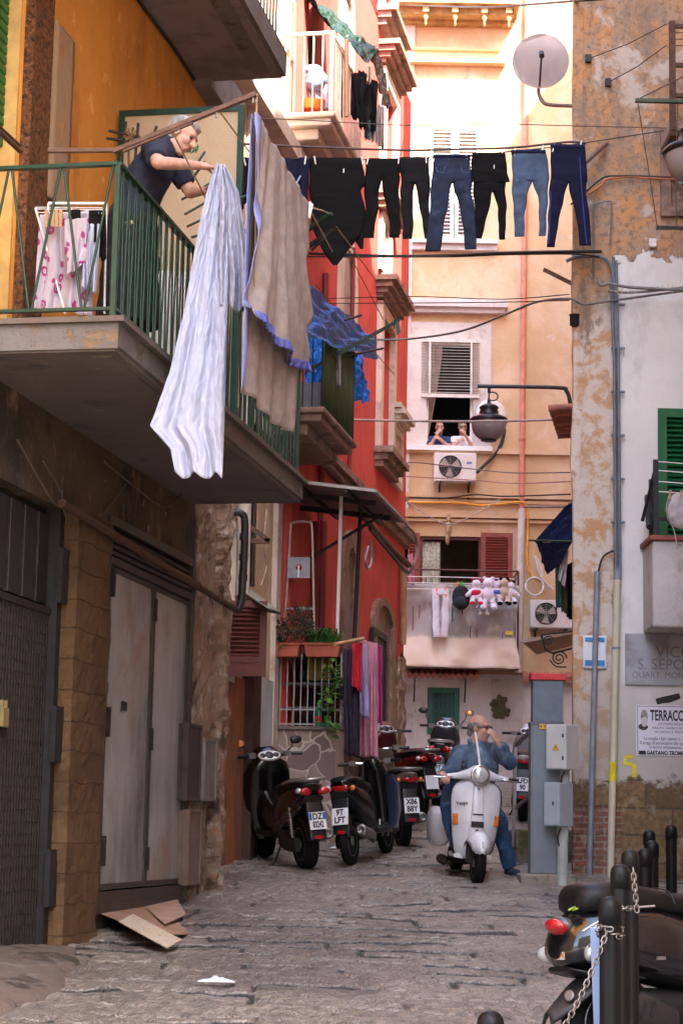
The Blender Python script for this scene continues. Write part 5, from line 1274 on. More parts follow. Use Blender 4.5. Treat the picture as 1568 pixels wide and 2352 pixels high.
 # engine, exhaust, floor, apron, front end
 b = MB(); b.sup([(-.78, .0, .24, .12, .10), (-.5, 0, .27, .16, .12), (-.15, 0, .28, .13, .09)], 'x', 18, 3); B_(b, 'engine', M_engine)
 b = MB(); b.sup([(-.86, -.20, .29, .03, .04), (-.82, -.205, .30, .055, .085), (-.55, -.205, .28, .055, .09), (-.35, -.19, .24, .03, .05)], 'x', 18, 3); ex = B_(b, 'exhaust', mat('exhaust_grey', (.06, .058, .056), .4, .6))
 b = MB()
 for k in range(4): b.obox((-.75 + .075 * k, -.262, .29), (.02, 0, .03), (0, .003, 0), (-.006, 0, .012))
 B_(b, 'exhaust_slot', M_ink, ex)
 b = MB(); b.sup([(-.05, 0, .27, .19, .03), (.2, 0, .265, .20, .035), (.45, 0, .28, .19, .04)], 'x', 18, 4); B_(b, 'footboard', Pm)
 b = MB(); b.sup([(.26, .50, 0, .04, .17), (.5, .56, 0, .045, .22), (.75, .54, 0, .05, .23), (.95, .47, 0, .05, .16), (1.02, .44, 0, .04, .08)], 'z', 22, 2.4); B_(b, 'leg_shield', Pm)
 b = MB(); fender_arc(b, .68, .225, .17, 30, 165); B_(b, 'front_mudguard', Pm, solid=.006)
 b = MB(); b.sup([(-.36, 1.06, .36, .02, .02), (-.2, 1.06, .40, .03, .03), (0, 1.07, .43, .07, .08), (.2, 1.06, .40, .03, .03), (.36, 1.06, .36, .02, .02)], 'y', 16, 2.4); B_(b, 'headset', Pm)
 b = MB(); fender_arc(b, -.62, .225, .16, 20, 120); B_(b, 'rear_mudguard', M_black, solid=.006)
 return root
NS = near_scooter()
# ============================================================ bollards, chain, board
M_boll = mat('bollard_iron', (0.007, 0.0065, 0.0065), .45, .1, .25, 9, .25, spec=.3, dirt=(.03, .02, .014), dirt_t=.68)
def bollard(px, ytop, Y, dia, label):
 P = atY(px, ytop, Y); g = gz(Y) - .02; h = P.z - g; r = dia / 2
 root = thing('bollard', label, 'bollard', (P.x, Y, g), 0, 'iron bollards by the side street')
 b = MB(); b.lathe([(r * 1.02, 0), (r, .02), (r, h - r * 2.6)], (0, 0, 0), n=24); b.build('post', M_boll, root, local=True)
 b = MB(); b.lathe([(r, h - r * 2.6), (r * 1.10, h - r * 2.55), (r * 1.10, h - r * 1.0), (r * 1.0, h - r * .55), (r * .72, h - r * .2), (r * .3, h - r * .03), (0, h)], (0, 0, 0), n=24); b.build('cap', M_boll, root, local=True)
 return root, V((P.x, Y, P.z))
b1, c1 = bollard(1400, 2058, 8.25, .088, 'near iron bollard with the chain wound round it, in front of the pale blue board')
b2, c2 = bollard(1424, 1984, 8.6, .080, 'iron bollard just behind the chained one, a loop of chain at its neck')
bollard(1446, 1951, 8.95, .074, 'iron bollard third in the row from the chained one')
bollard(1480, 1948, 14.0, .098, 'short iron bollard fourth in the row, right of the third one')
bollard(1496, 1930, 15.0, .096, 'iron bollard fifth in the row, half behind the fourth one')
bollard(1490, 1906, 16.6, .096, 'iron bollard farthest back in the left row, before the tufa foot of the wall')
bollard(1540, 1894, 17.4, .096, 'iron bollard standing alone at the right before the tufa wall')
P = atY(1126, 2321, 8.0); bollard(1126, 2321, 8.0, .098, 'iron bollard of which only the top shows at the bottom edge of the picture')
def link(b, c, d, up, L_=.034, w_=.0095, r=.0034):
 d = d.normalized(); x = up.cross(d).normalized()
 pts = [c + d * ((L_ / 2 - w_) * (1 if math.cos(a) > 0 else -1) * min(1, abs(math.cos(a)) * 3) + w_ * math.cos(a)) + x * (w_ * math.sin(a)) for a in np.linspace(0, 2 * math.pi, 13)]
 b.tube(pts, r, 5, caps=False)
b = MB()
p0 = c1 + V((-.02, -.058, -.14)); p1 = atY(1270, 2400, 7.9)
path = resample([p0, lerp(p0, p1, .5) + V((0, 0, -.035)), p1], 30)
s = 0; i = 0; acc = [0]
for k in range(1, len(path)): acc.append(acc[-1] + (path[k] - path[k - 1]).length)
n = int(acc[-1] / .026)
for k in range(n):
 t = (k + .5) * .026; j = max(0, min(len(path) - 2, int(np.searchsorted(acc, t)) - 1)); f_ = (t - acc[j]) / max(1e-6, acc[j + 1] - acc[j])
 c = lerp(path[j], path[j + 1], f_); d = path[j + 1] - path[j]
 up = V((0, -1, .2)) if k % 2 else V((1, .1, .3))
 link(b, c, d, up.normalized())
for k in range(14):
 a = 2 * math.pi * k / 14; c = V((c1.x, c1.y, c1.z - .14 + .02 * math.sin(2 * a))) + V((math.cos(a), math.sin(a), 0)) * .050
 link(b, c, V((-math.sin(a), math.cos(a), .1)), V((0, 0, 1)) if k % 2 else V((math.cos(a), math.sin(a), 0)))
b.build('chain', mat('chain_steel', (.30, .28, .25), .35, .9, .2, 20, .1), label='steel chain hanging from the near bollard to the lower edge of the picture', cat='chain')
b = MB()
for k in range(14):
 a = 2 * math.pi * k / 14; c = V((c2.x, c2.y, c2.z - .185)) + V((math.cos(a), math.sin(a), 0)) * .046
 link(b, c, V((-math.sin(a), math.cos(a), .1)), V((0, 0, 1)) if k % 2 else V((math.cos(a), math.sin(a), 0)))
q = c2 + V((.045, -.06, -.03))
for k in range(8): link(b, q - V((-.002 * k, 0, .022 * k)), V((.1, 0, -1)), V((0, -1, 0)) if k % 2 else V((1, 0, 0)))
b.build('chain', mat('chain_steel', None), label='short loop of chain round the neck of the second bollard', cat='chain')
t0 = atY(1384, 2130, 8.45); b = MB(); g = gz(8.4)
b.obox(V((t0.x - .012, 8.43, (t0.z + g) / 2)), (.030, 0, 0), (0, .012, 0), (-.016, -.01, (t0.z - g) / 2)); b.build('board', mat('pale_blue_board', (.30, .40, .60), .6, 0, .1, 5, .1), bevel=.003, label='narrow pale blue board standing upright behind the near bollard', cat='board')
# ============================================================ cabinets and pipes at the right corner
def cabinets():
 Y = 19.15; g = gz(Y)
 bl = atY(1212, 2018, Y); br = atY(1288, 2018, Y)
 root = thing('utility_cabinet', 'tall grey utility cabinet with a red cap by the corner of the flaking house', 'cabinet', ((bl.x + br.x) / 2, Y + .12, g))
 zt = atY(1260, 1661, Y).z; zt2 = atY(1265, 1562, Y).z; zc = atY(1265, 1547, Y).z
 x0, x1 = bl.x + .02, br.x + .02
 b = MB(); b.box(x0, x1, Y, Y + .24, g + .10, zt); b.build('cabinet_body', M_grey, root, bevel=.008)
 b = MB(); b.box(x0 + .015, x0 + .022, Y - .003, Y - .0005, g + .16, zt - .04); b.box(x0 - .004, x1 + .004, Y - .006, Y + .244, zt - .025, zt + .012); b.build('seam', mat('seam_grey', (.10, .12, .14), .5), root)
 b = MB(); b.box(x0 + .02, x1 + .0, Y + .02, Y + .22, zt + .012, zt2); b.build('upper_cabinet', mat('grey_blue', (.115, .15, .19), .5), root, bevel=.006)
 b = MB(); b.box(x0 - .0, x1 + .03, Y - .0, Y + .24, zt2, zc); b.build('cap', mat('red_cap', (.48, .02, .03), .45), root, bevel=.006)
 b = MB(); q0 = atY(1238, 1663, Y - .01); q1 = atY(1253, 1675, Y - .01); b.box(q0.x, q1.x, Y - .012, Y - .007, q1.z, q0.z); n = b.build('number_tag', mat('tag_orange', (.75, .38, .03), .5), root)
 text('tag_text', '4 9', frameM(((q0.x + q1.x) / 2, Y - .013, (q0.z + q1.z) / 2), (1, 0, 0), (0, 0, 1)), .048, M_ink, n, .0006)
 b = MB(); b.box(x0 - .10, x1 + .12, Y - .10, Y + .34, g - .05, g + .10); b.build('plinth', plaster('plinth', (.24, .21, .17), [((.10, .11, .05), 4, .58, .05, None, 3)]), root, bevel=.02)
 Wb = mat('box_white', (.50, .51, .50), .5, 0, .06, 4, .05); Gb = mat('box_grey', (.33, .39, .42), .5, 0, .06, 4, .05)
 def box3(name, label, xa, xm, xb, yt, yb, YY, m, tri):
  a = atY(xa, yt, YY); mm_ = atY(xm, yt, YY - .10); bq = atY(xb, yt, YY + .02)
  za = atY(xm, yb, YY).z; zt_ = a.z
  f0 = V((a.x, YY, 0)); f1 = V((mm_.x, YY - .10, 0)); s1 = V((bq.x, YY + .10, 0)); bk = f0 + (s1 - f1)
  rt = thing(name, label, 'electric box', ((f0 + s1) / 2) + V((0, 0, za)))
  b = MB(); vs = [p + V((0, 0, za)) for p in (f0, f1, s1, bk)] + [p + V((0, 0, zt_)) for p in (f0, f1, s1, bk)]
  b.add(vs, [(3, 2, 1, 0), (4, 5, 6, 7), (0, 1, 5, 4), (1, 2, 6, 5), (2, 3, 7, 6), (3, 0, 4, 7)]); b.build('box_body', m, rt, bevel=.008)
  ex = (f1 - f0).normalized(); nn = V((ex.y, -ex.x, 0)); W_ = (f1 - f0).length; H_ = zt_ - za
  pt = lambda u, v, o=.003: f0 + ex * (u * W_) + V((0, 0, za + v * H_)) + nn * o
  b = MB(); c = pt(.5, .5, .004); b.obox(c, ex * (W_ / 2 - .012), nn * .003, (0, 0, H_ / 2 - .012)); d = b.build('door', m, rt, bevel=.003)
  for v in ((.25, .75) if tri else (.52,)):
   b = MB(); b.obox(pt(.86 if tri else .62, v, .009), ex * .008, nn * .003, (0, 0, .018)); b.build('lock', M_ink, d)
  if tri:
   h_ = .036; M = frameM(pt(.5, .5, .008), ex, (0, 0, 1)); b = MB(); b.prism([(-h_, -h_ * .9), (h_, -h_ * .9), (0, h_ * .9)], M, .002); w_ = b.build('warning_triangle', mat('tag_orange', None), d)
   b = MB(); b.prism([(-.004, -.008), (.010, .006), (.001, .004), (.006, .020), (-.010, .003), (0, .004)], M @ Matrix.Translation((0, -.006, .003)), .001); b.build('bolt_sign', M_ink, w_)
  b = MB()
  b.tube(resample([V((lerp(f0.x, s1.x, .6), YY + .05, za)), V((lerp(f0.x, s1.x, .45), YY + .0, za - .10)), V((lerp(f0.x, s1.x, .55), YY + .06, za - .2))], 6), .008, 6); b.build('lead', M_black, rt)
  return rt, f0, f1, s1, za, zt_
 r1 = box3('electric_box', 'white electric box with an orange warning triangle beside the grey cabinet', 1253, 1299, 1330, 1664, 1768, 18.98, Wb, True)
 r2 = box3('electric_box', 'pale blue-grey electric box under the white one on the same pipe', 1248, 1284, 1318, 1797, 1898, 18.98, Gb, False)
 xc = lerp(r2[1].x, r2[3].x, .64)
 b = MB(); b.tube([V((xc, 19.06, g)), V((xc, 19.06, r2[4]))], .052, 18); b.tube([V((xc, 19.06, r2[4] - .14)), V((xc, 19.06, r2[4] - .02))], .056, 18); cp_ = b.build('cable_pipe', mat('pale_pipe', (.36, .40, .38), .5), label='thick pale pipe carrying the two electric boxes', cat='pipe'); b = MB(); b.tube([V((xc + .02, 19.06, r2[5])), V((xc + .02, 19.06, r1[4]))], .045, 18); b.build('upper_length', mat('pale_pipe', None), cp_)
cabinets()
b = MB()
a0 = RT.uv(1364, 1315, .05);
z0 = gz(19.9); xa = RT.uv(1352, 2005, .05)[0]; xb, zb = RT.uv(1370, 1320, .05)
b.tube([V((xa, 19.94, z0)), V((xb, 19.94, zb))], .029, 14); b.tube([V((xb, 19.94, zb)), V((xb + .005, 19.94, zb + .03))], .034, 14)
cp = b.build('conduit', mat('conduit_grey', (.22, .24, .28), .5, .1), label='grey steel conduit standing against the corner of the flaking house', cat='conduit')
b = MB(); b.tube(resample([V((xb + .01, 19.94, zb + .02)), V((xb + .06, 19.93, zb + .18)), V((xb + .17, 19.94, zb + .24)), V((RT.uv(1410, 1275, .05)[0], 19.94, zb + .14)), V((RT.uv(1412, 1310, .05)[0], 19.94, zb - .1))], 6), .011, 7); b.build('cable', M_black, cp)
b = MB(); xa = RT.uv(1400, 2000, .05)[0]; xb, zb = RT.uv(1416, 1330, .05)
b.tube([V((xa, 19.93, z0)), V((xb, 19.93, zb))], .036, 16); yp = b.build('downpipe', mat('cream_pipe', (.52, .49, .36), .5, 0, .1, 4, .1), label='cream plastic pipe with a yellow painted band up the flaking wall', cat='pipe')
b = MB(); b.tube([V((xb, 19.93, zb - .01)), V((xb + .002, 19.93, zb + .10))], .041, 16); b.tube([V((lerp(xa, xb, .76), 19.93, lerp(z0, zb, .76))), V((lerp(xa, xb, .765), 19.93, lerp(z0, zb, .765) + .01))], .042, 16); b.build('collar', mat('conduit_grey', None), yp)
b = MB(); t_ = (RT.uv(1405, 1795, .05)[1] - z0) / (zb - z0); t2 = (RT.uv(1405, 1750, .05)[1] - z0) / (zb - z0); b.tube([V((lerp(xa, xb, t_), 19.93, lerp(z0, zb, t_))), V((lerp(xa, xb, t2), 19.93, lerp(z0, zb, t2)))], .0375, 16); b.build('paint_band', mat('yellow_spray', (.68, .56, .02), .7), yp)
b = MB()
for k, (x0_, y0_, x1_, y1_) in enumerate(((1408, 590, 1424, 1310), (1414, 600, 1429, 1320), (1402, 640, 1419, 1310))):
 p = RT.hit(x0_, y0_, .04 + .02 * k); q = RT.hit(x1_ - 6, y1_, .04 + .02 * k)
 b.tube([p, lerp(p, q, .3) + V((.01 * k, 0, 0)), q], .016, 7)
p = RT.hit(1300, 600, .05); pts = [RT.hit(1300, 600, .06), RT.hit(1325, 590, .06), RT.hit(1375, 590, .06), RT.hit(1398, 605, .06), RT.hit(1410, 660, .06), RT.hit(1414, 800, .06)]; b.tube(resample(pts, 6), .019, 8)
for y in (700, 800, 900, 1000, 1100, 1200): p = RT.hit(1418, y, .05); b.obox(p, (.07, 0, 0), (0, .02, 0), (0, 0, .01))
b.build('cable_run', mat('cable_grey', (.13, .145, .17), .55), label='bundle of grey cables clipped up the wall where ochre meets white', cat='cable')
b = MB(); pts = [RT.hit(1397, 770, .03), RT.hit(1397, 470, .03)]; b.tube([RT.hit(1362, 640, .05), RT.hit(1362, 470, .05)], .012, 7); b.tube(resample([RT.hit(1364, 470, .05), RT.hit(1396, 462, .05), RT.hit(1403, 475, .05), RT.hit(1400, 560, .05)], 5), .009, 6); b.build('conduit', mat('cable_grey', None), label='thin bent conduit high on the ochre wall', cat='conduit')
# plaque, notices
q = RT.rect(1435, 1457, 1660, 1575, .02); b = MB(); b.wbox(RT, q[0], q[1], q[2], q[3], .0, .03)
M_marble = plaster('grey_marble', (.36, .37, .39), [((.25, .24, .24), 2, .56, .08, None, 3)], bump=.1, rough=.7)
pl = b.build('street_plaque', M_marble, label='grey stone street plaque with incised capital letters on the white wall', cat='plaque', bevel=.006)
M_inc = mat('incised', (.20, .19, .19), .8, 0, .1, 6, 0)
for (s_, x, y, h_, al) in (('VICO', 1505, 1498, .165, 'LEFT'), ('S. SEPOLCRO', 1462, 1526, .155, 'LEFT'), ('QUART. MONTECALVARIO', 1450, 1550, .088, 'LEFT')):
 a, z = RT.uv(x, y, .03); text('lettering', s_, wallM(RT, a, z, .0305), h_, M_inc, pl, .0012, al, sx=.95)
q = RT.rect(1338, 1460, 1392, 1536, .02); b = MB()
def sheet(u, v): return V((lerp(q[0], q[1], u), 19.985 - .012 * abs(nz((u * 3, v * 4, 0), 1, 5)) - .004, lerp(q[3], q[2], v)))
b.grid(sheet, 12, 14); nt_ = b.build('notice', mat('paper', (.66, .68, .72), .7, 0, .06, 4, 0), solid=.003, label='pale notice with two blue bands behind the grey conduit', cat='notice')
b = MB(); b.wbox(RT, q[0] + .02, q[1] - .02, q[3] - .06, q[3] - .02, .0285, .030); b.wbox(RT, q[0] + .02, q[1] - .02, q[2] + .03, q[2] + .085, .0285, .030); b.build('blue_band', mat('blue_ink', (.03, .22, .46), .6), nt_)
def poster():
 q = RT.rect(1460, 1620, 1640, 1736, .01); b = MB(); b.wbox(RT, q[0], q[1], q[2], q[3], .003, .008)
 p = b.build('poster', mat('paper_white', (.68, .68, .74), .7, 0, .05, 4, 0), label='white death notice poster with a bearded portrait on the white wall', cat='poster')
 b = MB(); frame_boxes(b, RT, q[0] + .012, q[1] - .012, q[2] + .012, q[3] - .012, .005, .008, .0092); b.build('border', M_ink, p)
 a0 = RT.uv(1494, 1650, .01)[0]
 def tx(s_, x, y, h_, sx=1.0, bold=0.0, al='LEFT'):
  a, z = RT.uv(x, y, .01); text('lettering', s_, wallM(RT, a, z, .0085), h_, M_ink, p, .0006, al, sx=sx, bold=bold)
 tx('TERRACCIANO ANTONIO', 1492, 1644, .145, .52, .004)
 tx('SOTTUFFICIALE IN PENSIONE', 1510, 1663, .032); tx('MARITO, PADRE E NONNO ESEMPLARE', 1496, 1672, .032); tx('NE DANNO IL TRISTE ANNUNCIO', 1502, 1681, .030)
 tx('La moglie i figli i generi e i nipoti tutti', 1478, 1696, .045, .8); tx('Si prega di partecipare alle esequie', 1468, 1706, .045, .8); tx('in forma strettamente privata', 1490, 1716, .045, .8)
 tx('GAETANO TROMBETTA & FIGLI', 1484, 1729, .052, .85, .002)
 b = MB(); r = RT.rect(1466, 1724, 1482, 1733, .01); b.wbox(RT, r[0], r[1], r[2], r[3], .008, .0095); b.build('crest', M_ink, p)
 # portrait: sketched old bearded man
 r = RT.rect(1464, 1628, 1488, 1676, .01)
 cx, w_ = (r[0] + r[1]) / 2, (r[1] - r[0]); zt, h_ = r[3], r[3] - r[2]
 def disc(nm, m, c, rx, rz, o):
  b = MB(); b.prism([(c[0] + rx * math.cos(a), c[1] + rz * math.sin(a)) for a in np.linspace(0, 2 * math.pi, 20)[:-1]], Matrix(((1, 0, 0, 0), (0, 0, -1, 20 - o), (0, 1, 0, 0), (0, 0, 0, 1))), .0008); return b.build(nm, m, p)
 disc('portrait', mat('robe_ink', (.05, .045, .05), .7), (cx, zt - h_ * .86), w_ * .46, h_ * .16, .0082)
 disc('portrait', mat('grey_ink', (.30, .25, .24), .7), (cx + .01, zt - h_ * .36), w_ * .34, h_ * .33, .0092)
 disc('portrait', mat('beard_ink', (.55, .54, .55), .7), (cx + .01, zt - h_ * .62), w_ * .30, h_ * .24, .0102)
 disc('portrait', mat('robe_ink', None), (cx - .01, zt - h_ * .36), w_ * .10, h_ * .03, .0112)
poster()
def brush(pts, w_, m, name, label, cat):
 b = MB(); n = len(pts); P = [RT.uv(x, y) for x, y in pts]; vs = []
 for i, (a, z) in enumerate(P):
  a2, z2 = P[min(i + 1, n - 1)]; a1, z1 = P[max(i - 1, 0)]; d = V((a2 - a1, z2 - z1, 0)).normalized(); nn = V((-d.y, d.x, 0)) * w_ / 2 * random.uniform(.8, 1.2)
  vs += [RT.pt(a + nn.x, z + nn.y, .004), RT.pt(a - nn.x, z - nn.y, .004)]
 b.add(vs, [(2 * i, 2 * i + 1, 2 * i + 3, 2 * i + 2) for i in range(n - 1)])
 return b.build(name, m, solid=.003, label=label, cat=cat)
brush([(1453, 1737), (1436, 1738), (1434, 1752), (1446, 1756), (1455, 1757), (1455, 1785)], .045, mat('yellow_spray', None), 'graffiti', 'yellow spray-painted mark shaped like a hooked nine below the poster', 'graffiti')
brush([(1506, 1612), (1520, 1608), (1534, 1606), (1560, 1598)], .06, mat('black_spray', (.03, .028, .026), .8), 'graffiti', 'black spray smear between the plaque and the poster', 'graffiti')
q = RT.rect(1490, 548, 1506, 566, .05); b = MB(); b.wbox(RT, q[0], q[1], q[2], q[3], 0, .06); b.wbox(RT, q[0] + .01, q[1] - .01, lerp(q[2], q[3], .62), lerp(q[2], q[3], .7), .06, .066); b.build('junction_box', M_white, label='small white junction box high on the wall', cat='box', bevel=.004)
# railing and stone step between the man and the cabinet
b = MB(); Y = 21.6; g = gz(Y); p = atY(1184, 1712, Y); bt = atY(1178, 1945, Y); e = atY(1225, 1672, 21.2)
b.bar((bt.x, Y, bt.z), (p.x, Y, p.z), .035); b.bar((p.x, Y, p.z), e, .035); b.bar((p.x - .005, Y, lerp(p.z, bt.z, .62)), atY(1224, 1822, 21.2), .03)
b.build('handrail', M_steel, label='grey metal handrail rising beside the stone step at the right', cat='handrail')
b = MB(); p = atY(1184, 1905, 21.4); q = atY(1240, 1905, 21.4); b.box(p.x, q.x + .6, 21.42, 22.3, gz(21) - .1, p.z)
b.build('stone_step', plaster('mossy_stone', (.16, .13, .10), [((.09, .085, .035), 3, .52, .06, None, 3), ((.24, .20, .16), 5, .6, .05, None, 6)], bump=.9), label='low mossy stone block at the foot of the handrail', cat='step', bevel=.03)
# cardboard at the door, litter
def sheetbox(name, label, cat, pts, m, th=.006):
 b = MB(); n = len(pts); up = V((0, 0, th)); vs = list(pts) + [p + up for p in pts]
 b.add(vs, [tuple(range(n - 1, -1, -1)), tuple(range(n, 2 * n))] + [(i, (i + 1) % n, n + (i + 1) % n, n + i) for i in range(n)]); return b.build(name, m, label=label, cat=cat)
M_card = mat('cardboard', (.33, .20, .13), .85, 0, .2, 6, .2)
def gp(px, py, lift): return spot(px, py, lift)
sheetbox('cardboard', 'brown cardboard sheet slanting from the door sill to the paving', 'cardboard', [gp(305, 2108, .10), gp(320, 2192, .03), gp(445, 2188, .012), gp(415, 2110, .09)][:0] or [L.pt(L.uv(225, 2108)[0], gz(14.6) + .11, .02), L.pt(L.uv(225, 2108)[0] - .25, gz(14) + .03, .75), spot(365, 2168, .05), L.pt(L.uv(412, 2105)[0] - .6, gz(15.2) + .09, .02)], M_card)
sheetbox('cardboard', 'ribbed pale cardboard panel lying on top of the brown sheet', 'cardboard', [spot(272, 2148, .09), spot(383, 2190, .03), spot(417, 2170, .03), spot(305, 2133, .10)], mat('ribbed_card', (.52, .43, .31), .8, 0, .35, 30, .4, stretch=(1, 6, 1)))
sheetbox('cardboard', 'small brown cardboard scrap under the right door leaf', 'cardboard', [L.pt(L.uv(330, 2105)[0], gz(15) + .10, .0), spot(378, 2142, .055), spot(427, 2112, .035), L.pt(L.uv(405, 2105)[0], gz(15.8) + .08, 0)], mat('cardboard_light', (.42, .28, .20), .85, 0, .15, 5, .2))
def tissue(px, py, r, label, m, sx=1.9):
 c = spot(px, py, .02); b = MB(); b.grid(lambda u, v: c + V(((u - .5) * r * sx, (v - .5) * r * 1.3, .03 * r / .06 * (abs(nz((u * 3, v * 3, px), 1.5, 2)) + .25) * math.sin(math.pi * u) * math.sin(math.pi * v))), 14, 10); b.build('tissue', m, solid=.002, label=label, cat='litter')
M_tis = mat('tissue_white', (.70, .72, .80), .8)
tissue(497, 2262, .085, 'crumpled white tissue lying alone on the near paving', M_tis, 2.6)
tissue(768, 1952, .06, 'scrap of white paper on the paving beside the stone-clad wall', M_tis)
tissue(720, 1968, .02, 'tiny red scrap on the paving by the black scooter', mat('red_scrap', (.5, .03, .02), .6))
# ============================================================ people
M_skin = mat('skin', (.46, .235, .165), .55, 0, .14, 14, .15, 50)
M_skin_old = mat('skin_old', (.50, .27, .20), .55, 0, .18, 16, .25, 60)
M_hair = mat('grey_hair', (.26, .245, .235), .6, 0, .45, 30, .5, 40, stretch=(1, 1, .3))
M_eye = mat('eye_dark', (.03, .02, .018), .3)
M_lip = mat('lip', (.30, .09, .075), .5)
def headM(c, fwd, up):
 x = V(fwd).normalized(); y = V(up).cross(x).normalized(); z = x.cross(y)
 M = Matrix((x, y, z)).transposed().to_4x4(); M.translation = V(c); return M
def head(b, M, k=1.0, old=False):
 R_ = M.to_3x3()
 def e(c, r): b.ell(M @ (V(c) * k), tuple(q * k for q in r), R_, 16, 12)
 def cp(p, q, r1, r2): b.cap(M @ (V(p) * k), M @ (V(q) * k), r1 * k, r2 * k)
 e((-.012, 0, .035), (.098, .076, .086)); e((.022, 0, -.035), (.070, .062, .084)); e((.056, 0, -.096), (.028, .032, .024))
 cp((.088, 0, .018), (.112, 0, -.020), .011, .016); cp((.078, -.040, .034), (.078, .040, .034), .016, .016)
 for s_ in (1, -1):
  e((.060, s_ * .036, -.022), (.030, .026, .026)); e((-.006, s_ * .077, -.006), (.024, .013, .036)); e((.105, s_ * .012, -.022), (.012, .009, .009))
  cp((.0, s_ * .05, -.075), (.05, s_ * .022, -.10), .022, .020)
 cp((.082, -.020, -.060), (.082, .020, -.060), .014, .014)
 cp((-.025, 0, -.05), (-.05, 0, -.175), .052, .062)
def face(M, body, k=1.0, glasses=False):
 b = MB()
 for s_ in (1, -1): b.ell(M @ (V((.0785, s_ * .030, .012)) * k), (.011 * k, .015 * k, .0085 * k), M.to_3x3(), 10, 8)
 b.build('eyes', M_eye, body)
 b = MB(); b.ell(M @ (V((.092, 0, -.060)) * k), (.007 * k, .024 * k, .007 * k), M.to_3x3(), 12, 6); b.build('mouth', M_lip, body)
 b = MB()
 for s_ in (1, -1): b.cap(M @ (V((.094, s_ * .016, .034)) * k), M @ (V((.080, s_ * .048, .036)) * k), .0055 * k, .004 * k, 8)
 b.build('eyebrows', M_hair, body)
 if glasses:
  b = MB()
  for s_ in (1, -1):
   c = V((.103, s_ * .032, .010)); b.tube([M @ ((c + V((-.25 * abs(math.sin(a)) * .02, .027 * math.cos(a), .021 * math.sin(a)))) * k) for a in np.linspace(0, 2 * math.pi, 15)], .0035 * k, 5, caps=False)
   b.tube([M @ (V((.10, s_ * .058, .014)) * k), M @ (V((.0, s_ * .084, .014)) * k)], .0035 * k, 5)
  b.tube([M @ (V((.108, -.006, .016)) * k), M @ (V((.108, .006, .016)) * k)], .0035 * k, 5); b.build('glasses', M_ink, body)
def hand(b, wrist, d, n, thumb, curl=.5, k=1.0):
 """wrist, finger direction d, palm normal n (fingers curl towards it), side the thumb is on"""
 d = V(d).normalized(); n = V(n); n = (n - d * n.dot(d)).normalized(); t = V(thumb); t = (t - d * t.dot(d) - n * t.dot(n)).normalized(); w_ = V(wrist)
 b.cap(w_ - d * .03 * k, w_ + d * .02 * k, .024 * k, .027 * k)
 for s_ in (-.030, -.010, .012, .030): b.cap(w_ + d * .015 * k + t * s_ * .7 * k, w_ + d * .085 * k + t * s_ * k, .016 * k, .013 * k)
 for i, s_ in enumerate((.031, .011, -.010, -.030)):
  L_ = (.040, .045, .042, .033)[i] * k; p = w_ + d * .085 * k + t * s_ * k; a = 0; q = p
  for j in range(3):
   a += curl * (.55 + .15 * i * .3 + .25 * j); dd = d * math.cos(a) + n * math.sin(a) + t * (.06 * (1.5 - i))
   q2 = q + dd.normalized() * L_ * (1, .72, .58)[j]; b.cap(q, q2, .0098 * k, .0088 * k, 8); q = q2
 p = w_ + d * .025 * k + t * .026 * k; q = p + (t * .75 + d * .75 + n * .35).normalized() * .042 * k; b.cap(p, q, .016 * k, .0115 * k, 8)
 q2 = q + (d * .9 + t * .15 + n * .5).normalized() * .032 * k; b.cap(q, q2, .011 * k, .009 * k, 8)
def cone(b, p, q, r1, r2, n=16): b.tube([p, q], [r1, r2], n)
def wrinkle(amp, sc, seed, along=None):
 def f(co):
  k = nz(co, sc, seed) + .5 * nz(co, sc * 2.3, seed + 3)
  return co + V((nz(co, sc, seed + 7), k, nz(co, sc, seed + 9) * .4)) * amp
 return f
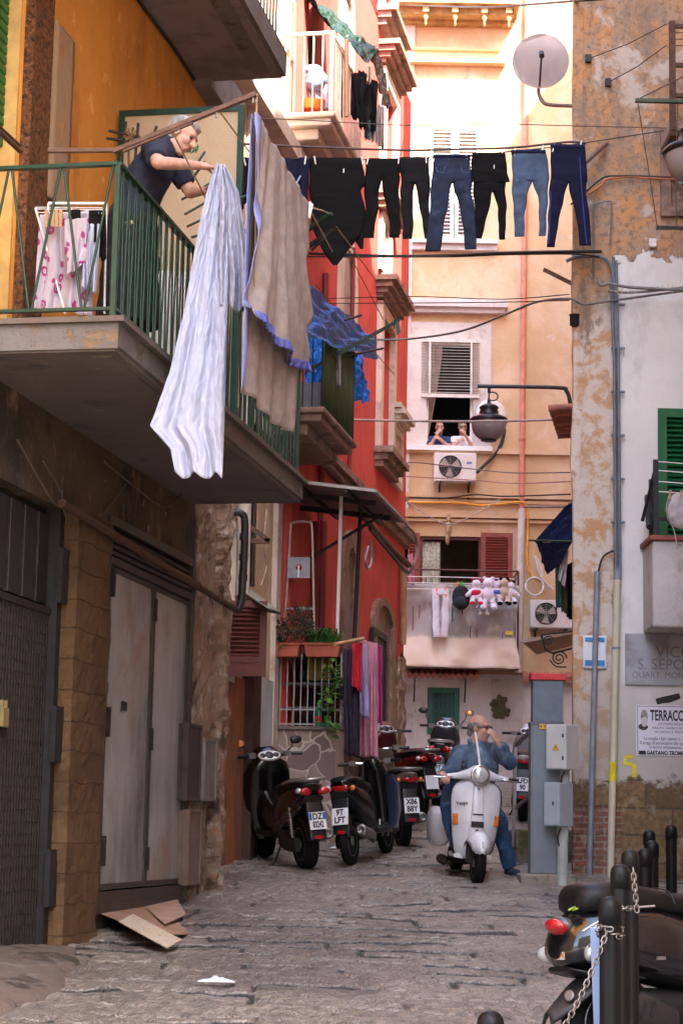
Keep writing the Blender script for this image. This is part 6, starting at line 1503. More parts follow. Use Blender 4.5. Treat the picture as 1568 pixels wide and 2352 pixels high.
def woman():
 A = atY; Yw = 12.72
 hip = A(303, 522, Yw + .02); waist = A(320, 452, Yw); chest = A(354, 386, Yw - .03); nb = A(384, 342, Yw - .05); hc = A(417, 313, Yw - .06)
 sn = A(352, 346, Yw - .17); sf = A(388, 356, Yw + .15)
 en = A(364, 374, Yw - .36); wn = A(466, 381, Yw - .14)
 ef = A(438, 442, Yw + .12); wf = A(474, 437, Yw - .02)
 zf = ZS + .205
 root = thing('person', 'elderly woman in navy leaning over the green balcony rail holding a white sheet', 'person', V((hip.x, hip.y, zf)))
 M = headM(hc, (.82, -.24, -.52), (.56, .05, .84))
 b = MB(); head(b, M, 1.06)
 b.cap(nb, M @ V((-.03, 0, -.10)), .062, .055); b.cap(chest, nb, .125, .075); b.cap(waist, chest, .115, .125); b.cap(hip, waist, .14, .115); b.cap(sn, sf, .07, .07)
 b.cap(sn, en, .056, .046); b.cap(en, lerp(en, wn, .3), .044, .043); b.cap(lerp(en, wn, .3), wn, .043, .027); b.cap(sf, ef, .054, .044); b.cap(ef, wf, .042, .027)
 hand(b, wn, A(508, 388, Yw - .10) - wn, (.1, .3, -1), (.3, .8, .2), .55); hand(b, wf, A(500, 436, Yw - .06) - wf, (.1, -.4, -.9), (.2, -.6, .5), .6)
 kn = [];
 for s_ in (-.10, .10):
  h_ = hip + V((0, s_, -.02)); k_ = V((h_.x + .03, h_.y, zf + .44)); f_ = V((h_.x - .03, h_.y, zf + .07)); b.cap(h_, k_, .085, .058); b.cap(k_, f_, .056, .036); b.cap(f_ + V((-.03, 0, -.03)), f_ + V((.15, -.02, -.045)), .034, .028)
 body = fuse(b, 'body', M_skin_old, root, .0065, 5, wrinkle(.003, 22, 2))
 face(M, body, 1.06)
 b = MB(); Rm = M.to_3x3()
 b.ell(M @ V((-.030, 0, .052)), (.098, .086, .090), Rm); b.ell(M @ V((-.075, 0, -.025)), (.05, .070, .075), Rm); b.ell(M @ V((.035, 0, .092)), (.055, .066, .034), Rm)
 for s_ in (1, -1): b.ell(M @ V((-.035, s_ * .064, .0)), (.045, .022, .07), Rm)
 fuse(b, 'hair', M_hair, body, .007, 2, wrinkle(.008, 30, 4))
 b = MB(); e_ = .022
 b.cap(chest, nb, .145 + e_ * .3, .098); b.cap(waist, chest, .145, .148); b.cap(lerp(hip, waist, .2), waist, .165, .145); b.cap(sn, sf, .09, .09)
 cone(b, lerp(sn, nb, .2), lerp(sn, en, .78), .09, .074); cone(b, lerp(sf, nb, .2), lerp(sf, ef, .80), .088, .068)
 fuse(b, 'top', mat('navy_jersey', (.010, .012, .032), .85, 0, .2, 9, .3), body, .009, 5, wrinkle(.010, 11, 5))
 b = MB(); b.cap(hip + V((0, 0, .05)), hip + V((0, 0, -.02)), .172, .178); b.tube([hip + V((0, 0, .02)), V((hip.x, hip.y, zf + .45)), V((hip.x - .01, hip.y, zf + .26))], [.178, .20, .215], 24)
 fuse(b, 'skirt', mat('black_skirt', (.008, .008, .011), .9, 0, .2, 9, .2), body, .011, 4, wrinkle(.012, 9, 3))
 b = MB()
 for s_ in (-.10, .10): f_ = V((hip.x - .03, hip.y + s_, zf + .04)); b.cap(f_ + V((-.04, 0, -.005)), f_ + V((.17, -.02, -.008)), .04, .034)
 fuse(b, 'slippers', mat('slipper', (.05, .03, .03), .8), body, .01, 3)
 return wn, wf
WN, WF = woman()
M_denim = mat('denim_jacket', (.036, .068, .122), .85, 0, .35, 10, .5, 120, dirt=(.09, .14, .21), dirt_t=.56)
M_jean = mat('denim_jeans', (.014, .048, .115), .85, 0, .35, 9, .5, 120, dirt=(.08, .18, .34), dirt_t=.60)
def rider():
 A = atY; G = gm(VS)
 hip = G @ V((-.36, .0, .90)); gr = G @ V((.285, -.345, 1.0));
 chest = A(1102, 1770, hip.y - .10); nb = A(1098, 1716, hip.y - .16); hc = A(1100, 1674, hip.y - .20)
 Yc = chest.y
 sR = A(1055, 1730, Yc - .05); sL = A(1150, 1724, Yc - .02)
 eR = A(1034, 1774, Yc - .22); wR = gr + V((-.0, .055, .015))
 eL = A(1170, 1752, Yc - .22); wL = A(1142, 1706, Yc - .30)
 ft = spot(1178, 2014); ft.z = gz(ft.y)
 an = ft + V((-.03, .06, .09)); hL = hip + V((.10, 0, -.03)); kL = lerp(hL, an, .47) + V((.055, -.16, .06))
 hR = hip + V((-.10, 0, -.03)); kR = G @ V((.02, -.22, .68)); aR = G @ V((.12, -.12, .33))
 root = thing('person', 'bald man in denim jacket and jeans astride the white scooter, hand raised to his face', 'person', V((hip.x, hip.y, gz(hip.y))))
 M = headM(hc, (.90, -.42, -.04), (.06, -.06, 1))
 b = MB(); head(b, M, 1.1); b.cap(nb, hc + V((-.02, 0, -.08)), .066, .06); b.cap(chest, nb, .14, .08); b.cap(hip, chest, .15, .15); b.cap(sR, sL, .065, .065)
 b.cap(sR, eR, .054, .045); b.cap(eR, wR, .043, .029); b.cap(sL, eL, .054, .045); b.cap(eL, wL, .043, .029)
 hand(b, wR, (gr - wR) * .0 + V((.25, -.9, -.15)), (0, -.3, -1), (1, 0, .1), .85, 1.05); hand(b, wL, V((-.42, -.10, .80)), (-.5, .6, -.4), (-.3, .5, .8), .75, 1.05)
 for h_, k_, a_ in ((hL, kL, an), (hR, kR, aR)):
  b.cap(h_, k_, .085, .06); b.cap(k_, a_, .058, .04); b.cap(a_ + V((0, .03, -.04)), a_ + V((.04, -.13, -.055)), .036, .032)
 body = fuse(b, 'body', M_skin, root, .008, 5); face(M, body, 1.1, True)
 Rm = M.to_3x3(); b = MB(); b.ell(M @ V((-.055, 0, .015)), (.070, .086, .070), Rm); b.ell(M @ V((-.075, 0, -.045)), (.05, .07, .045), Rm)
 for s_ in (1, -1): b.ell(M @ V((-.012, s_ * .078, .030)), (.045, .016, .038), Rm)
 fuse(b, 'hair', mat('grey_crop', (.15, .135, .125), .8, 0, .35, 40, .5), body, .008, 2, wrinkle(.004, 40, 4))
 b = MB(); b.cap(chest, nb, .19, .105); b.cap(lerp(hip, chest, .15), chest, .185, .195); b.cap(sR, sL, .09, .09); cone(b, lerp(sR, nb, .2), lerp(sR, eR, .95), .094, .075); b.cap(eR, lerp(eR, wR, .5), .075, .064); cone(b, lerp(eR, wR, .3), lerp(eR, wR, .86), .066, .052)
 cone(b, lerp(sL, nb, .2), lerp(sL, eL, .95), .094, .075); b.cap(eL, lerp(eL, wL, .5), .078, .064); cone(b, lerp(eL, wL, .3), lerp(eL, wL, .86), .066, .052)
 jk = fuse(b, 'jacket', M_denim, body, .010, 4, wrinkle(.014, 9, 8))
 b = MB()
 for s_ in (1, -1): b.obox(nb + V((s_ * .055, -.045, .02)), V((.05, -.03 * s_, -.02 * 1)), V((-.01 * s_, .012, .012)), V((.012 * s_, -.03, .035)))
 b.build('collar', M_denim, jk, bevel=.008)
 f = (V((0, -1, .12))).normalized()
 b = MB()
 for s_ in (1, -1): b.obox(chest + V((s_ * .085, -.185, .05)), V((.052, 0, -.008 * s_)), V((0, .006, 0)), V((0, .004, .018)))
 b.build('pocket_flap', mat('denim_dark', (.025, .05, .10), .85), jk, bevel=.003)
 b = MB(); b.cap(nb + V((0, -.05, .02)), nb + V((0, -.085, -.07)), .045, .04); b.build('shirt', mat('shirt_blue', (.20, .24, .34), .8), body)
 b = MB()
 for h_, k_, a_ in ((hL, kL, an), (hR, kR, aR)):
  b.cap(h_, k_, .115, .088); b.cap(k_, lerp(k_, a_, .4), .088, .082); cone(b, lerp(k_, a_, .3), a_ + V((0, 0, .0)), .082, .078)
 b.cap(hip + V((-.06, 0, 0)), hip + V((.06, 0, 0)), .15, .15)
 fuse(b, 'jeans', M_jean, body, .010, 4, wrinkle(.014, 10, 12))
 b = MB()
 for a_, g in ((an, gz(ft.y)), (aR, None)):
  t = a_ + V((.06, -.17, -.055)); h_ = a_ + V((-.01, .04, -.04)); b.cap(h_, t, .046, .040); b.cap(h_ + V((0, 0, -.02)), t + V((0, 0, -.02)), .040, .036); b.cap(a_, h_, .045, .045)
 fuse(b, 'shoes', mat('navy_suede', (.016, .018, .035), .9), body, .009, 3)
rider()
def window_man(px, py, label, shirt, fwd, hm, glasses, armpx, seed):
 Y = 38.16; A = atY
 hc = A(px, py, Y); sh = hc + V((0, .06, -.24)); root = thing('person', label, 'person', hc + V((0, .1, -.75)), 0, None)
 M = headM(hc, fwd, (0, -.15, 1)); sR = sh + V((-.17, 0, 0)); sL = sh + V((.17, 0, 0)); el = hc + V((0, -.20, -.50))
 b = MB(); head(b, M, 1.0); b.cap(sh + V((0, .06, -.35)), sh, .17, .09); b.cap(sR, sL, .065, .065)
 hR = A(armpx[0][0], armpx[0][1], Y - .20); hL = A(armpx[1][0], armpx[1][1], Y - .22)
 eR = V((sR.x - .02, Y - .16, hc.z - .42)); eL = V((sL.x + .02, Y - .16, hc.z - .42))
 for s_, e_, h_ in ((sR, eR, hR), (sL, eL, hL)): b.cap(s_, e_, .05, .042); b.cap(e_, h_, .042, .028)
 hand(b, hR, hR - eR, (.2, .6, -.3), (.3, 0, 1), .8); hand(b, hL, hL - eL, (-.2, .6, -.3), (-.3, 0, 1), .8)
 body = fuse(b, 'body', M_skin, root, .009, 4); face(M, body, 1, glasses)
 Rm = M.to_3x3(); b = MB(); b.ell(M @ V((-.05, 0, .02 if not hm else .045)), (.066, .084, .06 if not hm else .085), Rm)
 if hm: b.ell(M @ V((.02, 0, .095)), (.06, .068, .034), Rm)
 fuse(b, 'hair', M_hair if hm else mat('grey_crop', None), body, .009, 2)
 b = MB(); b.cap(sh + V((0, .06, -.40)), sh + V((0, .0, -.02)), .20, .115); b.cap(sR, sL, .082, .082)
 for s_, e_ in ((sR, eR), (sL, eL)): cone(b, s_, lerp(s_, e_, .62), .085, .072)
 sm = fuse(b, 'shirt', shirt, body, .011, 4, wrinkle(.010, 11, seed))
 return root, sh, sm
window_man(1009, 982, 'bald man in a dark blue shirt at the window, cigarette hand to his mouth', mat('blue_shirt', (.02, .045, .13), .85), (.1, -1, -.12), False, False, ((1003, 998), (1014, 1012)), 3)
r_, sh_, sm_ = window_man(1062, 982, 'grey haired man in glasses and white shirt leaning on the window sill', mat('white_shirt', (.70, .69, .72), .85), (.05, -1, -.15), True, True, ((1050, 1018), (1068, 999)), 7)
b = MB(); b.ell(sh_ + V((-.02, -.14, -.17)), (.07, .015, .05)); b.build('shirt_print', mat('print_orange', (.6, .2, .05), .8), sm_)
b = MB(); p = atY(997, 994, 37.90); b.tube([p, p + V((.07, .0, -.01))], .006, 6); b.build('cigarette', M_white, label='white cigarette held by the bald man in the window', cat='cigarette')
# ============================================================ cloth helpers
def cloth(name, c, rough=.9, var=.12, bump=.35, bs=90, transl=0.0, sc=7): return mat(name, c, rough, 0, var, sc, bump, bs, spec=.2, transl=transl)
def drape(name, label, cat, tl, tr, bl, br, Y, m, folds=5, amp=.02, seed=1.0, thick=.004, group=None, nu=40, nv=40, flare=1.0, parent=None, Ylist=None, hem=.01, fan=0.0):
 """a hanging cloth between four picture corners at street depth Y, folded in depth"""
 Ys = Ylist or (Y, Y, Y, Y)
 c = [atY(*p, y) for p, y in zip((tl, tr, bl, br), Ys)]
 def fn(u, v):
  top = lerp(c[0], c[1], u); bot = lerp(c[2], c[3], u); P = lerp(top, bot, v)
  ph = u * folds * 2 * math.pi + 1.3 * nz((u * 2, v * 1.5, seed), 1.2, seed) * 2 + seed
  k = amp * (.35 + .65 * v * flare) * (math.sin(ph) + .35 * math.sin(ph * 2.3 + seed * 2))
  k += amp * .5 * nz((u * 5, v * 3, seed), 1.7, seed + 5)
  return P + V((.25 * k * math.cos(ph * .5), -k, hem * math.sin(u * 9 + seed) * v))
 b = MB(); b.grid(fn, nu, nv)
 return b.build(name, m, parent, solid=thick, label=label, cat=cat, group=group)
def rows_interp(rows, y):
 ys = [r[0] for r in rows]; return interp(y, ys, [r[1] for r in rows]), interp(y, ys, [r[2] for r in rows])
def part_loft(b, rows, Y, t, seed, n=18, step=5, ripple=.014, pin=(.6, .6)):
 """puffed garment tube from picture rows (y, x_left, x_right)"""
 y0, y1 = rows[0][0], rows[-1][0]; m = max(3, int((y1 - y0) / step)); rings = []
 for j in range(m + 1):
  y = lerp(y0, y1, j / m); xl, xr = rows_interp(rows, y); ring = []
  k_ = pin[0] if j == 0 else pin[1] if j == m else 1
  for k in range(n):
   a = 2 * math.pi * k / n; ca, sa = math.cos(a), math.sin(a)
   x = lerp(xl, xr, .5 - .5 * math.copysign(abs(ca) ** .8, ca)); P = atY(x, y, Y)
   w_ = (xr - xl) / pxm(Y)
   yy = -math.copysign(abs(sa) ** .6, sa) * t * k_ * min(1, w_ / .16)
   d = ripple * (nz(P, 9, seed) + .6 * nz(P, 22, seed + 2)); ed = nz((P.x * 0, 0, P.z), 5, seed) * ripple * 1.6
   ring.append(P + V((ed, yy + d, 0)))
  rings.append(ring)
 b.loft(rings)
GL = 'washing on the high line across the alley'
YL = 19.4
def trousers(label, hip, left, right, m, t=.035, seed=1, Y=YL, cat='trousers', group=GL, band=None, name='trousers'):
 b = MB(); part_loft(b, hip, Y, t * 1.0, seed, pin=(.7, .85)); part_loft(b, left, Y, t, seed + 3, pin=(.9, .8)); part_loft(b, right, Y + .004, t, seed + 6, pin=(.9, .8))
 o = b.build(name, m, label=label, cat=cat, group=group)
 if band:
  y0, xl, xr = hip[0]; b = MB(); part_loft(b, [(y0 - 1, xl - 1, xr + 1), (y0 + 11, xl - 1, xr + 1)], Y, t * 1.25, seed, step=4); b.build('waistband', band, o)
 return o
M_blk = cloth('black_cloth', (.005, .0045, .005)); M_chr = cloth('charcoal_cloth', (.010, .009, .011)); M_nvy = cloth('navy_cloth', (.008, .009, .030))
M_jn = mat('dark_jeans', (.012, .020, .048), .9, 0, .45, 7, .4, 110, dirt=(.04, .065, .13), dirt_t=.60); M_gj = mat('faded_jeans', (.055, .09, .15), .9, 0, .3, 9, .4, 110, dirt=(.11, .16, .24), dirt_t=.62)
M_nband = cloth('navy_band', (.012, .013, .045))
# ------------------------------------------------------------ the high line
drape('shirt', 'black garment at the left end of the high line behind the white sheet', 'shirt', (545, 362), (590, 362), (550, 485), (576, 455), YL, M_blk, 2, .02, 2, group=GL)
o = drape('shirt', 'navy sports shirt with pale blue piping behind the beige sheet', 'shirt', (596, 364), (712, 362), (600, 500), (704, 478), YL, M_nvy, 3, .02, 4, group=GL)
b = MB(); b.tube(resample([atY(690, 404, YL - .05), atY(676, 430, YL - .06), atY(668, 452, YL - .05), atY(672, 470, YL - .05)], 5), .010, 6); b.tube(resample([atY(648, 460, YL - .05), atY(640, 480, YL - .05)], 4), .010, 6); b.build('piping', cloth('pale_blue', (.35, .48, .72)), o)
b = MB(); part_loft(b, [(363, 713, 834), (430, 712, 840), (434, 713, 831), (500, 714, 838), (520, 716, 836), (545, 728, 826), (575, 740, 800), (600, 758, 782), (609, 764, 774)], YL, .022, 5); part_loft(b, [(490, 815, 839), (545, 812, 836), (572, 824, 832)], YL + .01, .018, 8)
o = b.build('top', M_blk, label='big black top hanging to a point, widest piece on the high line', cat='top', group=GL)
b = MB(); b.obox(atY(789, 392, YL - .03), (.006, 0, .004), (0, .002, 0), (0, 0, .022)); b.build('logo', M_white, o); b = MB(); b.tube([atY(x, 453 + 1.5 * math.sin(x * .1), YL - .024) for x in range(716, 834, 8)], .0035, 5); b.build('seam', M_chr, o)
trousers('plain black trousers right of the big black top', [(365, 840, 918), (388, 839, 918), (409, 838.5, 918)], [(405, 838.5, 878), (440, 838, 872), (500, 836, 863), (546, 835, 860)], [(405, 874, 918), (440, 882, 918), (500, 891, 918), (546, 894, 917)], M_blk, seed=2)
trousers('charcoal trousers between the plain black pair and the dark jeans', [(362, 919, 986), (390, 919, 987), (421, 921, 987)], [(416, 921, 954), (470, 922, 949), (548, 924, 946)], [(416, 950, 987), (470, 963, 986), (548, 974, 987)], M_chr, seed=5)
o = trousers('dark blue jeans with sewn pockets, longest piece of the high line', [(357, 995, 1080), (380, 994, 1080), (419, 989, 1083)], [(414, 990, 1040), (450, 988, 1031), (500, 984, 1021), (576, 977, 1013)], [(414, 1036, 1083), (450, 1049, 1085), (510, 1061, 1092), (572, 1069, 1096)], M_jn, .04, 9, band=M_nband)
b = MB()
for pts in ([(1000, 383), (1003, 393), (1018, 398), (1022, 382)], [(1058, 385), (1062, 397), (1076, 396), (1078, 384)]): b.tube([atY(x, y, YL - .047) for x, y in pts], .003, 4)
b.build('pocket_stitching', cloth('stitch', (.16, .20, .30)), o)
o = trousers('black leggings with a short black shirt folded over them', [(352, 1086, 1158), (400, 1085, 1162), (440, 1088, 1160)], [(434, 1088, 1134), (480, 1089, 1122), (547, 1089, 1106)], [(434, 1130, 1160), (480, 1143, 1163), (550, 1146, 1160)], M_blk, seed=12)
b = MB(); part_loft(b, [(352, 1084, 1158), (380, 1084, 1162), (418, 1082, 1170)], YL - .03, .014, 5); s_ = b.build('shirt', M_blk, o); b = MB(); b.obox(atY(1134, 383, YL - .06), (.005, 0, .003), (0, .002, 0), (0, 0, .02)); b.build('logo', M_white, s_)
trousers('faded grey blue jeans with a dark waistband', [(346, 1174, 1252), (375, 1173, 1257), (415, 1174, 1258)], [(410, 1174, 1222), (450, 1176, 1210), (500, 1180, 1204), (543, 1182, 1205)], [(410, 1217, 1258), (450, 1236, 1259), (500, 1238, 1255), (541, 1236, 1252)], M_gj, .035, 15, band=M_nband)
o = trousers('navy tracksuit trousers at the right end of the high line', [(334, 1263, 1341), (370, 1262, 1344), (418, 1262, 1346)], [(412, 1262, 1306), (460, 1261, 1294), (530, 1257, 1278), (567, 1256, 1274)], [(412, 1303, 1346), (460, 1314, 1349), (530, 1326, 1354), (563, 1330, 1357)], M_nvy, .035, 18, band=M_nband)
b = MB(); b.tube(resample([atY(1264, 440, YL - .03), atY(1262, 500, YL - .03), atY(1259, 560, YL - .03)], 4), .006, 5); b.tube(resample([atY(1330, 360, YL - .04), atY(1336, 450, YL - .035), atY(1346, 560, YL - .03)], 4), .006, 5); b.build('piping', cloth('royal_piping', (.03, .06, .28)), o)
# pegs of the high line
def peg_mesh(col, name):
 b = MB()
 for s_ in (1, -1): b.obox((0, s_ * .006, -.030), (.006, 0, 0), (0, .004, -.0), (0, s_ * .004, .036))
 b.tube([(-.007, 0, -.02), (.007, 0, -.02)], .006, 6); return b.mesh(name, col)
PEGS = {}
def peg(P, m, label, group, tilt=0, k=1.0):
 if m.name not in PEGS: PEGS[m.name] = peg_mesh(m, 'clothes_peg')
 o = bpy.data.objects.new('clothes_peg', PEGS[m.name]); COL.objects.link(o); o.location = P; o.rotation_euler = (0, tilt, 0); o.scale = (k, k, k); return tag(o, label, 'peg', group)
LINE = [(520, 372), (590, 366), (715, 365), (836, 366), (985, 362), (1085, 356), (1170, 348), (1258, 339), (1342, 328), (1524, 300)]
def line_y(x): return interp(x, [p[0] for p in LINE], [p[1] for p in LINE])
for x in (560, 604, 702, 722, 830, 846, 916, 978, 998, 1070, 1096, 1152, 1182, 1246, 1272, 1334):
 peg(atY(x, line_y(x) - 4, YL - .02), M_white, 'white plastic peg on the high line of dark washing', 'pegs on the high line', random.uniform(-.3, .3), 1.15)
def cord(name, label, cat, pts, r, m, Y=None, n=8, sag=0.0, group=None, tie=None):
 b = MB(); P = [atY(p[0], p[1], p[2] if len(p) > 2 else Y) for p in pts]; b.tube(resample(P, n), r, 6); return b.build(name, m, label=label, cat=cat, group=group)
M_cab = mat('black_cable', (.02, .017, .016), .6, 0, .2, 20, .1); M_cabbr = mat('brown_cable', (.085, .045, .035), .6, 0, .2, 20, .1); M_cabgr = mat('grey_cable', (.16, .145, .14), .6, 0, .2, 20, .1); M_cabpale = mat('pale_cable', (.40, .33, .29), .6, 0, .2, 20, .1)
cord('washing_line', 'washing line carrying the dark trousers and jeans', 'line', [(p[0], p[1]) for p in LINE], .006, M_cab, YL)
cord('cable', 'twisted brown cable running just above the dark washing', 'cable', [(525, 322), (552, 330), (828, 342), (944, 345), (1002, 344), (1175, 339), (1306, 326), (1345, 330)], .012, M_cabbr, 19.6)
cord('cable', 'thin brown wire crossing the alley above the high line', 'cable', [(545, 272), (660, 274), (945, 288), (1150, 285), (1310, 289), (1530, 294)], .005, M_cabbr, 19.7)
cord('cable', 'thick black cable crossing below the hems of the hanging trousers', 'cable', [(700, 582, 24), (900, 588, 23), (1040, 586, 21.5), (1150, 581, 20.6), (1306, 578, 19.9), (1380, 578, 19.9)], .018, M_cab)
cord('cable', 'second black cable twined close under the thick one', 'cable', [(700, 589, 24), (860, 590, 23), (1040, 589, 21.5), (1150, 585, 20.6), (1306, 583, 19.9), (1375, 590, 19.9)], .010, M_cab)
cord('cable', 'upper of two thin wires crossing level with the window cornice', 'cable', [(700, 688, 25), (938, 681, 24), (1150, 687, 21.5), (1306, 676, 19.95)], .006, M_cabbr)
cord('cable', 'lower of two thin wires crossing level with the window cornice', 'cable', [(700, 697, 25), (938, 696, 24), (1150, 694, 21.5), (1306, 690, 19.95)], .006, M_cabbr)
cord('cable', 'sagging grey cable swinging from the blue tarpaulin to the flaking wall', 'cable', [(700, 752, 24), (780, 772, 24), (860, 780, 24), (945, 778, 24), (1060, 760, 23), (1160, 722, 22), (1230, 694, 21), (1306, 686, 19.95), (1340, 699, 19.9), (1395, 692, 19.9), (1568, 668, 19.8)], .013, M_cabgr)
cord('cable', 'pale stiff cable crossing in front of the two men at the window', 'cable', [(802, 964, 27), (945, 967, 27), (1100, 968, 26.5), (1306, 963, 26)], .017, M_cabpale)
cord('cable', 'dark wire crossing in front of the upper air conditioner', 'cable', [(930, 1078, 36), (945, 1062, 36), (1090, 1078, 35), (1180, 1086, 33), (1308, 1085, 30)], .010, M_cabbr)
cord('cable', 'reddish wire crossing under the upper air conditioner', 'cable', [(930, 1094, 36), (1000, 1098, 36), (1090, 1103, 35), (1180, 1110, 33), (1308, 1106, 30)], .010, mat('red_wire', (.30, .09, .07), .6))
cord('cable', 'black cable running along the top edge of the picture', 'cable', [(930, 12, 37), (1000, 14, 34), (1120, 17, 28), (1220, 10, 24), (1320, 2, 20), (1400, -4, 19.9)], .016, M_cab)
cord('cable', 'pale cord drooping over the maroon shuttered door', 'cable', [(932, 1148, 37.7), (975, 1180, 37.7), (1030, 1204, 37.7), (1080, 1186, 37.7), (1150, 1145, 37.7)], .012, M_cabpale)
cord('cable', 'bunch of dark cables along the string course of the back house', 'cable', [(940, 1142, 37.8), (1020, 1144, 37.8), (1090, 1136, 37.75), (1160, 1140, 37.75), (1310, 1135, 37.7)], .016, M_cab)
cord('conduit', 'bright orange conduit looping along and down the back house', 'conduit', [(934, 1154, 37.8), (1050, 1155, 37.8), (1110, 1161, 37.8), (1190, 1153, 37.8), (1206, 1160, 37.8), (1211, 1180, 37.85), (1211, 1230, 37.85), (1210, 1290, 37.85), (1222, 1325, 37.85), (1262, 1342, 37.85)], .024, mat('orange_conduit', (.72, .30, .02), .45), n=6)
cord('cable', 'orange cable clamped across the ochre wall at the right', 'cable', [(1350, 446, 19.93), (1380, 425, 19.93), (1392, 412, 19.93), (1440, 406, 19.94), (1480, 409, 19.94), (1570, 413, 19.94)], .013, mat('rust_wire', (.42, .14, .06), .6))
cord('cable', 'black cables knotted on the ochre wall beside the orange one', 'cable', [(1310, 470, 19.93), (1345, 440, 19.93), (1385, 408, 19.93), (1420, 404, 19.93), (1480, 405, 19.94), (1570, 409, 19.94)], .010, M_cab)
cord('cable', 'heavy grey cable leaving the wall to the right above the white paint', 'cable', [(1372, 640, 19.9), (1378, 655, 19.85), (1400, 652, 19.85), (1450, 660, 19.8), (1570, 666, 19.7)], .016, M_cabgr)
o = cord('cable', 'cable with frayed yellow tape above the white painted wall', 'cable', [(1395, 668, 19.85), (1440, 672, 19.8), (1500, 668, 19.78), (1570, 660, 19.7)], .014, M_cabgr)
b = MB()
for k in range(40):
 x = random.uniform(1405, 1568); p = atY(x, 671 - (x - 1405) * .05, 19.79); b.tube([p, p + V((random.uniform(-.015, .015), -.01, random.uniform(-.05, .06)))], .003, 4)
b.build('tape_shred', mat('yellow_tape', (.55, .48, .18), .6), o)
for k, (a_, b_, lb) in enumerate((((1350, 135), (1530, 55), 'upper thin wire slanting over the ochre wall to the iron balcony'), ((1395, 190), (1530, 103), 'lower thin wire slanting over the ochre wall to the iron balcony'))):
 p = RT.hit(*a_, .02); q = atY(*b_, 19.4); b = MB(); b.tube([p, lerp(p, q, .5) - V((0, 0, .03)), q], .005, 5); o = b.build('cable', M_cab, label=lb, cat='cable'); b = MB(); b.obox(p, (.03, 0, 0), (0, .03, 0), (0, 0, .04)); b.build('wall_plug', M_iron, o)
# ------------------------------------------------------------ pole, sheets and drying things at the long balcony
zf_ = ZS + .205; zr_ = zf_ + .97
root = thing('drying_pole', 'brown wooden pole laid along the near balcony rail and jutting out over the alley', 'pole', L.pt(-3.1, zr_, .6))
pA = atY(112, 346, 11.62); pB = atY(268, 345, 11.55); pC = atY(588, 216, 11.35)
b = MB(); b.bar(pA, pB, .030, .022); b.build('rail_batten', M_wood, root)
b = MB(); b.bar(pB - (pC - pB) * .02, pC, .034, .026); b.bar(lerp(pB, pC, .05) - V((0, 0, .024)), lerp(pB, pC, .55) - V((0, 0, .020)), .02, .014); b.build('pole', M_wood, root)
b = MB()
for t in (.45, .72, .98): p = lerp(pB, pC, t); b.tube([p + V((0, 0, .02)), p - V((0, 0, .045))], .006, 6); b.ell(p - V((0, 0, .045)), .008)
b.build('hook', M_steel, root)
# beige gauze sheet thrown double over its own cord
sA, sB = atY(589, 268, 11.45), atY(706, 472, 13.15)
M_rope = mat('rope', (.38, .28, .18), .8)
b = MB(); b.tube([pC - V((0, 0, .04)), sA, sB, sB + (sB - sA) * .6 + V((0, 0, -.02))], .006, 6); b.build('washing_line', M_rope, label='cord along the alley that carries the beige gauze sheet', cat='line')
for k, (a_, b_, ya, yb, lb) in enumerate((((500, 250), (590, 372), 11.4, 12.9, 'cord slanting from the pole behind the white sheet'), ((395, 300), (480, 470), 11.5, 12.8, 'cord slanting from the pole across the woman'), ((590, 215), (585, 700), 11.36, 11.6, 'thin cord hanging straight down from the tip of the pole'))):
 b = MB(); b.tube([atY(*a_, ya), atY(*b_, yb)], .005, 5); b.build('washing_line', M_rope, label=lb, cat='line')
M_gauze = mat('beige_gauze', (.47, .42, .41), .95, 0, .15, 12, .6, 160, spec=.1, transl=.35)
M_gauzeb = mat('blue_hem', (.13, .16, .50), .9, 0, .3, 20, .6, 120, spec=.1, transl=.15)
nrm = V((.984, -.18, 0))
def gauze_front(u, v):
 top = lerp(sA, sB, u); d = lerp(1.24, 1.16, u) * v
 # swags pulled from the near top corner
 sw = u * 9.0 - v * 3.4 + 1.5 * (1 - u) * v * 4; k = .030 * math.sin(sw * 2.2) * (.3 + v) + .034 * math.sin(sw * 4.6 + 1) * (.25 + v) + .018 * math.sin(sw * 9.3 + 2) * (.2 + v) + .012 * nz((u * 4, v * 4, 0), 2, 3)
 return top + V((0, 0, -d)) + nrm * (.012 + .012 * v + k * .7) + V((0, 0, -.03 * math.sin(math.pi * u) * v))
def gauze_back(u, v):
 top = lerp(sA, sB, u); d = lerp(1.68, 1.62, u) * v; k = .022 * math.sin(u * 26 + 2 * v) * v + .014 * nz((u * 5, v * 3, 0), 2, 8)
 return top + V((0, 0, -d)) + nrm * (-.03 + k - .03 * v) + V((0, 0, .02 * math.sin(u * 8) * v))
b = MB(); b.grid(lambda u, v: gauze_front(u, v), 70, 60); b.grid(gauze_back, 60, 60)
sh = b.build('gauze_sheet', M_gauze, solid=.003, label='beige gauze sheet with blue hems thrown double over a cord', cat='sheet')
b = MB()
b.grid(lambda u, v: gauze_front(u, .965 + .045 * v) + nrm * (.012 + .009 * math.sin(u * 140) * v), 160, 4); b.build('fringe', M_gauzeb, sh, solid=.003)
b = MB(); b.grid(lambda u, v: gauze_back(-.035 + .04 * u, v) + nrm * .01, 5, 60); b.grid(lambda u, v: gauze_front(-.05 + .05 * u, v * .96) + nrm * .006, 3, 50); b.build('side_hem', cloth('lilac_hem', (.28, .32, .62), transl=.2), sh, solid=.003)
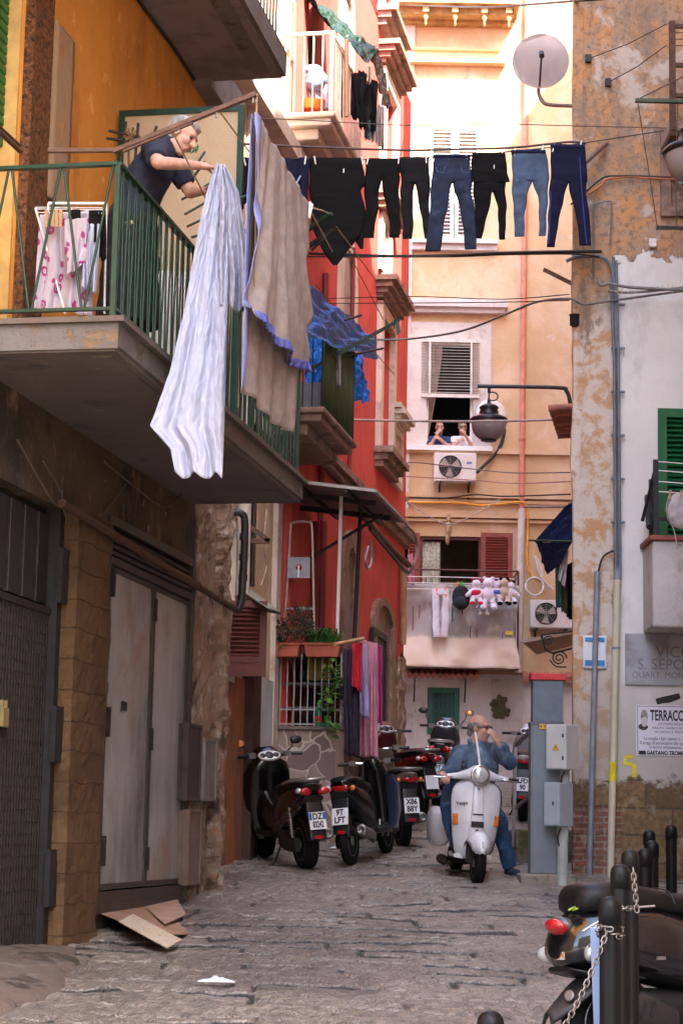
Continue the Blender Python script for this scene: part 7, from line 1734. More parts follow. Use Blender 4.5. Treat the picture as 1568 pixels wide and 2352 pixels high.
# the white sheet in the woman's hands
M_sheet = mat('white_cotton', (.50, .525, .655), .9, 0, .05, 6, .9, 26, spec=.12, transl=.18)
def wsheet(u, v):
 y = lerp(384, 1096, v)
 xl = interp(y, [380, 420, 500, 600, 720, 860, 960, 985, 1040, 1096], [500, 484, 464, 446, 425, 392, 356, 347, 394, 404]); xr = interp(y, [380, 430, 520, 700, 900, 1096], [516, 528, 528, 524, 519, 512])
 # the near corner of the hem is cut in steps
 t = u; x = lerp(xl, xr, t); Y = lerp(12.45, 12.25, v) - .02
 ph = t * 15 + 1.0 * math.sin(v * 3) + .8 * nz((t * 2, v * 2, 1), 1.5, 2)
 a = lerp(.016, .028, v); k = a * math.sin(ph) + .45 * a * math.sin(ph * 2.1 + 1) + .014 * nz((t * 9, v * 16, 0), 2.2, 4) + .006 * nz((t * 20, v * 30, 0), 2.5, 9)
 hemz = 0
 if v > .80: hemz = .02 * (v - .8) / .2 * math.sin(ph + 1.6)
 P = atY(x, y, Y - .28 * math.sin(v * 1.5) * .3); return P + V((0, -k - .05, hemz))
def wflap(u, v):
 y = lerp(388, 715, v); xl = lerp(508, 500, v) ; xr = interp(y, [388, 440, 560, 640, 715], [522, 548, 566, 577, 582]); x = lerp(xl, xr, u)
 yy = y + interp(u, [0, .35, .7, 1], [-20, -6, 0, 6]) * v + 7 * math.sin(u * 16) * v
 ph = u * 17 + 2 * nz((u * 2, v * 2, 5), 1.5, 2); k = .04 * (.3 + v) * math.sin(ph) + .014 * nz((u * 8, v * 12, 0), 2.5, 6)
 return atY(x, yy, 12.28) + V((0, -k - .02, 0))
b = MB(); b.grid(wsheet, 90, 130); b.grid(wflap, 60, 70); b.build('white_sheet', M_sheet, solid=.004, label='long white cotton sheet held out over the rail by the elderly woman', cat='sheet')
# far support bars with cords
root = thing('drying_rack', 'dark green folding drying arm past the lower tip of the beige sheet', 'rack', atY(700, 560, 16))
b = MB(); b.bar(atY(600, 600, 16.2), atY(761, 490, 15.6), .036, .03); b.build('green_arm', M_green, root)
b = MB(); b.bar(atY(600, 640, 16.4), atY(773, 522, 15.8), .03, .03); b.tube([atY(715, 575, 15.9), atY(773, 522, 15.8)], .012, 6); b.build('iron_arm', M_iron, root)
b = MB(); b.tube([atY(718, 478, 13.2), atY(740, 484, 14.5), atY(757, 491, 15.6)], .006, 5); b.tube([atY(773, 522, 15.8), atY(800, 558, 16.2), atY(860, 640, 20)], .006, 5); b.build('cord', M_rope, root)
for (x, y) in ((716, 474), (712, 470)): peg(atY(x, y - 2, 13.12), M_white, 'white peg at the far corner of the beige sheet', 'pegs on the beige sheet', .2, 1.4)
# divider of ribbed amber glass in a green frame
DV = Wall(L.pt(-.07, 0).x, L.pt(-.07, 0).y, .984, -.18)
def divider():
 w_ = DV; root = thing('balcony_divider', 'green framed screen of amber ribbed glass closing the balcony behind the woman', 'screen', w_.pt(.5, zf_))
 a0, a1 = .02, 1.0; z1 = w_.uv(380, 251)[1]
 b = MB(); frame_boxes(b, w_, a0, a1, zf_, z1, .045, -.02, .02); b.wbox(w_, a0 + .045, a1 - .045, zf_ + 1.0, zf_ + 1.04, -.02, .018); b.build('frame', M_green, root)
 m, nt, bb = newmat('amber_glass'); MATS['amber_glass'] = m
 n_ = noise_node(nt, pos_node(nt, None, obj=True), 60, 3); nt.links.new(mixc(nt, n_, (.56, .43, .26), (.72, .60, .42)), bb.inputs['Base Color']); bb.inputs['Roughness'].default_value = .35; bumpn(nt, bb, noise_node(nt, pos_node(nt, None, obj=True), 90, 2), .6, .01)
 tr = N(nt, 'ShaderNodeBsdfTranslucent'); tr.inputs['Color'].default_value = (.8, .62, .36, 1); mx = N(nt, 'ShaderNodeMixShader'); mx.inputs[0].default_value = .4
 nt.links.new(bb.outputs[0], mx.inputs[1]); nt.links.new(tr.outputs[0], mx.inputs[2]); nt.links.new(mx.outputs[0], nt.nodes['Material Output'].inputs[0])
 b = MB(); b.wbox(w_, a0 + .045, a1 - .045, zf_ + 1.04, z1 - .045, -.005, .005); b.build('pane', m, root)
 b = MB(); b.wbox(w_, a0 + .045, a1 - .045, zf_ + .045, zf_ + 1.0, -.005, .005); b.build('lower_pane', mat('pale_panel', (.55, .43, .30), .6, 0, .1, 5, .1, 60, transl=.3), root)
divider()
root = thing('branch_rack', 'rack of green sticks and dry twigs leaning on the amber screen', 'rack', atY(300, 600, 13.8))
b = MB()
for (p, q) in (((250, 300), (330, 318)), ((262, 480), (290, 280)), ((300, 480), (318, 283)), ((346, 330), (360, 290)), ((245, 318), (345, 330))): b.tube([atY(*p, 13.9), atY(*q, 13.9)], .011, 6)
b.build('frame_stick', M_iron, root)
b = MB()
for (p, q) in (((418, 458), (520, 400)), ((425, 492), (530, 432)), ((430, 520), (540, 470)), ((420, 440), (470, 372)), ((440, 545), (560, 512)), ((520, 470), (575, 445)), ((545, 560), (590, 545)), ((440, 575), (600, 590)), ((450, 380), (470, 350))): b.tube([atY(*p, 13.7), atY(*q, 13.9)], .010, 6)
b.build('green_stick', M_green, root)
b = MB()
for k in range(26):
 a = random.uniform(0, 6.28); p = atY(302, 315, 13.85); b.tube([p, p + V((math.cos(a) * .06, -.03 * random.random(), math.sin(a) * .07))], .005, 4)
b.tube(resample([atY(300, 315, 13.85), atY(296, 360, 13.85), atY(300, 420, 13.85)], 4), .009, 5); b.build('twig', mat('dry_twig', (.14, .07, .03), .9), root); b = MB(); b.tube(resample([atY(545, 500, 13.8), atY(570, 540, 13.9), atY(600, 560, 14)], 4), .008, 5); b.build('twig', mat('dry_twig', (.14, .07, .03), .9), root)
b = MB()
for (p, q) in (((438, 352), (458, 335)), ((450, 352), (455, 330)), ((433, 350), (440, 340))): b.tube([atY(*p, 13.7), lerp(atY(*p, 13.7), atY(*q, 13.7), .5), atY(*q, 13.7)], [.003, .012, .002], 6)
b.build('leaf', mat('blade_green', (.03, .14, .05), .5), root)
# white cupboard, broom on the balcony floor
b = MB(); b.box(*sorted((atY(338, 700, 13.9).x, atY(452, 700, 13.9).x)), 13.9, 14.3, zf_, atY(400, 622, 13.9).z); b.build('cupboard', M_white, label='low white cupboard standing on the balcony behind the bars', cat='cupboard', bevel=.01)
root = thing('broom', 'red handled broom leaning inside the balcony bars', 'broom', atY(320, 790, 13.2)); b = MB(); b.tube([atY(322, 770, 13.2), atY(362, 590, 13.5)], .014, 8); b.build('handle', mat('red_handle', (.55, .03, .03), .4), root); b = MB(); b.tube([atY(318, 790, 13.2), atY(322, 770, 13.2)], [.05, .018], 8); b.build('brush', mat('brush_yellow', (.5, .4, .12), .8), root)
# near end: drying rack with flowered cloth, socks, white cloth
root = thing('drying_rack', 'white drying rack standing behind the near end of the balcony rail', 'rack', atY(160, 720, 12.3))
b = MB(); b.tube([atY(112, 467, 12.2), atY(245, 468, 12.2)], .011, 8); b.build('bar', M_white, root)
b = MB()
for y, Y in ((480, 12.15), (488, 12.05), (476, 12.4)): b.tube([atY(82, y, Y), atY(244, y + 2, Y)], .0035, 5)
for (p, q, Y) in (((112, 467), (100, 720), 12.2), ((82, 478), (150, 720), 12.1), ((245, 468), (240, 720), 12.2)): b.tube([atY(*p, Y), atY(*q, Y)], .008, 6)
b.build('wire', M_white, root)
def flowers():
 m, nt, b = newmat('flowered'); vec = pos_node(nt, None, obj=True)
 v = N(nt, 'ShaderNodeTexVoronoi'); v.inputs['Scale'].default_value = 12; v.inputs['Randomness'].default_value = .85; nt.links.new(vec, v.inputs['Vector'])
 d = v.outputs['Distance']; ring = mathn(nt, 'MULTIPLY', ramp(nt, d, .22, .25), mathn(nt, 'SUBTRACT', 1.0, ramp(nt, d, .40, .44))); core = mathn(nt, 'SUBTRACT', 1.0, ramp(nt, d, .13, .16))
 sep = N(nt, 'ShaderNodeSeparateColor'); nt.links.new(v.outputs['Color'], sep.inputs[0])
 on = mathn(nt, 'GREATER_THAN', sep.outputs[0], .35); k = mathn(nt, 'MULTIPLY', mathn(nt, 'ADD', ring, core, True), on)
 c = mixc(nt, k, (.45, .39, .45), (.34, .025, .16)); w_ = noise_node(nt, vec, 3, 3); c = mixc(nt, ramp(nt, w_, .64, .66), c, (.50, .045, .26))
 nt.links.new(c, b.inputs['Base Color']); b.inputs['Roughness'].default_value = .9; bumpn(nt, b, noise_node(nt, vec, 70, 3), .3, .005); return m
M_flow = flowers()
GN = 'washing at the near end of the balcony'
drape('tablecloth', 'white tablecloth with magenta flowers hanging behind the near rail', 'cloth', (92, 492), (218, 484), (78, 708), (214, 724), 12.1, M_flow, 3, .03, 3, group=GN)
drape('cloth', 'folded flowered cloth with a magenta border beside the socks', 'cloth', (150, 505), (200, 500), (150, 640), (196, 600), 11.98, M_flow, 2, .02, 6, group=GN)
drape('cloth', 'crumpled white cloth hanging right of the flowered tablecloth', 'cloth', (198, 515), (232, 515), (190, 660), (222, 672), 12.0, M_sheet, 2, .03, 9, group=GN)
for k, (x, y, lb) in enumerate(((177, 482, 'left black sock pegged on the rack'), (215, 484, 'right black sock pegged on the rack, beside the corner post'))):
 b = MB(); part_loft(b, [(y, x - 11, x + 11), (y + 25, x - 12, x + 10), (y + 46, x - 13, x + 10), (y + 62, x - 8, x + 12), (y + 72, x - 2, x + 8)], 12.0, .02, 3 + k); b.build('sock', M_blk, label=lb, cat='sock', group=GN)
drape('shirt', 'black shirt hanging beside the corner post of the rail', 'shirt', (222, 484), (244, 484), (224, 590), (244, 600), 12.05, M_blk, 1.5, .02, 5, group=GN)
M_pegw = mat('peg_wood', (.42, .27, .13), .7)
for x, y in ((108, 488), (122, 486), (131, 487), (141, 487)): peg(atY(x, y, 12.0), M_pegw, 'wooden peg on the flowered tablecloth', 'wooden pegs on the rack', random.uniform(-.2, .2), 1.5)
# ------------------------------------------------------------ pipes on the dark house
root = thing('drain_pipe', 'rusty horizontal pipe across the dark facade above the metal door', 'pipe', L.pt(0, 3.5))
q0 = L.hit(135, 1178, .14); q1 = L.hit(520, 1388, .14); z_ = (q0.z + q1.z) / 2
aa = (q0 - L.p0).dot(L.d); ab = aE + .16
b = MB(); b.tube([L.pt(aa, z_ + .10, .16), L.pt(ab, z_ - .05, .16)], .030, 12)
for t in (.35, .72): p = L.pt(lerp(aa, ab, t), z_ + lerp(.10, -.05, t), .16); b.lathe([(.037, -.03), (.037, .03)], p, L.d, 12)
b.build('pipe', M_rust, root)
b = MB(); pv = L.pt(ab, z_ - .05, .16); zt_ = atY(530, 1185, 18.3).z
b.tube(resample([pv, pv + V((.03, 0, .03)), pv + V((.05, .02, .18)), V((pv.x + .06, pv.y + .02, zt_ - .1)), V((pv.x + .02, pv.y, zt_ + .02)), V((pv.x - .10, pv.y, zt_ + .04)), V((pv.x - .12, pv.y, zt_ + .25))], 5), .036, 12)
for k in range(3): b.lathe([(.043, -.03), (.043, .03)], V((pv.x + .055, pv.y + .02, lerp(pv.z + .3, zt_ - .2, k / 2))), (0, 0, 1), 12)
b.build('downpipe', mat('black_pipe', (.018, .019, .021), .4, 0, .2, 6, .05), root)
for pts, lb in (([(40, 1010), (90, 1100), (130, 1160), (190, 1178), (235, 1180), (290, 1110)], 'loose cable drooping over the dark facade above the shutter'), ([(100, 1060), (140, 1130), (150, 1180), (180, 1220), (230, 1270), (258, 1215)], 'second loose cable drooping beside the metal door'), ([(240, 1060), (300, 1110), (380, 1165), (430, 1120)], 'thin cable hanging under the balcony soffit')):
 b = MB(); b.tube(resample([L.hit(*p, .06) for p in pts], 7), .008, 5); b.build('cable', mat('dusty_cable', (.13, .095, .065), .8), label=lb, cat='cable')
# ============================================================ foliage
def leaves(b, c, r, n, size, seed=0, droop=.2, long=2.0):
 rg = random.Random(seed)
 for _ in range(n):
  d = V((rg.gauss(0, 1), rg.gauss(0, 1), rg.gauss(0, 1))).normalized(); k = rg.random() ** .45
  p = V(c) + V((d.x * r[0] * k, d.y * r[1] * k, d.z * r[2] * k))
  if nz(p, 7, seed) < -.18: continue
  a = (d + V((rg.uniform(-.8, .8), rg.uniform(-.8, .8), rg.uniform(-.5, .6) - droop))).normalized(); x, y = frame_to(a)
  s_ = size * rg.uniform(.6, 1.3); w_ = s_ / long
  b.add([p, p + a * s_ * .5 + x * w_ * .5 + y * .15 * s_, p + a * s_, p + a * s_ * .5 - x * w_ * .5 + y * .15 * s_], [(0, 1, 2, 3)])
M_leafd = mat('leaf_dark', (.05, .09, .05), .5, 0, .5, 3, 0, transl=.15); M_leafb = mat('leaf_bright', (.10, .22, .03), .5, 0, .5, 3, 0, transl=.25)
M_terra = mat('terracotta', (.36, .085, .045), .75, 0, .2, 5, .2)
# ============================================================ stone-clad porch with its grille
def porch():
 aN = RD.uv(620, 1950)[0]
 fN = Wall(RD.pt(aN, 0).x, RD.pt(aN, 0).y, .984, -.18)      # near face, looking at the camera
 wdt = fN.uv(783, 1900)[0]; Lg = 1.9
 zs = fN.uv(700, 1676)[1]; zr = fN.uv(700, 1500)[1]; g = gz(fN.p0.y)
 root = thing('stone_porch', 'little porch with crazy-paved stone wall and white iron grille beside the red house', 'porch', fN.pt(wdt / 2, g))
 m, nt, bb = newmat('crazy_paving'); vec = pos_node(nt)
 dis = N(nt, 'ShaderNodeVectorMath', operation='ADD'); nv = N(nt, 'ShaderNodeTexNoise'); nv.inputs['Scale'].default_value = 3.5; nt.links.new(vec, nv.inputs['Vector'])
 sc_ = N(nt, 'ShaderNodeVectorMath', operation='SCALE'); sc_.inputs['Scale'].default_value = .22; nt.links.new(nv.outputs['Color'], sc_.inputs[0]); nt.links.new(vec, dis.inputs[0]); nt.links.new(sc_.outputs[0], dis.inputs[1])
 vo = N(nt, 'ShaderNodeTexVoronoi', feature='DISTANCE_TO_EDGE'); vo.inputs['Scale'].default_value = 3.3; nt.links.new(dis.outputs[0], vo.inputs['Vector'])
 vc = N(nt, 'ShaderNodeTexVoronoi'); vc.inputs['Scale'].default_value = 3.3; nt.links.new(dis.outputs[0], vc.inputs['Vector'])
 sp = N(nt, 'ShaderNodeSeparateColor'); nt.links.new(vc.outputs['Color'], sp.inputs[0])
 c = mixc(nt, sp.outputs[0], (.17, .115, .105), (.32, .235, .205)); gr = noise_node(nt, vec, 22, 6, .7); c = mixc(nt, mathn(nt, 'MULTIPLY', ramp(nt, gr, .5, .75), .5), c, (.12, .085, .08))
 e = ramp(nt, vo.outputs['Distance'], .02, .045); c = mixc(nt, e, (.46, .38, .33), c); nt.links.new(c, bb.inputs['Base Color']); bb.inputs['Roughness'].default_value = .85
 bumpn(nt, bb, mathn(nt, 'ADD', e, mathn(nt, 'MULTIPLY', gr, .3)), .5, .015); MATS['crazy_paving'] = m
 b = MB(); b.obox(fN.pt(wdt / 2, (g - .3 + zs) / 2, -Lg / 2), fN.d * (wdt / 2), fN.n * (Lg / 2), (0, 0, (zs - g + .3) / 2)); b.build('wall', m, root)
 b = MB(); b.obox(fN.pt(wdt / 2 + .01, zs + .02, -Lg / 2), fN.d * (wdt / 2 + .05), fN.n * (Lg / 2 + .04), (0, 0, .018)); b.build('sill', mat('sill_grey', (.15, .12, .11), .7), root)
 b = MB(); b.obox(fN.pt(wdt - .03, (g - .3 + zs) / 2 - .005, .0), fN.d * .05, fN.n * .02, (0, 0, (zs - g + .28) / 2)); b.obox(fN.pt(.0, (g + zr) / 2, -.02), fN.d * .06, fN.n * .06, (0, 0, (zr - g) / 2)); b.build('corner_stone', M_stone, root)
 b = MB(); b.obox(fN.pt(wdt / 2, zr + .03, -Lg / 2), fN.d * (wdt / 2 + .02), fN.n * (Lg / 2), (0, 0, .025)); b.build('roof_slab', M_stone, root)
 # grille: front and street side
 b = MB(); M_bar = mat('white_bar', (.40, .38, .37), .5, .2)
 x = .07
 while x < wdt: b.tube([fN.pt(x, zs + .04, -.03), fN.pt(x, zr, -.03)], .008, 6); x += .082
 for t in (.22, .02): z = lerp(zs + .05, zr, t); b.wbox(fN, .03, wdt - .02, z - .008, z + .008, -.045, -.036)
 k = .1
 while k < Lg: b.tube([fN.pt(wdt - .02, zs + .04, -k), fN.pt(wdt - .02, zr, -k)], .008, 6); k += .1
 for (a, d) in ((.03, -.03), (wdt - .03, -.03), (wdt - .02, -Lg + .03)): b.obox(fN.pt(a, (zs + zr) / 2, d), fN.d * .014, fN.n * .014, (0, 0, (zr - zs) / 2))
 b.build('grille', M_bar, root)
 # dim inside with shelves
 b = MB(); b.obox(fN.pt(wdt / 2, (zs + zr) / 2, -1.0), fN.d * (wdt / 2 - .03), fN.n * .01, (0, 0, (zr - zs) / 2)); b.build('back_board', mat('inside_brown', (.10, .045, .035), .9, 0, .4, 5, .1), root)
 b = MB()
 for t in (.30, .62): b.obox(fN.pt(.36, lerp(zs, zr, t), -.5), fN.d * .30, fN.n * .25, (0, 0, .015))
 b.build('shelf', mat('shelf_grey', (.16, .14, .13), .7), root)
 def obj(nm, lb, ct, fn, m, **k): b = MB(); fn(b); return b.build(nm, m, label=lb, cat=ct, **k)
 p = fN.pt(.42, lerp(zs, zr, .64), -.45); obj('bag', 'teal bundle on the upper shelf behind the grille', 'bag', lambda b: [b.ell(p + V((0, 0, .10)), (.22, .15, .12)), b.ell(p + V((.10, 0, .06)), (.14, .12, .09))], mat('teal', (.02, .075, .065), .8))
 p2 = fN.pt(.16, zs + .04, -.3); obj('mop', 'tan handled mop standing behind the left of the grille', 'mop', lambda b: b.tube(resample([p2, p2 + V((.02, 0, .55)), p2 + V((-.02, 0, .78)), p2 + V((-.09, 0, .84))], 5), .014, 7), mat('tan_handle', (.38, .22, .12), .6))
 p3 = fN.pt(.92 * wdt - .12, lerp(zs, zr, .86), -.2); obj('towel', 'olive yellow towel hung inside the top of the grille', 'towel', lambda b: b.grid(lambda u, v: p3 + fN.d * (-.30 + .3 * u) + V((0, -.02 * math.sin(u * 12), .10 - .28 * v)), 16, 8), mat('olive', (.22, .16, .02), .9), solid=.004)
 # bottle and cup on the sill
 px = lambda x: fN.uv(x, 1660)[0]
 B_ = thing('bottle', 'green water bottle with a red and white label on the porch sill', 'bottle', fN.pt(px(732), zs + .038, .015))
 M_bg = mat('green_glass', (.005, .20, .075), .12, 0, .1, 5, 0, coat=.5)
 b = MB(); b.lathe([(.034, 0), (.037, .02), (.037, .17), (.030, .21), (.015, .26), (.0145, .285), (0, .286)], (0, 0, 0), n=16); b.build('bottle_body', M_bg, B_, local=True)
 b = MB(); b.lathe([(.0375, .05), (.0375, .12)], (0, 0, 0), n=16); b.build('bottle_label', mat('label_red', (.50, .03, .03), .5, 0, .5, 14, 0, dirt=(.7, .68, .66), dirt_t=.55), B_, local=True); b = MB(); b.lathe([(.016, .28), (.016, .305), (0, .306)], (0, 0, 0), n=12); b.build('cap', mat('cap_green', (.02, .25, .12), .5), B_, local=True)
 c = fN.pt(px(751), zs + .038, .0); obj('cup', 'green plastic cup beside the water bottle on the porch sill', 'cup', lambda b: b.lathe([(.035, 0), (.045, .12), (.042, .12), (.033, .005), (0, .005)], c, n=14), mat('cup_green', (.02, .20, .09), .4))
 # planters on top and the plants
 for x0, x1, lb in ((628, 692, 'left terracotta planter holding the dark leafy bush'), (700, 784, 'right terracotta planter holding the spiky grass')):
  a0, a1 = fN.uv(x0, 1490, .08)[0], fN.uv(x1, 1490, .08)[0]; z1 = fN.uv(700, 1478, .08)[1]; z0 = fN.uv(700, 1510, .08)[1]
  pr = thing('planter', lb, 'planter', fN.pt((a0 + a1) / 2, z0, .08), 0, 'planters on the porch roof')
  b = MB(); b.prism([(a0 + .03, z0), (a1 - .03, z0), (a1, z1), (a0, z1)], Matrix(((fN.d.x, 0, fN.n.x, fN.p0.x), (fN.d.y, 0, fN.n.y, fN.p0.y), (0, 1, 0, 0), (0, 0, 0, 1))), .16); b.build('trough', M_terra, pr, bevel=.008)
  b = MB(); b.wbox(fN, a0 - .015, a1 + .015, z1 - .025, z1, -.01, .175); b.build('rim', M_terra, pr, bevel=.005)
  b = MB(); M_ = M_leafd if x0 < 650 else mat('leaf_grass', (.07, .17, .035), .5, 0, .4, 3, 0, transl=.25)
  if x0 < 650:
   for (qx, qy, r_, n_) in ((690, 1410, (.14, .12, .12), 190), (705, 1448, (.18, .14, .12), 260), (640, 1450, (.14, .12, .12), 180), (668, 1440, (.18, .14, .14), 240), (720, 1465, (.10, .10, .08), 80), (645, 1480, (.08, .1, .06), 50)): leaves(b, atY(qx, qy, fN.p0.y - .15), r_, n_, .050, qx)
   st = MB();
   for k in range(9): q = fN.pt(lerp(a0 + .05, a1, random.random()), z1, .08); st.tube(resample([q, q + V((random.uniform(-.1, .2), -.05, .18)), q + V((random.uniform(-.15, .4), -.1, random.uniform(.2, .42)))], 3), .006, 5)
   st.build('stem', mat('stem_brown', (.09, .06, .035), .8), pr)
  else:
   for k in range(150):
    q = fN.pt(lerp(a0 + .04, a1 - .04, random.random()), z1, random.uniform(.02, .14)); an = random.uniform(0, 6.28); ln = random.uniform(.12, .27); o_ = V((math.cos(an), math.sin(an), 0)); x_ = V((-math.sin(an), math.cos(an), 0)) * .007
    A_, B2, C_ = q, q + o_ * ln * .35 + V((0, 0, ln * .7)), q + o_ * ln * .95 + V((0, 0, ln * random.uniform(.2, .7)))
    b.add([A_ - x_, A_ + x_, B2 + x_, B2 - x_, C_], [(0, 1, 2, 3), (3, 2, 4)])
  b.build('foliage', M_, pr)
 ht = thing('hanging_plant', 'bright trailing plant in a dark hanging pot at the porch corner', 'plant', atY(790, 1580, fN.p0.y - .25))
 b = MB(); c = atY(787, 1590, fN.p0.y - .25); b.lathe([(.06, -.08), (.09, .06), (.095, .065), (.085, .06), (0, .05)], c, n=14); b.build('pot', mat('pot_dark', (.03, .022, .02), .7), ht)
 b = MB()
 for (x, y, r_, n_) in ((765, 1545, .13, 70), (790, 1550, .10, 45), (760, 1590, .10, 45), (752, 1635, .08, 30), (800, 1590, .06, 16), (770, 1680, .06, 14), (748, 1600, .09, 30)): leaves(b, atY(x, y, fN.p0.y - .28), (r_, .09, r_), n_, .085, x + y, .35, 1.4)
 b.build('foliage', M_leafb, ht)
 # folding step ladder standing on the porch roof
 ld = thing('step_ladder', 'folded aluminium step ladder with a tray standing above the planters', 'ladder', fN.pt(.4, zr + .06, -.2))
 W_ = lambda x, y, d=-.2: fN.pt(*fN.uv(x, y, d), d)
 b = MB(); pts = [W_(650, 1470), W_(660, 1330), W_(667, 1215), W_(673, 1201), (W_(690, 1198)), W_(708, 1200), W_(716, 1212), W_(719, 1330), W_(722, 1470)]; b.tube(resample(pts, 5), .017, 8); b.build('frame', mat('ladder_beige', (.48, .36, .29), .4, .4), ld)
 for y in (1398, 1452): b = MB(); p, q = W_(655, y), W_(721, y); b.bar(p, q, .07, .022); b.build('step', M_alu, ld)
 b = MB(); p, q, r_, s_ = W_(663, 1280, -.17), W_(712, 1280, -.17), W_(712, 1328, -.12), W_(660, 1328, -.12); b.add([p, q, r_, s_] + [v + fN.n * .02 for v in (p, q, r_, s_)], [(3, 2, 1, 0), (4, 5, 6, 7), (0, 1, 5, 4), (1, 2, 6, 5), (2, 3, 7, 6), (3, 0, 4, 7)]); tr = b.build('tray', mat('tray_grey', (.30, .30, .34), .5), ld)
 b = MB(); b.lathe([(.04, 0), (.03, .02), (.018, .03), (.018, .04)], lerp(p, r_, .5) + fN.n * .02, fN.n, 14); b.build('knob', mat('knob_red', (.45, .03, .03), .5), tr); b = MB(); c = lerp(p, r_, .5) + fN.n * .05; b.bar(c + V((0, 0, .02)), c - V((0, 0, .12)), .03, .02); b.build('pull', M_white, tr)
 return fN, wdt, zr
FN, FW, FZ = porch()
# ============================================================ canopy over the porch
def canopy():
 o_ = 1.25
 P1, P2 = RD.hit(862, 1118, o_), RD.hit(934, 1206, o_); z_ = (P1.z + P2.z) / 2; a1, a2 = (P1 - RD.p0).dot(RD.d), (P2 - RD.p0).dot(RD.d)
 root = thing('canopy', 'sloping sheet canopy on iron beams fixed to the red house above the porch', 'canopy', RD.pt((a1 + a2) / 2, z_, .6))
 b = MB(); zz = z_ + .16; b.add([RD.pt(a1, zz, .02), RD.pt(a2, zz, .02), RD.pt(a2, z_, o_), RD.pt(a1, z_, o_)], [(0, 1, 2, 3)]); b.build('roof_sheet', mat('canopy_sheet', (.22, .17, .165), .5, 0, .3, 4, .2, 60, transl=.15), root, solid=.02)
 b = MB(); b.bar(RD.pt(a1, zz - .02, .02), RD.pt(a1, z_ - .02, o_ + .02), .04, .03); b.bar(RD.pt(a1 - .02, z_ - .02, o_), RD.pt(a2 + .02, z_ - .02, o_), .04, .03); b.build('edge_bar', mat('edge_pale', (.42, .38, .36), .5), root)
 b = MB()
 for t in (.25, .7): b.bar(RD.pt(lerp(a1, a2, t), z_ + .08, .02), RD.pt(lerp(a1, a2, t), z_ - .06, o_ - .1), .06)
 for o2 in (.35, .9): b.bar(RD.pt(a1, lerp(zz, z_, o2 / o_) - .05, o2), RD.pt(a2, lerp(zz, z_, o2 / o_) - .05, o2), .04)
 b.bar(RD.pt(lerp(a1, a2, .6), z_ - .05, o_ - .15), RD.pt(lerp(a1, a2, .6), z_ - .7, .02), .035); b.build('beam', M_iron, root)
 q = FN.uv(772, 1465); b = MB(); top = atY(783, 1140, FN.p0.y - .1); ft = FN.pt(q[0], FZ + .05, -.04); b.tube([ft, V((ft.x + .02, ft.y, z_ + .02))], .022, 8); b.build('pole', M_white, root)
 b = MB(); p = atY(828, 1200, FN.p0.y + .6); b.tube([V((p.x - .06, p.y, FZ)), V((p.x, p.y, z_ + .03))], .025, 8); b.build('iron_pole', M_iron, root)
canopy()
# pipes and gutters on the red house
for pts, r_, m_, lb, nm in (([(700, 1042), (735, 1060), (770, 1092), (800, 1135), (838, 1190), (900, 1262), (938, 1298)], .05, M_rust, 'rusty pipe sloping along the red wall under the blue balcony', 'pipe'), ([(850, 1215), (900, 1275), (935, 1315), (948, 1300)], .03, M_iron, 'dark pipe along the red wall ending in a bend', 'pipe'), ([(930, 1205), (950, 1225), (958, 1260), (948, 1300)], .025, M_cabgr, 'grey hose bowed out from the end of the canopy', 'hose')):
 b = MB(); b.tube(resample([RD.hit(x, y, .22) for x, y in pts], 5), r_, 8); b.build(nm, m_, label=lb, cat='pipe')
for x, y0, y1, r_, lb in ((742, 620, 1200, .045, 'tall dark red downpipe beside the arched niche'), (806, 560, 1180, .03, 'slim dark pipe right of the arched niche'), (738, 1195, 1560, .06, 'red downpipe in the shadow of the porch'), (722, 1195, 1560, .05, 'second red downpipe left of the first in the shadow of the porch')):
 a = (RD.uv(x, y0, .06)[0] + RD.uv(x, y1, .06)[0]) / 2; b = MB(); b.tube([RD.pt(a, RD.uv(x, y0, .06)[1], .06), RD.pt(a, RD.uv(x, y1, .06)[1], .06)], r_, 8); b.build('downpipe', mat('pipe_red', (.20, .022, .02), .55), label=lb, cat='pipe')
b = MB(); a = RD.uv(922, 1400, .06)[0]; b.tube([RD.pt(a + .05, RD.uv(922, 1480, .06)[1], .08), RD.pt(a + .05, RD.uv(922, 1290, .06)[1], .08)], .06, 10); b.build('downpipe', mat('clay_pipe', (.42, .25, .14), .7), label='clay coloured pipe at the far end of the red house', cat='pipe')
b = MB(); b.tube(resample([RD.hit(845, 1255, .2), RD.hit(838, 1290, .2), RD.hit(846, 1305, .2), RD.hit(853, 1285, .2), RD.hit(850, 1240, .2)], 6), .018, 6); b.build('hose', mat('grey_hose', (.30, .32, .38), .5), label='coil of grey hose hanging on the red wall', cat='hose')
# peach house: shutter leaf, corrugated awning, bracket, pipes
SL = Wall(0, 20.55, 1, 0)
q = SL.rect(515, 1380, 612, 1553); root = thing('window_shutter', 'open maroon louvred shutter swung out beside the black drain pipe', 'shutter', V(((q[0] + q[1]) / 2, 20.55, q[2])))
b = MB(); frame_boxes(b, SL, q[0], q[1], q[2], q[3], .07, -.02, .02); b.wbox(SL, q[0] + .07, q[1] - .07, lerp(q[2], q[3], .22) - .03, lerp(q[2], q[3], .22) + .03, -.02, .018); b.build('frame', M_maroon, root)
b = MB(); slats(b, SL, q[0] + .07, q[1] - .07, lerp(q[2], q[3], .22) + .03, q[3] - .07, 0, .045, .7, .012); b.wbox(SL, q[0] + .07, q[1] - .07, q[2] + .07, lerp(q[2], q[3], .22) - .03, -.012, .008); b.wbox(SL, q[0] + .07, q[1] - .07, q[2] + .07, q[3] - .07, -.019, -.014); b.build('louvre', M_maroon, root)
root = thing('awning', 'small corrugated awning on bent iron brackets above the maroon shutter', 'awning', atY(585, 1400, 20.6))
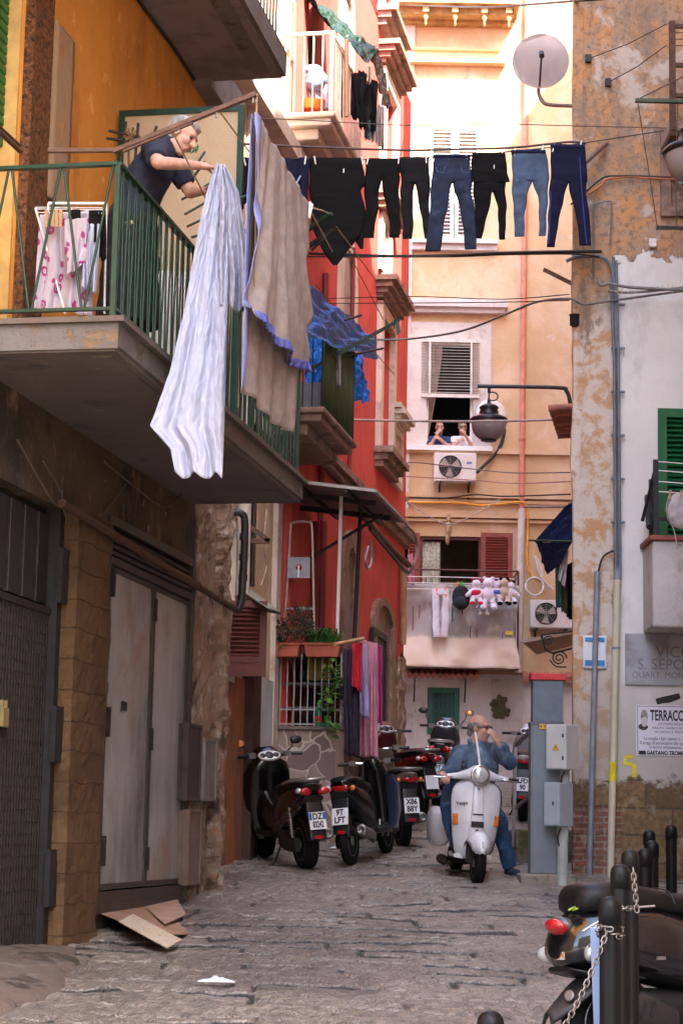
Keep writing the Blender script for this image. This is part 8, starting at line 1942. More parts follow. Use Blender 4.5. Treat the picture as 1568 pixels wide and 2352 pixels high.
A1, A2, A3, A4 = atY(533, 1345, 20.9), atY(560, 1340, 22.3), atY(642, 1408, 21.8), atY(612, 1398, 20.3)
b = MB(); b.grid(lambda u, v: lerp(lerp(A1, A2, u), lerp(A4, A3, u), v) + V((0, 0, .018 * math.sin(u * 70))), 80, 4); b.build('sheet', mat('greenish_sheet', (.40, .38, .30), .5, 0, .15, 4, .1, transl=.35), root, solid=.004)
b = MB()
for t in (0, .5, 1): p, q_ = lerp(A1, A2, t), lerp(A4, A3, t); b.tube([p, q_], .012, 6); b.tube(resample([p - V((0, 0, .25)), lerp(p, q_, .5) - V((0, 0, .13)), q_ - V((0, 0, .01))], 5), .010, 6)
b.tube([A4, A3], .012, 6); b.build('bracket', M_iron, root)
b = MB(); p = RD.hit(545, 1190, .05); b.bar(p, p + V((.35, 0, -.24)), .05); b.bar(p - V((0, 0, .25)), p + V((.35, 0, -.24)), .05); b.build('bracket', M_wood, label='dark triangular wooden bracket high on the peach house', cat='bracket')
b = MB(); p = RD.uv(583, 1190, .1); q = RD.uv(583, 1350, .1); b.tube([RD.pt(p[0], p[1] + 3, .1), RD.pt(p[0], q[1], .1)], .028, 8); b.build('downpipe', M_cab, label='slim black pipe down the peach house beside the awning', cat='pipe')
b = MB(); p = RD.uv(560, 1230, .2); b.tube([RD.pt(p[0], p[1] + 2, .2), RD.pt(p[0], 4.0, .2)], .07, 12); b.build('downpipe', mat('white_pipe', (.55, .50, .48), .6, 0, .2, 3, .3, dirt=(.40, .14, .05), dirt_t=.6), label='fat whitish pipe with rust stains down the peach house', cat='pipe')
b = MB(); b.tube(resample([RD.hit(612, 1170, .06), RD.hit(606, 1250, .06), RD.hit(612, 1300, .06), RD.hit(600, 1345, .06)], 6), .009, 6); b.build('cable', M_cabpale, label='pale wavering cable on the peach wall above the awning', cat='cable')
for k, (x, yb, yt, lb) in enumerate(((668, 330, -10, 'slim orange-red pipe climbing beside the sunlit balcony'), (585, 1170, 200, 'thin pale pipe up the peach facade'))):
 a0, z0 = RD.uv(x, yb, .08); z1 = RD.uv(x, yt, .08)[1]; b = MB(); b.tube([RD.pt(a0, z0, .08), RD.pt(a0, z1, .08)], .03, 8); b.build('downpipe', mat('pipe_orange', (.45, .12, .06), .6) if k == 0 else M_cabpale, label=lb, cat='pipe')
# cloths beside the porch on a bamboo pole
root = thing('bamboo_pole', 'bamboo pole sticking out from the porch with cloths beneath', 'pole', atY(800, 1470, 22.3)); b = MB(); b.tube([atY(770, 1480, 22.0), atY(834, 1467, 22.6)], .022, 8); b.build('pole', mat('bamboo', (.48, .28, .13), .6, 0, .2, 14, .1), root)
GW = 'cloths hanging beside the porch'
drape('cloth', 'dark blue and plum cloth nearest the porch corner', 'cloth', (786, 1490), (822, 1488), (790, 1730), (826, 1742), 22.7, cloth('plum', (.05, .035, .06)), 4, .05, 2, group=GW)
drape('cloth', 'bright red cloth between the plum and the lilac ones', 'cloth', (808, 1478), (832, 1476), (808, 1575), (830, 1590), 22.6, cloth('bright_red', (.55, .03, .05)), 2, .03, 4, group=GW)
drape('cloth', 'lilac striped cloth beside the long pink towel', 'cloth', (820, 1482), (842, 1480), (824, 1640), (846, 1650), 22.9, cloth('lilac', (.36, .30, .52)), 2, .04, 6, group=GW)
drape('towel', 'long pale pink towel, widest cloth beside the porch', 'towel', (826, 1468), (866, 1478), (824, 1738), (868, 1740), 23.2, cloth('pink', (.52, .24, .30)), 3, .05, 8, group=GW)
drape('cloth', 'narrow magenta cloth at the right of the pink towel', 'cloth', (862, 1482), (878, 1484), (862, 1660), (878, 1665), 23.6, cloth('magenta', (.38, .04, .16)), 2, .03, 10, group=GW)
drape('cloth', 'pink knitted piece pegged at the left end of the back balcony', 'cloth', (936, 1275), (947, 1272), (938, 1340), (952, 1344), 37.0, cloth('pink', None), 2, .03, 3)
# ============================================================ blue balcony and sunlit balcony on the red side
def side_balcony(nm, lb, x0, y0, x1, out, zt, m_slab):
 a0 = RD.uv(x0, y0, out)[0]; a1 = RD.uv(*x1, out)[0]
 root = thing(nm, lb, 'balcony', RD.pt((a0 + a1) / 2, zt - .3, out / 2))
 b = MB()
 for (o0, z0, z1, e) in ((out, zt - .07, zt, .0), (out - .05, zt - .16, zt - .07, .05), (out - .22, zt - .30, zt - .16, .15)): b.wbox(RD, a0 + e, a1 - e, z0, z1, -.02, o0)
 b.build('slab', m_slab, root, bevel=.02)
 return root, a0, a1
o2 = .74; zb = RD.uv(746, 934, o2)[1]
BB, a0, a1 = side_balcony('blue_balcony', 'stone balcony wrapped in blue tarpaulin and green panels on the left of the alley', 745, 934, (820, 1012), o2, zb, M_stone)
zt2 = zb + 1.02
b = MB(); n = 70
for k in range(n):
 pass
b.grid(lambda u, v: RD.pt(lerp(a0 + .02, a1 - .15, u), lerp(zb + .0, zt2 + .05, v), o2 - .03 + .018 * math.sin(u * 150)), 220, 2); b.build('green_panel', mat('corrugated_green', (.045, .075, .028), .55, 0, .25, 4, .1), BB, solid=.006)
b = MB(); o = o2 - .04
while o > .02: b.tube([RD.pt(a0 + .02, zb, o), RD.pt(a0 + .02, zt2, o)], .009, 5); o -= .11
b.wbox(RD, a0, a0 + .04, zt2, zt2 + .03, 0, o2); b.wbox(RD, a0, a1 - .1, zt2 + .05, zt2 + .08, o2 - .05, o2); b.build('railing', M_iron, BB)
b = MB(); b.wbox(RD, a0 + .3, a0 + .5, zb, zb + .35, .1, o2 - .1); b.build('crate', mat('grey_crate', (.12, .13, .16), .6), BB)
M_tarp = mat('blue_tarp', (.010, .14, .50), .55, 0, .35, 5, .6, 22)
def tarp(name, lb, pts, m, amp=.05, seed=1, nu=40, nv=30):
 c = [p if isinstance(p, V) else atY(*p) for p in pts]
 def fn(u, v):
  P = lerp(lerp(c[0], c[1], u), lerp(c[2], c[3], u), v); k = nz((u * 6, v * 6, seed), 1.2, seed) + .5 * abs(nz((u * 14, v * 14, seed), 1.2, seed + 4)) + .4 * math.sin(u * 13 + v * 5 + seed)
  return P + V((.5 * k, -k, .6 * k)) * amp
 b = MB(); b.grid(fn, nu, nv, smooth=False); return b.build(name, m, solid=.004, label=lb, cat='tarpaulin')
tarp('tarpaulin', 'blue tarpaulin sloping down over the rail of the blue balcony', [RD.hit(700, 650, o2 + .05), RD.hit(862, 778, o2 + .06), RD.hit(700, 775, o2 + .06), RD.hit(866, 826, o2 + .07)], M_tarp, .045, 1, 60, 24)
tarp('tarpaulin', 'crumpled lower sheet of blue tarpaulin behind the balcony bars', [(700, 770, 23.0), (744, 775, 23.0), (700, 900, 23.0), (742, 905, 23.0)], M_tarp, .05, 6)
tarp('tarpaulin', 'loose end of blue tarpaulin hanging past the green panel', [(798, 818, 24.6), (832, 812, 25.0), (803, 918, 24.6), (848, 925, 25.0)], M_tarp, .05, 3)
drape('cloth', 'pale grey cloth with blue edge hanging in front of the green panel', 'cloth', (752, 765), (782, 795), (760, 872), (782, 888), 22.9, cloth('pale_grey', (.36, .33, .38)), 2, .03, 4)
root = thing('drying_arm_pair', 'dark green angled arm jutting out of the blue balcony with two slim rods', 'rack', atY(800, 800, 22.9)); root['category'] = 'rack'; root.name = 'washing_boom'
b = MB(); b.bar(atY(706, 852, 22.6), atY(916, 736, 22.9), .055, .04); b.build('boom', mat('boom_green', (.012, .035, .030), .45), root); b = MB()
b.tube([atY(735, 752, 22.6), atY(830, 724, 22.9)], .014, 7); b.build('rod', M_iron, root); b = MB(); b.tube([atY(795, 818, 23.6), atY(880, 800, 24.2)], .014, 7); b.build('rod', M_iron, root)
for (x, y) in ((768, 818), (818, 792), (862, 766), (905, 742)): b = MB(); p = atY(x, y, 22.75); b.tube([p + V((0, 0, .04)), p - V((0, 0, .07))], .007, 5); b.build('cord_end', M_green, root)
b = MB(); p = atY(914, 740, 22.85); b.obox(p - V((0, 0, .07)), (.02, 0, .02), (0, .01, 0), (-.01, 0, .07)); b.build('cord_end', M_green, root)
for k, (p, q, ya, yb, lb) in enumerate((((725, 655), (905, 860), 23, 27, 'long thin wire slanting down across the red wall, left of two'), ((805, 590), (880, 735), 23, 27, 'long thin wire slanting down across the red wall to the boom'))):
 b = MB(); b.tube([atY(*p, ya), atY(*q, yb)], .006, 5); b.build('cable', M_cabbr, label=lb, cat='cable')
# sunlit balcony
o3 = .66; z3 = RD.uv(768, 253, o3)[1]
SB, a0, a1 = side_balcony('sunlit_balcony', 'sunlit stone balcony with white bars high on the left of the alley', 768, 253, (838, 420), o3, z3, M_trim)
M_wbar = mat('white_rail', (.62, .56, .50), .5); zt3 = z3 + .98
b = MB(); o = o3 - .05
while o > .02: b.tube([RD.pt(a0 + .04, z3, o), RD.pt(a0 + .04, zt3, o)], .010, 5); o -= .115
x = a0 + .06
while x < a1 - .05: b.tube([RD.pt(x, z3, o3 - .05), RD.pt(x, zt3, o3 - .05)], .010, 5); x += .115
b.wbox(RD, a0 + .02, a0 + .06, zt3, zt3 + .035, 0, o3 - .02); b.wbox(RD, a0 + .061, a1, zt3, zt3 + .034, o3 - .07, o3 - .03); b.obox(RD.pt(a0 + .04, (z3 + zt3) / 2, o3 - .05), RD.d * .025, RD.n * .025, (0, 0, (zt3 - z3) / 2 - .001)); b.build('railing', M_wbar, SB)
tarp('tarpaulin', 'dark green tarpaulin stretched as a sunshade over the sunlit balcony', [(700, -8, 23.6), (735, 15, 25.4), (845, 145, 23.7), (868, 112, 25.2)], mat('green_tarp', (.006, .035, .022), .5, 0, .4, 5, .6, 24, transl=.2), .06, 2)
tarp('tarpaulin', 'frayed brown netting trailing from the end of the green sunshade', [(850, 120, 25.0), (868, 114, 25.2), (878, 240, 25.0), (898, 252, 25.3)], mat('brown_net', (.10, .065, .05), .9, 0, .4, 12, .5), .05, 5, 12, 30)
drape('shutter_cloth', 'green curtain hanging behind the bars of the sunlit balcony', 'curtain', (690, 70), (722, 72), (692, 200), (722, 205), 24.4, cloth('green_curtain', (.03, .09, .04)), 5, .04, 2)
b = MB(); c = atY(722, 185, 23.95); b.ell(c, (.17, .14, .13)); b.ell(c + V((-.02, -.02, .1)), (.13, .11, .1)); o = fuse(b, 'bundle', mat('blue_white_bag', (.16, .32, .55), .6, 0, .3, 8, .4, 40), None, .02, 3, wrinkle(.03, 9, 4)); tag(o, 'blue and white bundle behind the bars of the sunlit balcony', 'bundle')
b = MB(); c = atY(718, 246, 23.85); b.sup([(c.z - .04, c.x, c.y, .13, .10), (c.z + .07, c.x, c.y, .16, .13)], 'z', 20, 4); b.build('tub', mat('orange_tub', (.75, .13, .01), .4), label='orange plastic tub on the floor of the sunlit balcony', cat='tub')
drape('cloth', 'white cloth heaped behind the bars above the orange tub', 'cloth', (672, 200), (752, 195), (675, 245), (755, 250), 24.0, M_sheet, 4, .05, 3)
GB = 'washing on the sunlit balcony'
b = MB(); b.tube([atY(796, 92, 23.5), atY(795, 268, 23.5)], .03, 8); b.build('post', mat('tan_post', (.38, .22, .13), .7), label='tan wooden post at the street side of the sunlit balcony', cat='post')
for k, (tl, tr, bl, br, Y, m, lb) in enumerate((((806, 170), (826, 165), (804, 268), (832, 280), 23.6, M_blk, 'black jacket hanging nearest the tan post'), ((822, 160), (850, 170), (822, 290), (845, 300), 23.8, M_chr, 'charcoal jacket in the middle of the sunlit washing'), ((840, 172), (868, 190), (836, 305), (862, 300), 24.1, M_blk, 'long black coat at the right of the sunlit washing'), ((843, 150), (852, 152), (842, 190), (851, 192), 23.7, cloth('beige_cl', (.5, .38, .30)), 'small beige cloth over the dark jackets'), ((866, 240), (882, 245), (862, 330), (880, 342), 24.3, cloth('taupe', (.30, .22, .20)), 'taupe garment at the lower right of the sunlit washing'), ((838, 275), (850, 275), (834, 318), (850, 322), 23.9, cloth('teal_cl', (.06, .11, .12)), 'teal cloth at the bottom of the sunlit washing'), ((775, 100), (786, 110), (774, 255), (786, 272), 23.5, cloth('deep_green', (.015, .07, .04)), 'narrow deep green cloth beside the tan post'), ((852, 245), (866, 250), (850, 320), (868, 330), 24.2, cloth('offwhite', (.52, .46, .44)), 'off-white garment between the black coat and the taupe one'))): drape('garment', lb, 'garment', tl, tr, bl, br, Y, m, 2, .05, k + 1, group=GB, nu=20, nv=24)
# ============================================================ back house: conditioners, pipe, washing
M_acw = mat('ac_white', (.62, .58, .54), .5, 0, .06, 4, .05)
def conditioner(lb, x0, y0, x1, y1, out):
 q = BK.rect(x0, y0, x1, y1, out); root = thing('air_conditioner', lb, 'air conditioner', BK.pt((q[0] + q[1]) / 2, q[2], out - .15), 0, 'air conditioners on the back house')
 b = MB(); b.wbox(BK, q[0], q[1], q[2], q[3], out - .30, out); b.build('casing', M_acw, root, bevel=.015)
 h = (q[3] - q[2]); c = BK.pt(q[0] + h * .55, (q[2] + q[3]) / 2, out + .002); r_ = h * .40
 b = MB(); b.lathe([(0, 0), (r_, 0)], c, (0, -1, 0), 28); f = b.build('fan_opening', mat('fan_dark', (.13, .12, .11), .7), root)
 b = MB()
 for k in range(3):
  a = k * 2.094 + .4; b.add([c + V((math.cos(a + s_) * rr, -.012, math.sin(a + s_) * rr)) for rr, s_ in ((.2 * r_, -.5), (.92 * r_, -.35), (.95 * r_, .45), (.2 * r_, .5))], [(0, 1, 2, 3)])
 b.build('fan_blade', mat('blade_cream', (.42, .38, .33), .6), f, solid=.004)
 b = MB()
 for k in range(1, 6): b.tube([c + V((math.cos(a) * r_ * k / 5, -.022, math.sin(a) * r_ * k / 5)) for a in np.linspace(0, 2 * math.pi, 28)], .004, 4, caps=False)
 for k in range(8): a = k * math.pi / 4; b.tube([c + V((0, -.022, 0)), c + V((math.cos(a) * r_, -.022, math.sin(a) * r_))], .004, 4)
 b.build('fan_guard', mat('guard', (.34, .31, .28), .6), f)
 b = MB(); qx = lerp(q[0], q[1], .83); qz = lerp(q[2], q[3], .65); b.wbox(BK, qx - .05, qx + .05, qz - .02, qz + .02, out + .001, out + .004); b.build('badge', mat('badge_blue2', (.12, .16, .40), .5), root)
 b = MB()
 for t in (.15, .85): x = lerp(q[0], q[1], t); b.box(x - .02, x + .02, 38 - out, 37.999, q[2] - .05, q[2] - .005); b.box(x - .02, x + .02, 37.95, 37.998, q[2] - .30, q[2] - .05)
 b.build('bracket', M_iron, root)
conditioner('air conditioner on brackets under the window with the two men', 997, 1040, 1093, 1105, .42)
conditioner('air conditioner right of the grey sheeting, half behind hanging clothes', 1218, 1378, 1316, 1442, .42)
b = MB(); b.tube(resample([BK.hit(1095, 1085, .3), BK.hit(1110, 1070, .2), BK.hit(1130, 1050, .1), BK.hit(1150, 1020, .06), BK.hit(1158, 985, .06)], 5), .035, 8); b.build('hose', M_cab, label='black lagged hose curling from the upper air conditioner up the wall', cat='hose')
b = MB(); b.lathe([(.30, 0), (.28, .03), (.2, .05), (0, .06)], BK.pt(*BK.uv(1128, 952, .3), .3), (.2, -1, .1), 26); b.build('satellite_dish', M_acw, label='small white dish half hidden behind the street lantern', cat='dish')
xa, z0 = BK.uv(1197, 1172, .08); xb, z1 = BK.uv(1209, -20, .08)
root = thing('downpipe', 'tall salmon pink downpipe on the back house', 'pipe', BK.pt(xa, z0, .08)); b = MB(); b.tube([BK.pt(xa, z0, .08), BK.pt(xb, z1, .08)], .055, 12); b.build('pipe', mat('salmon_pipe', (.58, .20, .13), .6), root); b = MB()
for t in (.13, .38, .62, .85): p = BK.pt(lerp(xa, xb, t), lerp(z0, z1, t), .08); b.lathe([(.065, -.03), (.065, .03)], p, (0, 0, 1), 12)
b.build('collar', mat('salmon_dark', (.40, .12, .08), .6), root)
xa2, z02 = BK.uv(1189, 1545, .12); b = MB(); b.tube([BK.pt(xa2, z02, .12), BK.pt(xa, z0 + .02, .12)], .075, 12)
for t in (.2, .6, .97): b.lathe([(.085, -.03), (.085, .03)], BK.pt(lerp(xa2, xa, t), lerp(z02, z0, t), .12), (0, 0, 1), 12)
b.build('downpipe', mat('whitish_pipe', (.56, .48, .43), .6, 0, .15, 3, .1), label='thick whitish pipe below the salmon downpipe', cat='pipe')
b = MB(); c = BK.pt(*BK.uv(1227, 1347, .2), .2); b.tube([c + V((math.cos(a) * .17, .02 * math.sin(a * 3), math.sin(a) * .17)) for a in np.linspace(0, 2 * math.pi, 28)], .022, 7, caps=False); b.tube(resample([c + V((.17, 0, 0)), c + V((.12, 0, .35)), c + V((.02, 0, .58))], 5), .02, 7); b.tube(resample([c + V((.0, 0, .6)), c + V((.12, .0, .2)), c + V((.35, 0, -.05))], 5), .022, 7); b.build('hose', mat('white_hose', (.60, .54, .50), .5), label='white hose coiled in a ring on the back house', cat='hose')
b = MB(); p = BK.pt(*BK.uv(1030, 1190, .1), .12); b.ell(p, (.05, .04, .09)); b.ell(p - V((0, 0, .22)), (.06, .05, .16)); b.ell(p - V((.02, 0, .42)), (.04, .04, .10)); b.tube([p + V((0, 0, .2)), p], .008, 5); b.build('ornament', mat('dry_garlic', (.38, .24, .15), .9, 0, .4, 12, .5), label='dried bundle hanging above the maroon shuttered door', cat='ornament')
YB = 36.9; zrail = BK.uv(1050, 1330)[1]
for k, y in enumerate((1324, 1338, 1352)):
 b = MB(); b.tube([atY(922, y, YB + .05 * k), atY(1050, y + 2, YB + .05 * k), atY(1181, y + 6 - 2 * k, YB + .05 * k)], .009, 5); b.build('washing_line', M_white, label=['upper', 'middle', 'lowest'][k] + ' white line strung along the back balcony', cat='line')
trousers('white trousers pegged on the back balcony', [(1352, 993, 1032), (1360, 993, 1032), (1366, 993, 1032)], [(1364, 993, 1009), (1420, 994, 1009), (1463, 994, 1012)], [(1364, 1016, 1032), (1420, 1012, 1030), (1463, 1012, 1029)], cloth('white_cl', (.68, .66, .74)), .05, 22, YB, group='washing on the back balcony')
bp = thing('backpack', 'black backpack pegged between the white trousers and the soft toys', 'backpack', atY(1058, 1400, YB)); c = atY(1058, 1372, YB)
b = MB(); b.ell(c, (.17, .11, .24)); b.ell(c + V((0, -.04, -.10)), (.155, .10, .13)); b.ell(c + V((0, -.02, .13)), (.12, .08, .10)); fuse(b, 'pack', cloth('pack_black', (.016, .017, .022), .7), bp, .018, 3)
b = MB(); b.ell(c + V((0, -.105, -.09)), (.12, .05, .10)); b.build('pocket', cloth('pack_grey', (.025, .027, .034), .7), bp)
b = MB(); b.tube(resample([c + V((-.15, 0, -.1)), c + V((-.16, 0, -.3)), c + V((-.15, 0, -.46))], 4), .012, 6); b.tube(resample([c + V((.02, 0, -.2)), c + V((.03, 0, -.32))], 4), .012, 6); b.tube(resample([c + V((-.05, 0, .2)), c + V((0, 0, .27)), c + V((.05, 0, .2))], 4), .012, 6); b.build('strap', M_black, bp)
def toy(lb, x, y, k, body, limb, ears, hat=None):
 c = atY(x, y, YB - .08); root = thing('soft_toy', lb, 'soft toy', c - V((0, 0, .2 * k)), 0, 'soft toys on the back balcony')
 b = MB(); b.ell(c, (.10 * k, .085 * k, .12 * k)); b.ell(c + V((0, 0, .17 * k)), (.085 * k, .08 * k, .08 * k))
 for s_ in (1, -1): b.cap(c + V((s_ * .08 * k, -.02, .05 * k)), c + V((s_ * .17 * k, -.04, -.05 * k)), .035 * k, .04 * k, 10); b.cap(c + V((s_ * .05 * k, -.03, -.08 * k)), c + V((s_ * .08 * k, -.08 * k, -.19 * k)), .04 * k, .05 * k, 10)
 o = fuse(b, 'toy_body', body, root, .014, 3); b = MB()
 for s_ in (1, -1):
  b = MB(); b.ell(c + V((s_ * .06 * k, 0, .25 * k)), (.03 * k, .015, .04 * k * ears)); b.build('ear', limb, o); b = MB(); b.ell(c + V((s_ * .08 * k, -.11 * k, -.20 * k)), (.05 * k, .04 * k, .035 * k)); b.build('foot', limb, o)
 if hat: b = MB(); b.ell(c + V((0, -.005, .0)), (.115 * k, .09 * k, .08 * k)); b.build('vest', hat, o)
M_plw = cloth('plush_white', (.66, .62, .72)); M_plr = cloth('plush_red', (.55, .02, .05)); M_pltan = cloth('plush_tan', (.50, .38, .26)); M_plblue = cloth('plush_blue', (.05, .12, .50)); M_plg = cloth('plush_grey', (.36, .32, .40))
toy('soft toy in a red vest next to the backpack', 1093, 1362, 1.0, M_plw, M_plr, .6, M_plr)
toy('big plain white soft toy in the middle of the row', 1121, 1366, 1.25, M_plw, M_plw, .6)
toy('small grey soft toy dangling lowest of the row', 1110, 1392, .8, M_plg, M_pltan, .6)
toy('white soft toy with a blue vest right of the big white one', 1139, 1362, .9, M_plw, M_plw, .8, M_plblue)
toy('tan soft toy with black ears and feet', 1157, 1362, 1.05, M_pltan, M_blk, .9)
toy('white soft toy with dark ears at the right end of the row', 1172, 1364, .9, M_plw, M_blk, .9)
M_po = mat('peg_orange', (.80, .22, .03), .5); M_pg = mat('peg_green', (.06, .55, .05), .5)
for x, m in ((1002, M_po), (1022, M_po), (1050, M_po), (1057, M_pg), (1061, M_pg), (1086, M_po), (1091, M_po), (1096, M_po), (1117, M_po), (1125, M_po), (1148, M_po), (1166, M_po)):
 peg(atY(x, 1352 if x < 1030 else 1338, YB - .02), m, 'orange peg on the back balcony line' if m is M_po else 'green peg above the black backpack', 'orange pegs on the back balcony' if m is M_po else 'green pegs on the back balcony', random.uniform(-.15, .15), 2.3)
# ============================================================ things fixed to the right-hand houses
def lantern(lb, cx, ybrim, Y, rb):
 c = atY(cx, ybrim, Y); root = thing('street_lamp', lb, 'street lamp', c, 0, 'street lanterns'); k = rb / .25
 Lb = lambda pr: MB().lathe([(r * k, h * k) for r, h in pr], c, n=32)
 M_l = mat('lamp_black', (.012, .013, .014), .4, .3)
 Lb([(.255, -.01), (.262, .0), (.262, .025), (.235, .05), (.16, .085), (.13, .10), (.135, .13), (.115, .16), (.135, .185), (.13, .20), (.10, .225), (.05, .245), (.025, .26), (.025, .30), (0, .30)]).build('cap', M_l, root)
 Lb([(.235, .0), (.24, -.03), (.225, -.12), (.19, -.19), (.14, -.235), (.07, -.262), (0, -.27)]).build('bowl', glassmat('smoked_glass', (.30, .26, .26), 1, .18), root)
 b = MB(); b.lathe([(.10 * k, -.258 * k), (.11 * k, -.268 * k), (.09 * k, -.275 * k), (0, -.277 * k)], c, n=20); b.build('bottom_ring', M_l, root)
 b = MB(); t = c + V((0, 0, .30 * k)); b.tube([t, t + V((0, 0, .10 * k))], .012, 6); b.tube([t + V((.09 * k * math.cos(a) * .8 + .05 * k, 0, .05 * k + .06 * k * math.sin(a))) for a in np.linspace(-2.6, 2.2, 16)], .010, 6); b.tube([t + V((0, 0, .1 * k)), t + V((0, 0, .18 * k))], .022, 8); b.build('hook', M_l, root)
 return root, t + V((0, 0, .18 * k)), M_l
r_, tp, M_l = lantern('black lantern with grey glass bowl hanging in front of the window men', 1122, 968, 26.8, .252)
b = MB(); zA = tp.z + .01; b.tube(resample([V((tp.x - .16, 26.8, zA)), V((tp.x, 26.8, zA)), V((atY(1280, 900, 26.8).x, 26.8, zA)), V((atY(1300, 905, 26.8).x, 26.8, zA - .05)), V((atY(1308, 925, 26.8).x, 26.8, zA - .2)), V((atY(1312, 960, 26.8).x, 26.85, zA - .5)), V((atY(1400, 980, 26.8).x, 26.9, zA - .55))], 6), .028, 10); b.build('arm', mat('arm_grey', (.04, .042, .048), .4, .4), r_)
r_, tp, M_l = lantern('large black lantern cut by the right edge of the picture', 1594, 352, 16.6, .262)
b = MB(); b.tube([tp - V((0, 0, .02)), tp + V((0, 0, .12))], .02, 8); b.tube(resample([tp + V((0, 0, .12)), tp + V((.5, .3, .3)), tp + V((2.2, 3.36, .4))], 6), .028, 8); b.build('arm', M_l, r_)
# big dish
c = atY(1240, 142, 31.0); root = thing('satellite_dish', 'large pale satellite dish on a bent pole beside the flaking wall', 'dish', c); R_ = .455
ax = V((-.10, -1, -.05)).normalized()
b = MB(); b.lathe([(R_ * t, -.10 + .10 * t * t) for t in np.linspace(0, 1, 10)], c + V((0, -.05, 0)), ax, 44); b.lathe([(R_, 0), (R_ * 1.012, -.012), (R_, -.025)], c + V((0, -.05, 0)), ax, 44); b.build('reflector', mat('dish_pale', (.42, .36, .32), .5, .1, .08, 4, .1), root, solid=.006)
e1 = atY(1243, 126, 30.45); e0 = atY(1238, 198, 30.8); b = MB(); b.bar(e0, e1, .03, .045); b.tube([e1 + V((0, -.02, -.03)), e1 + V((0, .04, .05))], .045, 12); b.build('feed_arm', M_iron, root)
b = MB(); b.tube(resample([atY(1238, 190, 31.1), atY(1236, 212, 31.15), atY(1243, 230, 31.15), atY(1258, 240, 31.15), atY(1306, 243, 31.2), atY(1440, 247, 31.4)], 6), .032, 10); b.build('pole', mat('pole_grey', (.14, .12, .11), .5, .5), root)
# dark blue cloth on a rod and narrow washing
tarp('tarpaulin', 'dark navy cloth stretched in a point from the corner of the flaking house', [(1300, 1160, 24.0), (1320, 1150, 24.0), (1226, 1244, 24.4), (1320, 1248, 24.0)], cloth('ink_blue', (.010, .022, .075), .6), .03, 4)
tarp('tarpaulin', 'lower flap of dark navy cloth hanging below its rod', [(1226, 1244, 24.4), (1310, 1246, 24.0), (1258, 1318, 24.3), (1290, 1290, 24.0)], cloth('ink_dark', (.008, .012, .035), .7), .04, 7)
b = MB(); b.tube([atY(1214, 1241, 24.35), atY(1330, 1244, 23.9)], .014, 6); b.build('rod', mat('green_rod', (.03, .08, .04), .5), label='thin green rod under the dark navy cloth', cat='rod')
b = MB(); b.tube([atY(1204, 1164, 27), atY(1330, 1164, 26)], .016, 7); b.build('rod', M_cabpale, label='pale horizontal rod above the dark navy cloth', cat='rod')
GR = 'clothes hanging at the corner of the flaking house'
for k, (tl, tr, bl, br, m, lb) in enumerate((((1290, 1262), (1306, 1262), (1280, 1330), (1296, 1350), cloth('pink_white', (.52, .42, .46)), 'pale pink shirt hanging from the green rod'), ((1274, 1290), (1286, 1295), (1276, 1400), (1288, 1392), cloth('teal_dark', (.012, .05, .08)), 'dark teal garment at the left of the corner clothes'), ((1284, 1325), (1300, 1330), (1288, 1405), (1304, 1410), cloth('moss', (.06, .06, .02)), 'moss green garment between the teal and the black ones'), ((1298, 1300), (1314, 1290), (1300, 1418), (1316, 1425), M_blk, 'long black garment against the flaking corner'))): drape('garment', lb, 'garment', tl, tr, bl, br, 24.1 + .05 * k, m, 2, .03, k + 3, group=GR, nu=16, nv=24)
# tan canopy with scrolls, red tiled hood
root = thing('canopy', 'tan canopy with wrought iron scrolls below the lower air conditioner', 'canopy', atY(1260, 1480, 29))
p = [atY(1197, 1473, 28.4), atY(1330, 1450, 28.4), atY(1330, 1478, 29.8), atY(1232, 1502, 29.8)]
b = MB(); b.add(p, [(0, 1, 2, 3)]); b.build('sheet', mat('tan_sheet', (.44, .30, .18), .7, 0, .15, 4, .1, transl=.25), root, solid=.02)
b = MB(); b.bar(p[0], p[1], .05); b.build('edge_bar', mat('tan_edge', (.42, .30, .22), .6), root)
def spiral(c, r, n=2.0): return [c + V((math.cos(a) * r * (1 - a / (n * 2 * math.pi) * .85), 0, math.sin(a) * r * (1 - a / (n * 2 * math.pi) * .85))) for a in np.linspace(0, n * 2 * math.pi, 40)]
b = MB(); Yc = 28.3
for (x, y, r_) in ((1259, 1472, .075), (1283, 1512, .11)): b.tube(spiral(atY(x, y, Yc), r_), .011, 5)
b.tube([atY(1242, 1458, Yc), atY(1252, 1492, Yc), atY(1268, 1500, Yc), atY(1330, 1485, Yc)], .018, 6); b.tube([atY(1242, 1458, Yc), atY(1330, 1448, Yc)], .014, 6); b.tube(resample([atY(1300, 1532, Yc), atY(1275, 1530, Yc), atY(1262, 1515, Yc)], 5), .011, 5); b.build('scroll', M_iron, root)
root = thing('tiled_hood', 'little red tiled hood sticking out past the flaking corner', 'hood', atY(1290, 950, 25.5))
b = MB()
for k in range(7): t = k / 6; a_ = lerp(atY(1259, 938, 25.2), atY(1280, 1000, 26.6), t); b.tube([a_, a_ + V((.75, 0, .06))], .05, 7)
b.build('tile', mat('roof_tile', None), root); b = MB(); p = [atY(1262, 945, 25.2), atY(1340, 930, 25.2), atY(1340, 985, 26.6), atY(1282, 1002, 26.6)]; b.add(p, [(0, 1, 2, 3)]); b.build('underside', mat('hood_under', (.28, .13, .05), .8), root, solid=.03)
b = MB(); b.bar(atY(1250, 620, 24), atY(1330, 660, 23.6), .05); b.build('bracket', M_rust, label='rusty bar slanting out of the corner above the cables', cat='bracket')
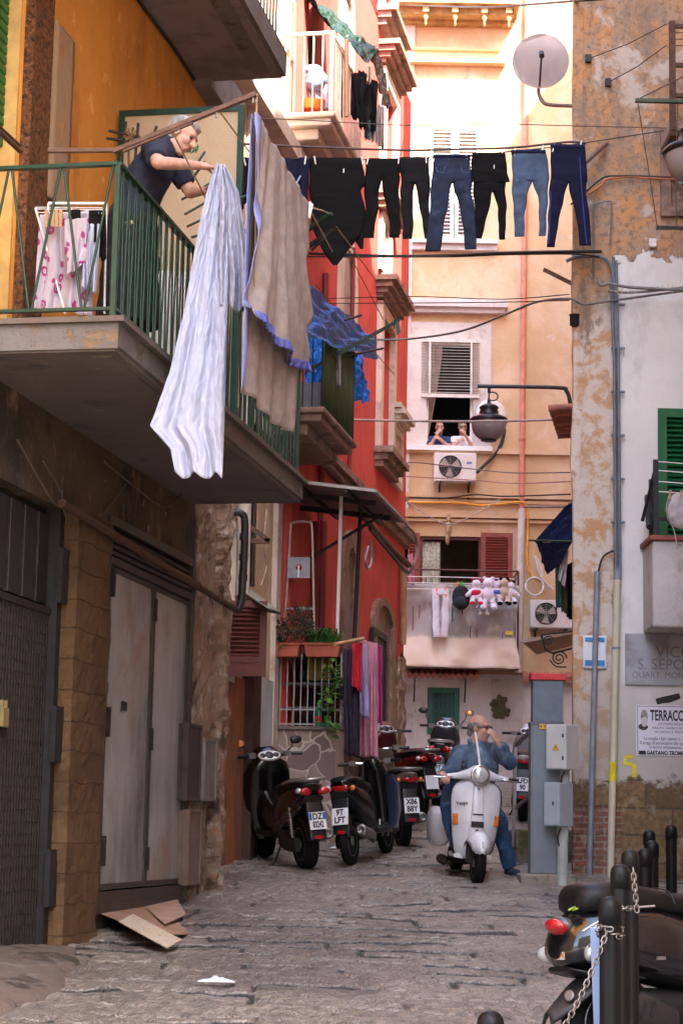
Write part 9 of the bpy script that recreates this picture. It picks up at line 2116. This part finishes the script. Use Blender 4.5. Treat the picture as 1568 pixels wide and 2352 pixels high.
b = MB(); b.bar(RT.hit(1342, 375, .3), RT.hit(1392, 330, .05), .05, .03); b.build('bracket', M_wood, label='short wooden bracket on the ochre wall at the end of the high line', cat='bracket')
b = MB(); b.lathe([(.02, 0), (.05, .02), (.05, .12), (.06, .13)], RT.hit(1300, 752, .0) + V((.08, -.02, 0)), (0, 0, 1), 10); b.build('alarm_box', M_iron, label='small dark box on the corner edge of the flaking house', cat='box')
# hanging dryer at the upper right
root = thing('hanging_dryer', 'hanging clothes dryer with a green bar and a lower iron bar at upper right', 'rack', atY(1520, 522, 19.3))
b = MB(); b.bar(atY(1458, 231, 19.2), V((6.2, 19.2, atY(1458, 231, 19.2).z)), .05, .035); b.build('green_bar', mat('bar_green', (.05, .07, .035), .5), root)
b = MB(); b.bar(atY(1506, 523, 19.2), V((6.2, 19.2, atY(1506, 523, 19.2).z)), .04, .03); b.build('iron_bar', M_iron, root)
b = MB(); b.tube([atY(1464, 238, 19.2), atY(1490, 400, 19.2), atY(1508, 520, 19.2)], .006, 5); b.tube([atY(1555, 238, 19.2), atY(1550, 400, 19.2), atY(1553, 520, 19.2)], .006, 5); b.tube([atY(1470, 225, 19.2), atY(1600, 160, 19.4)], .007, 5); b.build('cord', M_cabbr, root)
# grey bag on the washing lines of the white balcony
root = thing('shoulder_bag', 'pale grey cloth bag pegged on the white lines at the right edge', 'bag', atY(1560, 1215, 19.2)); c = atY(1572, 1172, 19.3)
b = MB(); b.ell(c, (.20, .05, .19)); b.ell(c + V((0, 0, -.06)), (.19, .06, .14)); b.ell(c + V((0, 0, .10)), (.18, .04, .08)); fuse(b, 'bag_body', cloth('bag_grey', (.42, .38, .38)), root, .014, 3, wrinkle(.012, 12, 3))
b = MB(); b.tube(resample([c + V((-.15, -.03, .14)), c + V((-.19, -.03, .0)), c + V((-.12, -.04, -.2)), c + V((-.09, -.04, -.36))], 5), .016, 6, flat=.4); b.build('strap', cloth('bag_strap', (.38, .33, .30)), root)
for x, y in ((1538, 1128), (1564, 1128)): peg(atY(x, y, 19.27), M_pegw, 'wooden peg holding the pale grey bag', 'pegs on the grey bag', .2, 1.5)
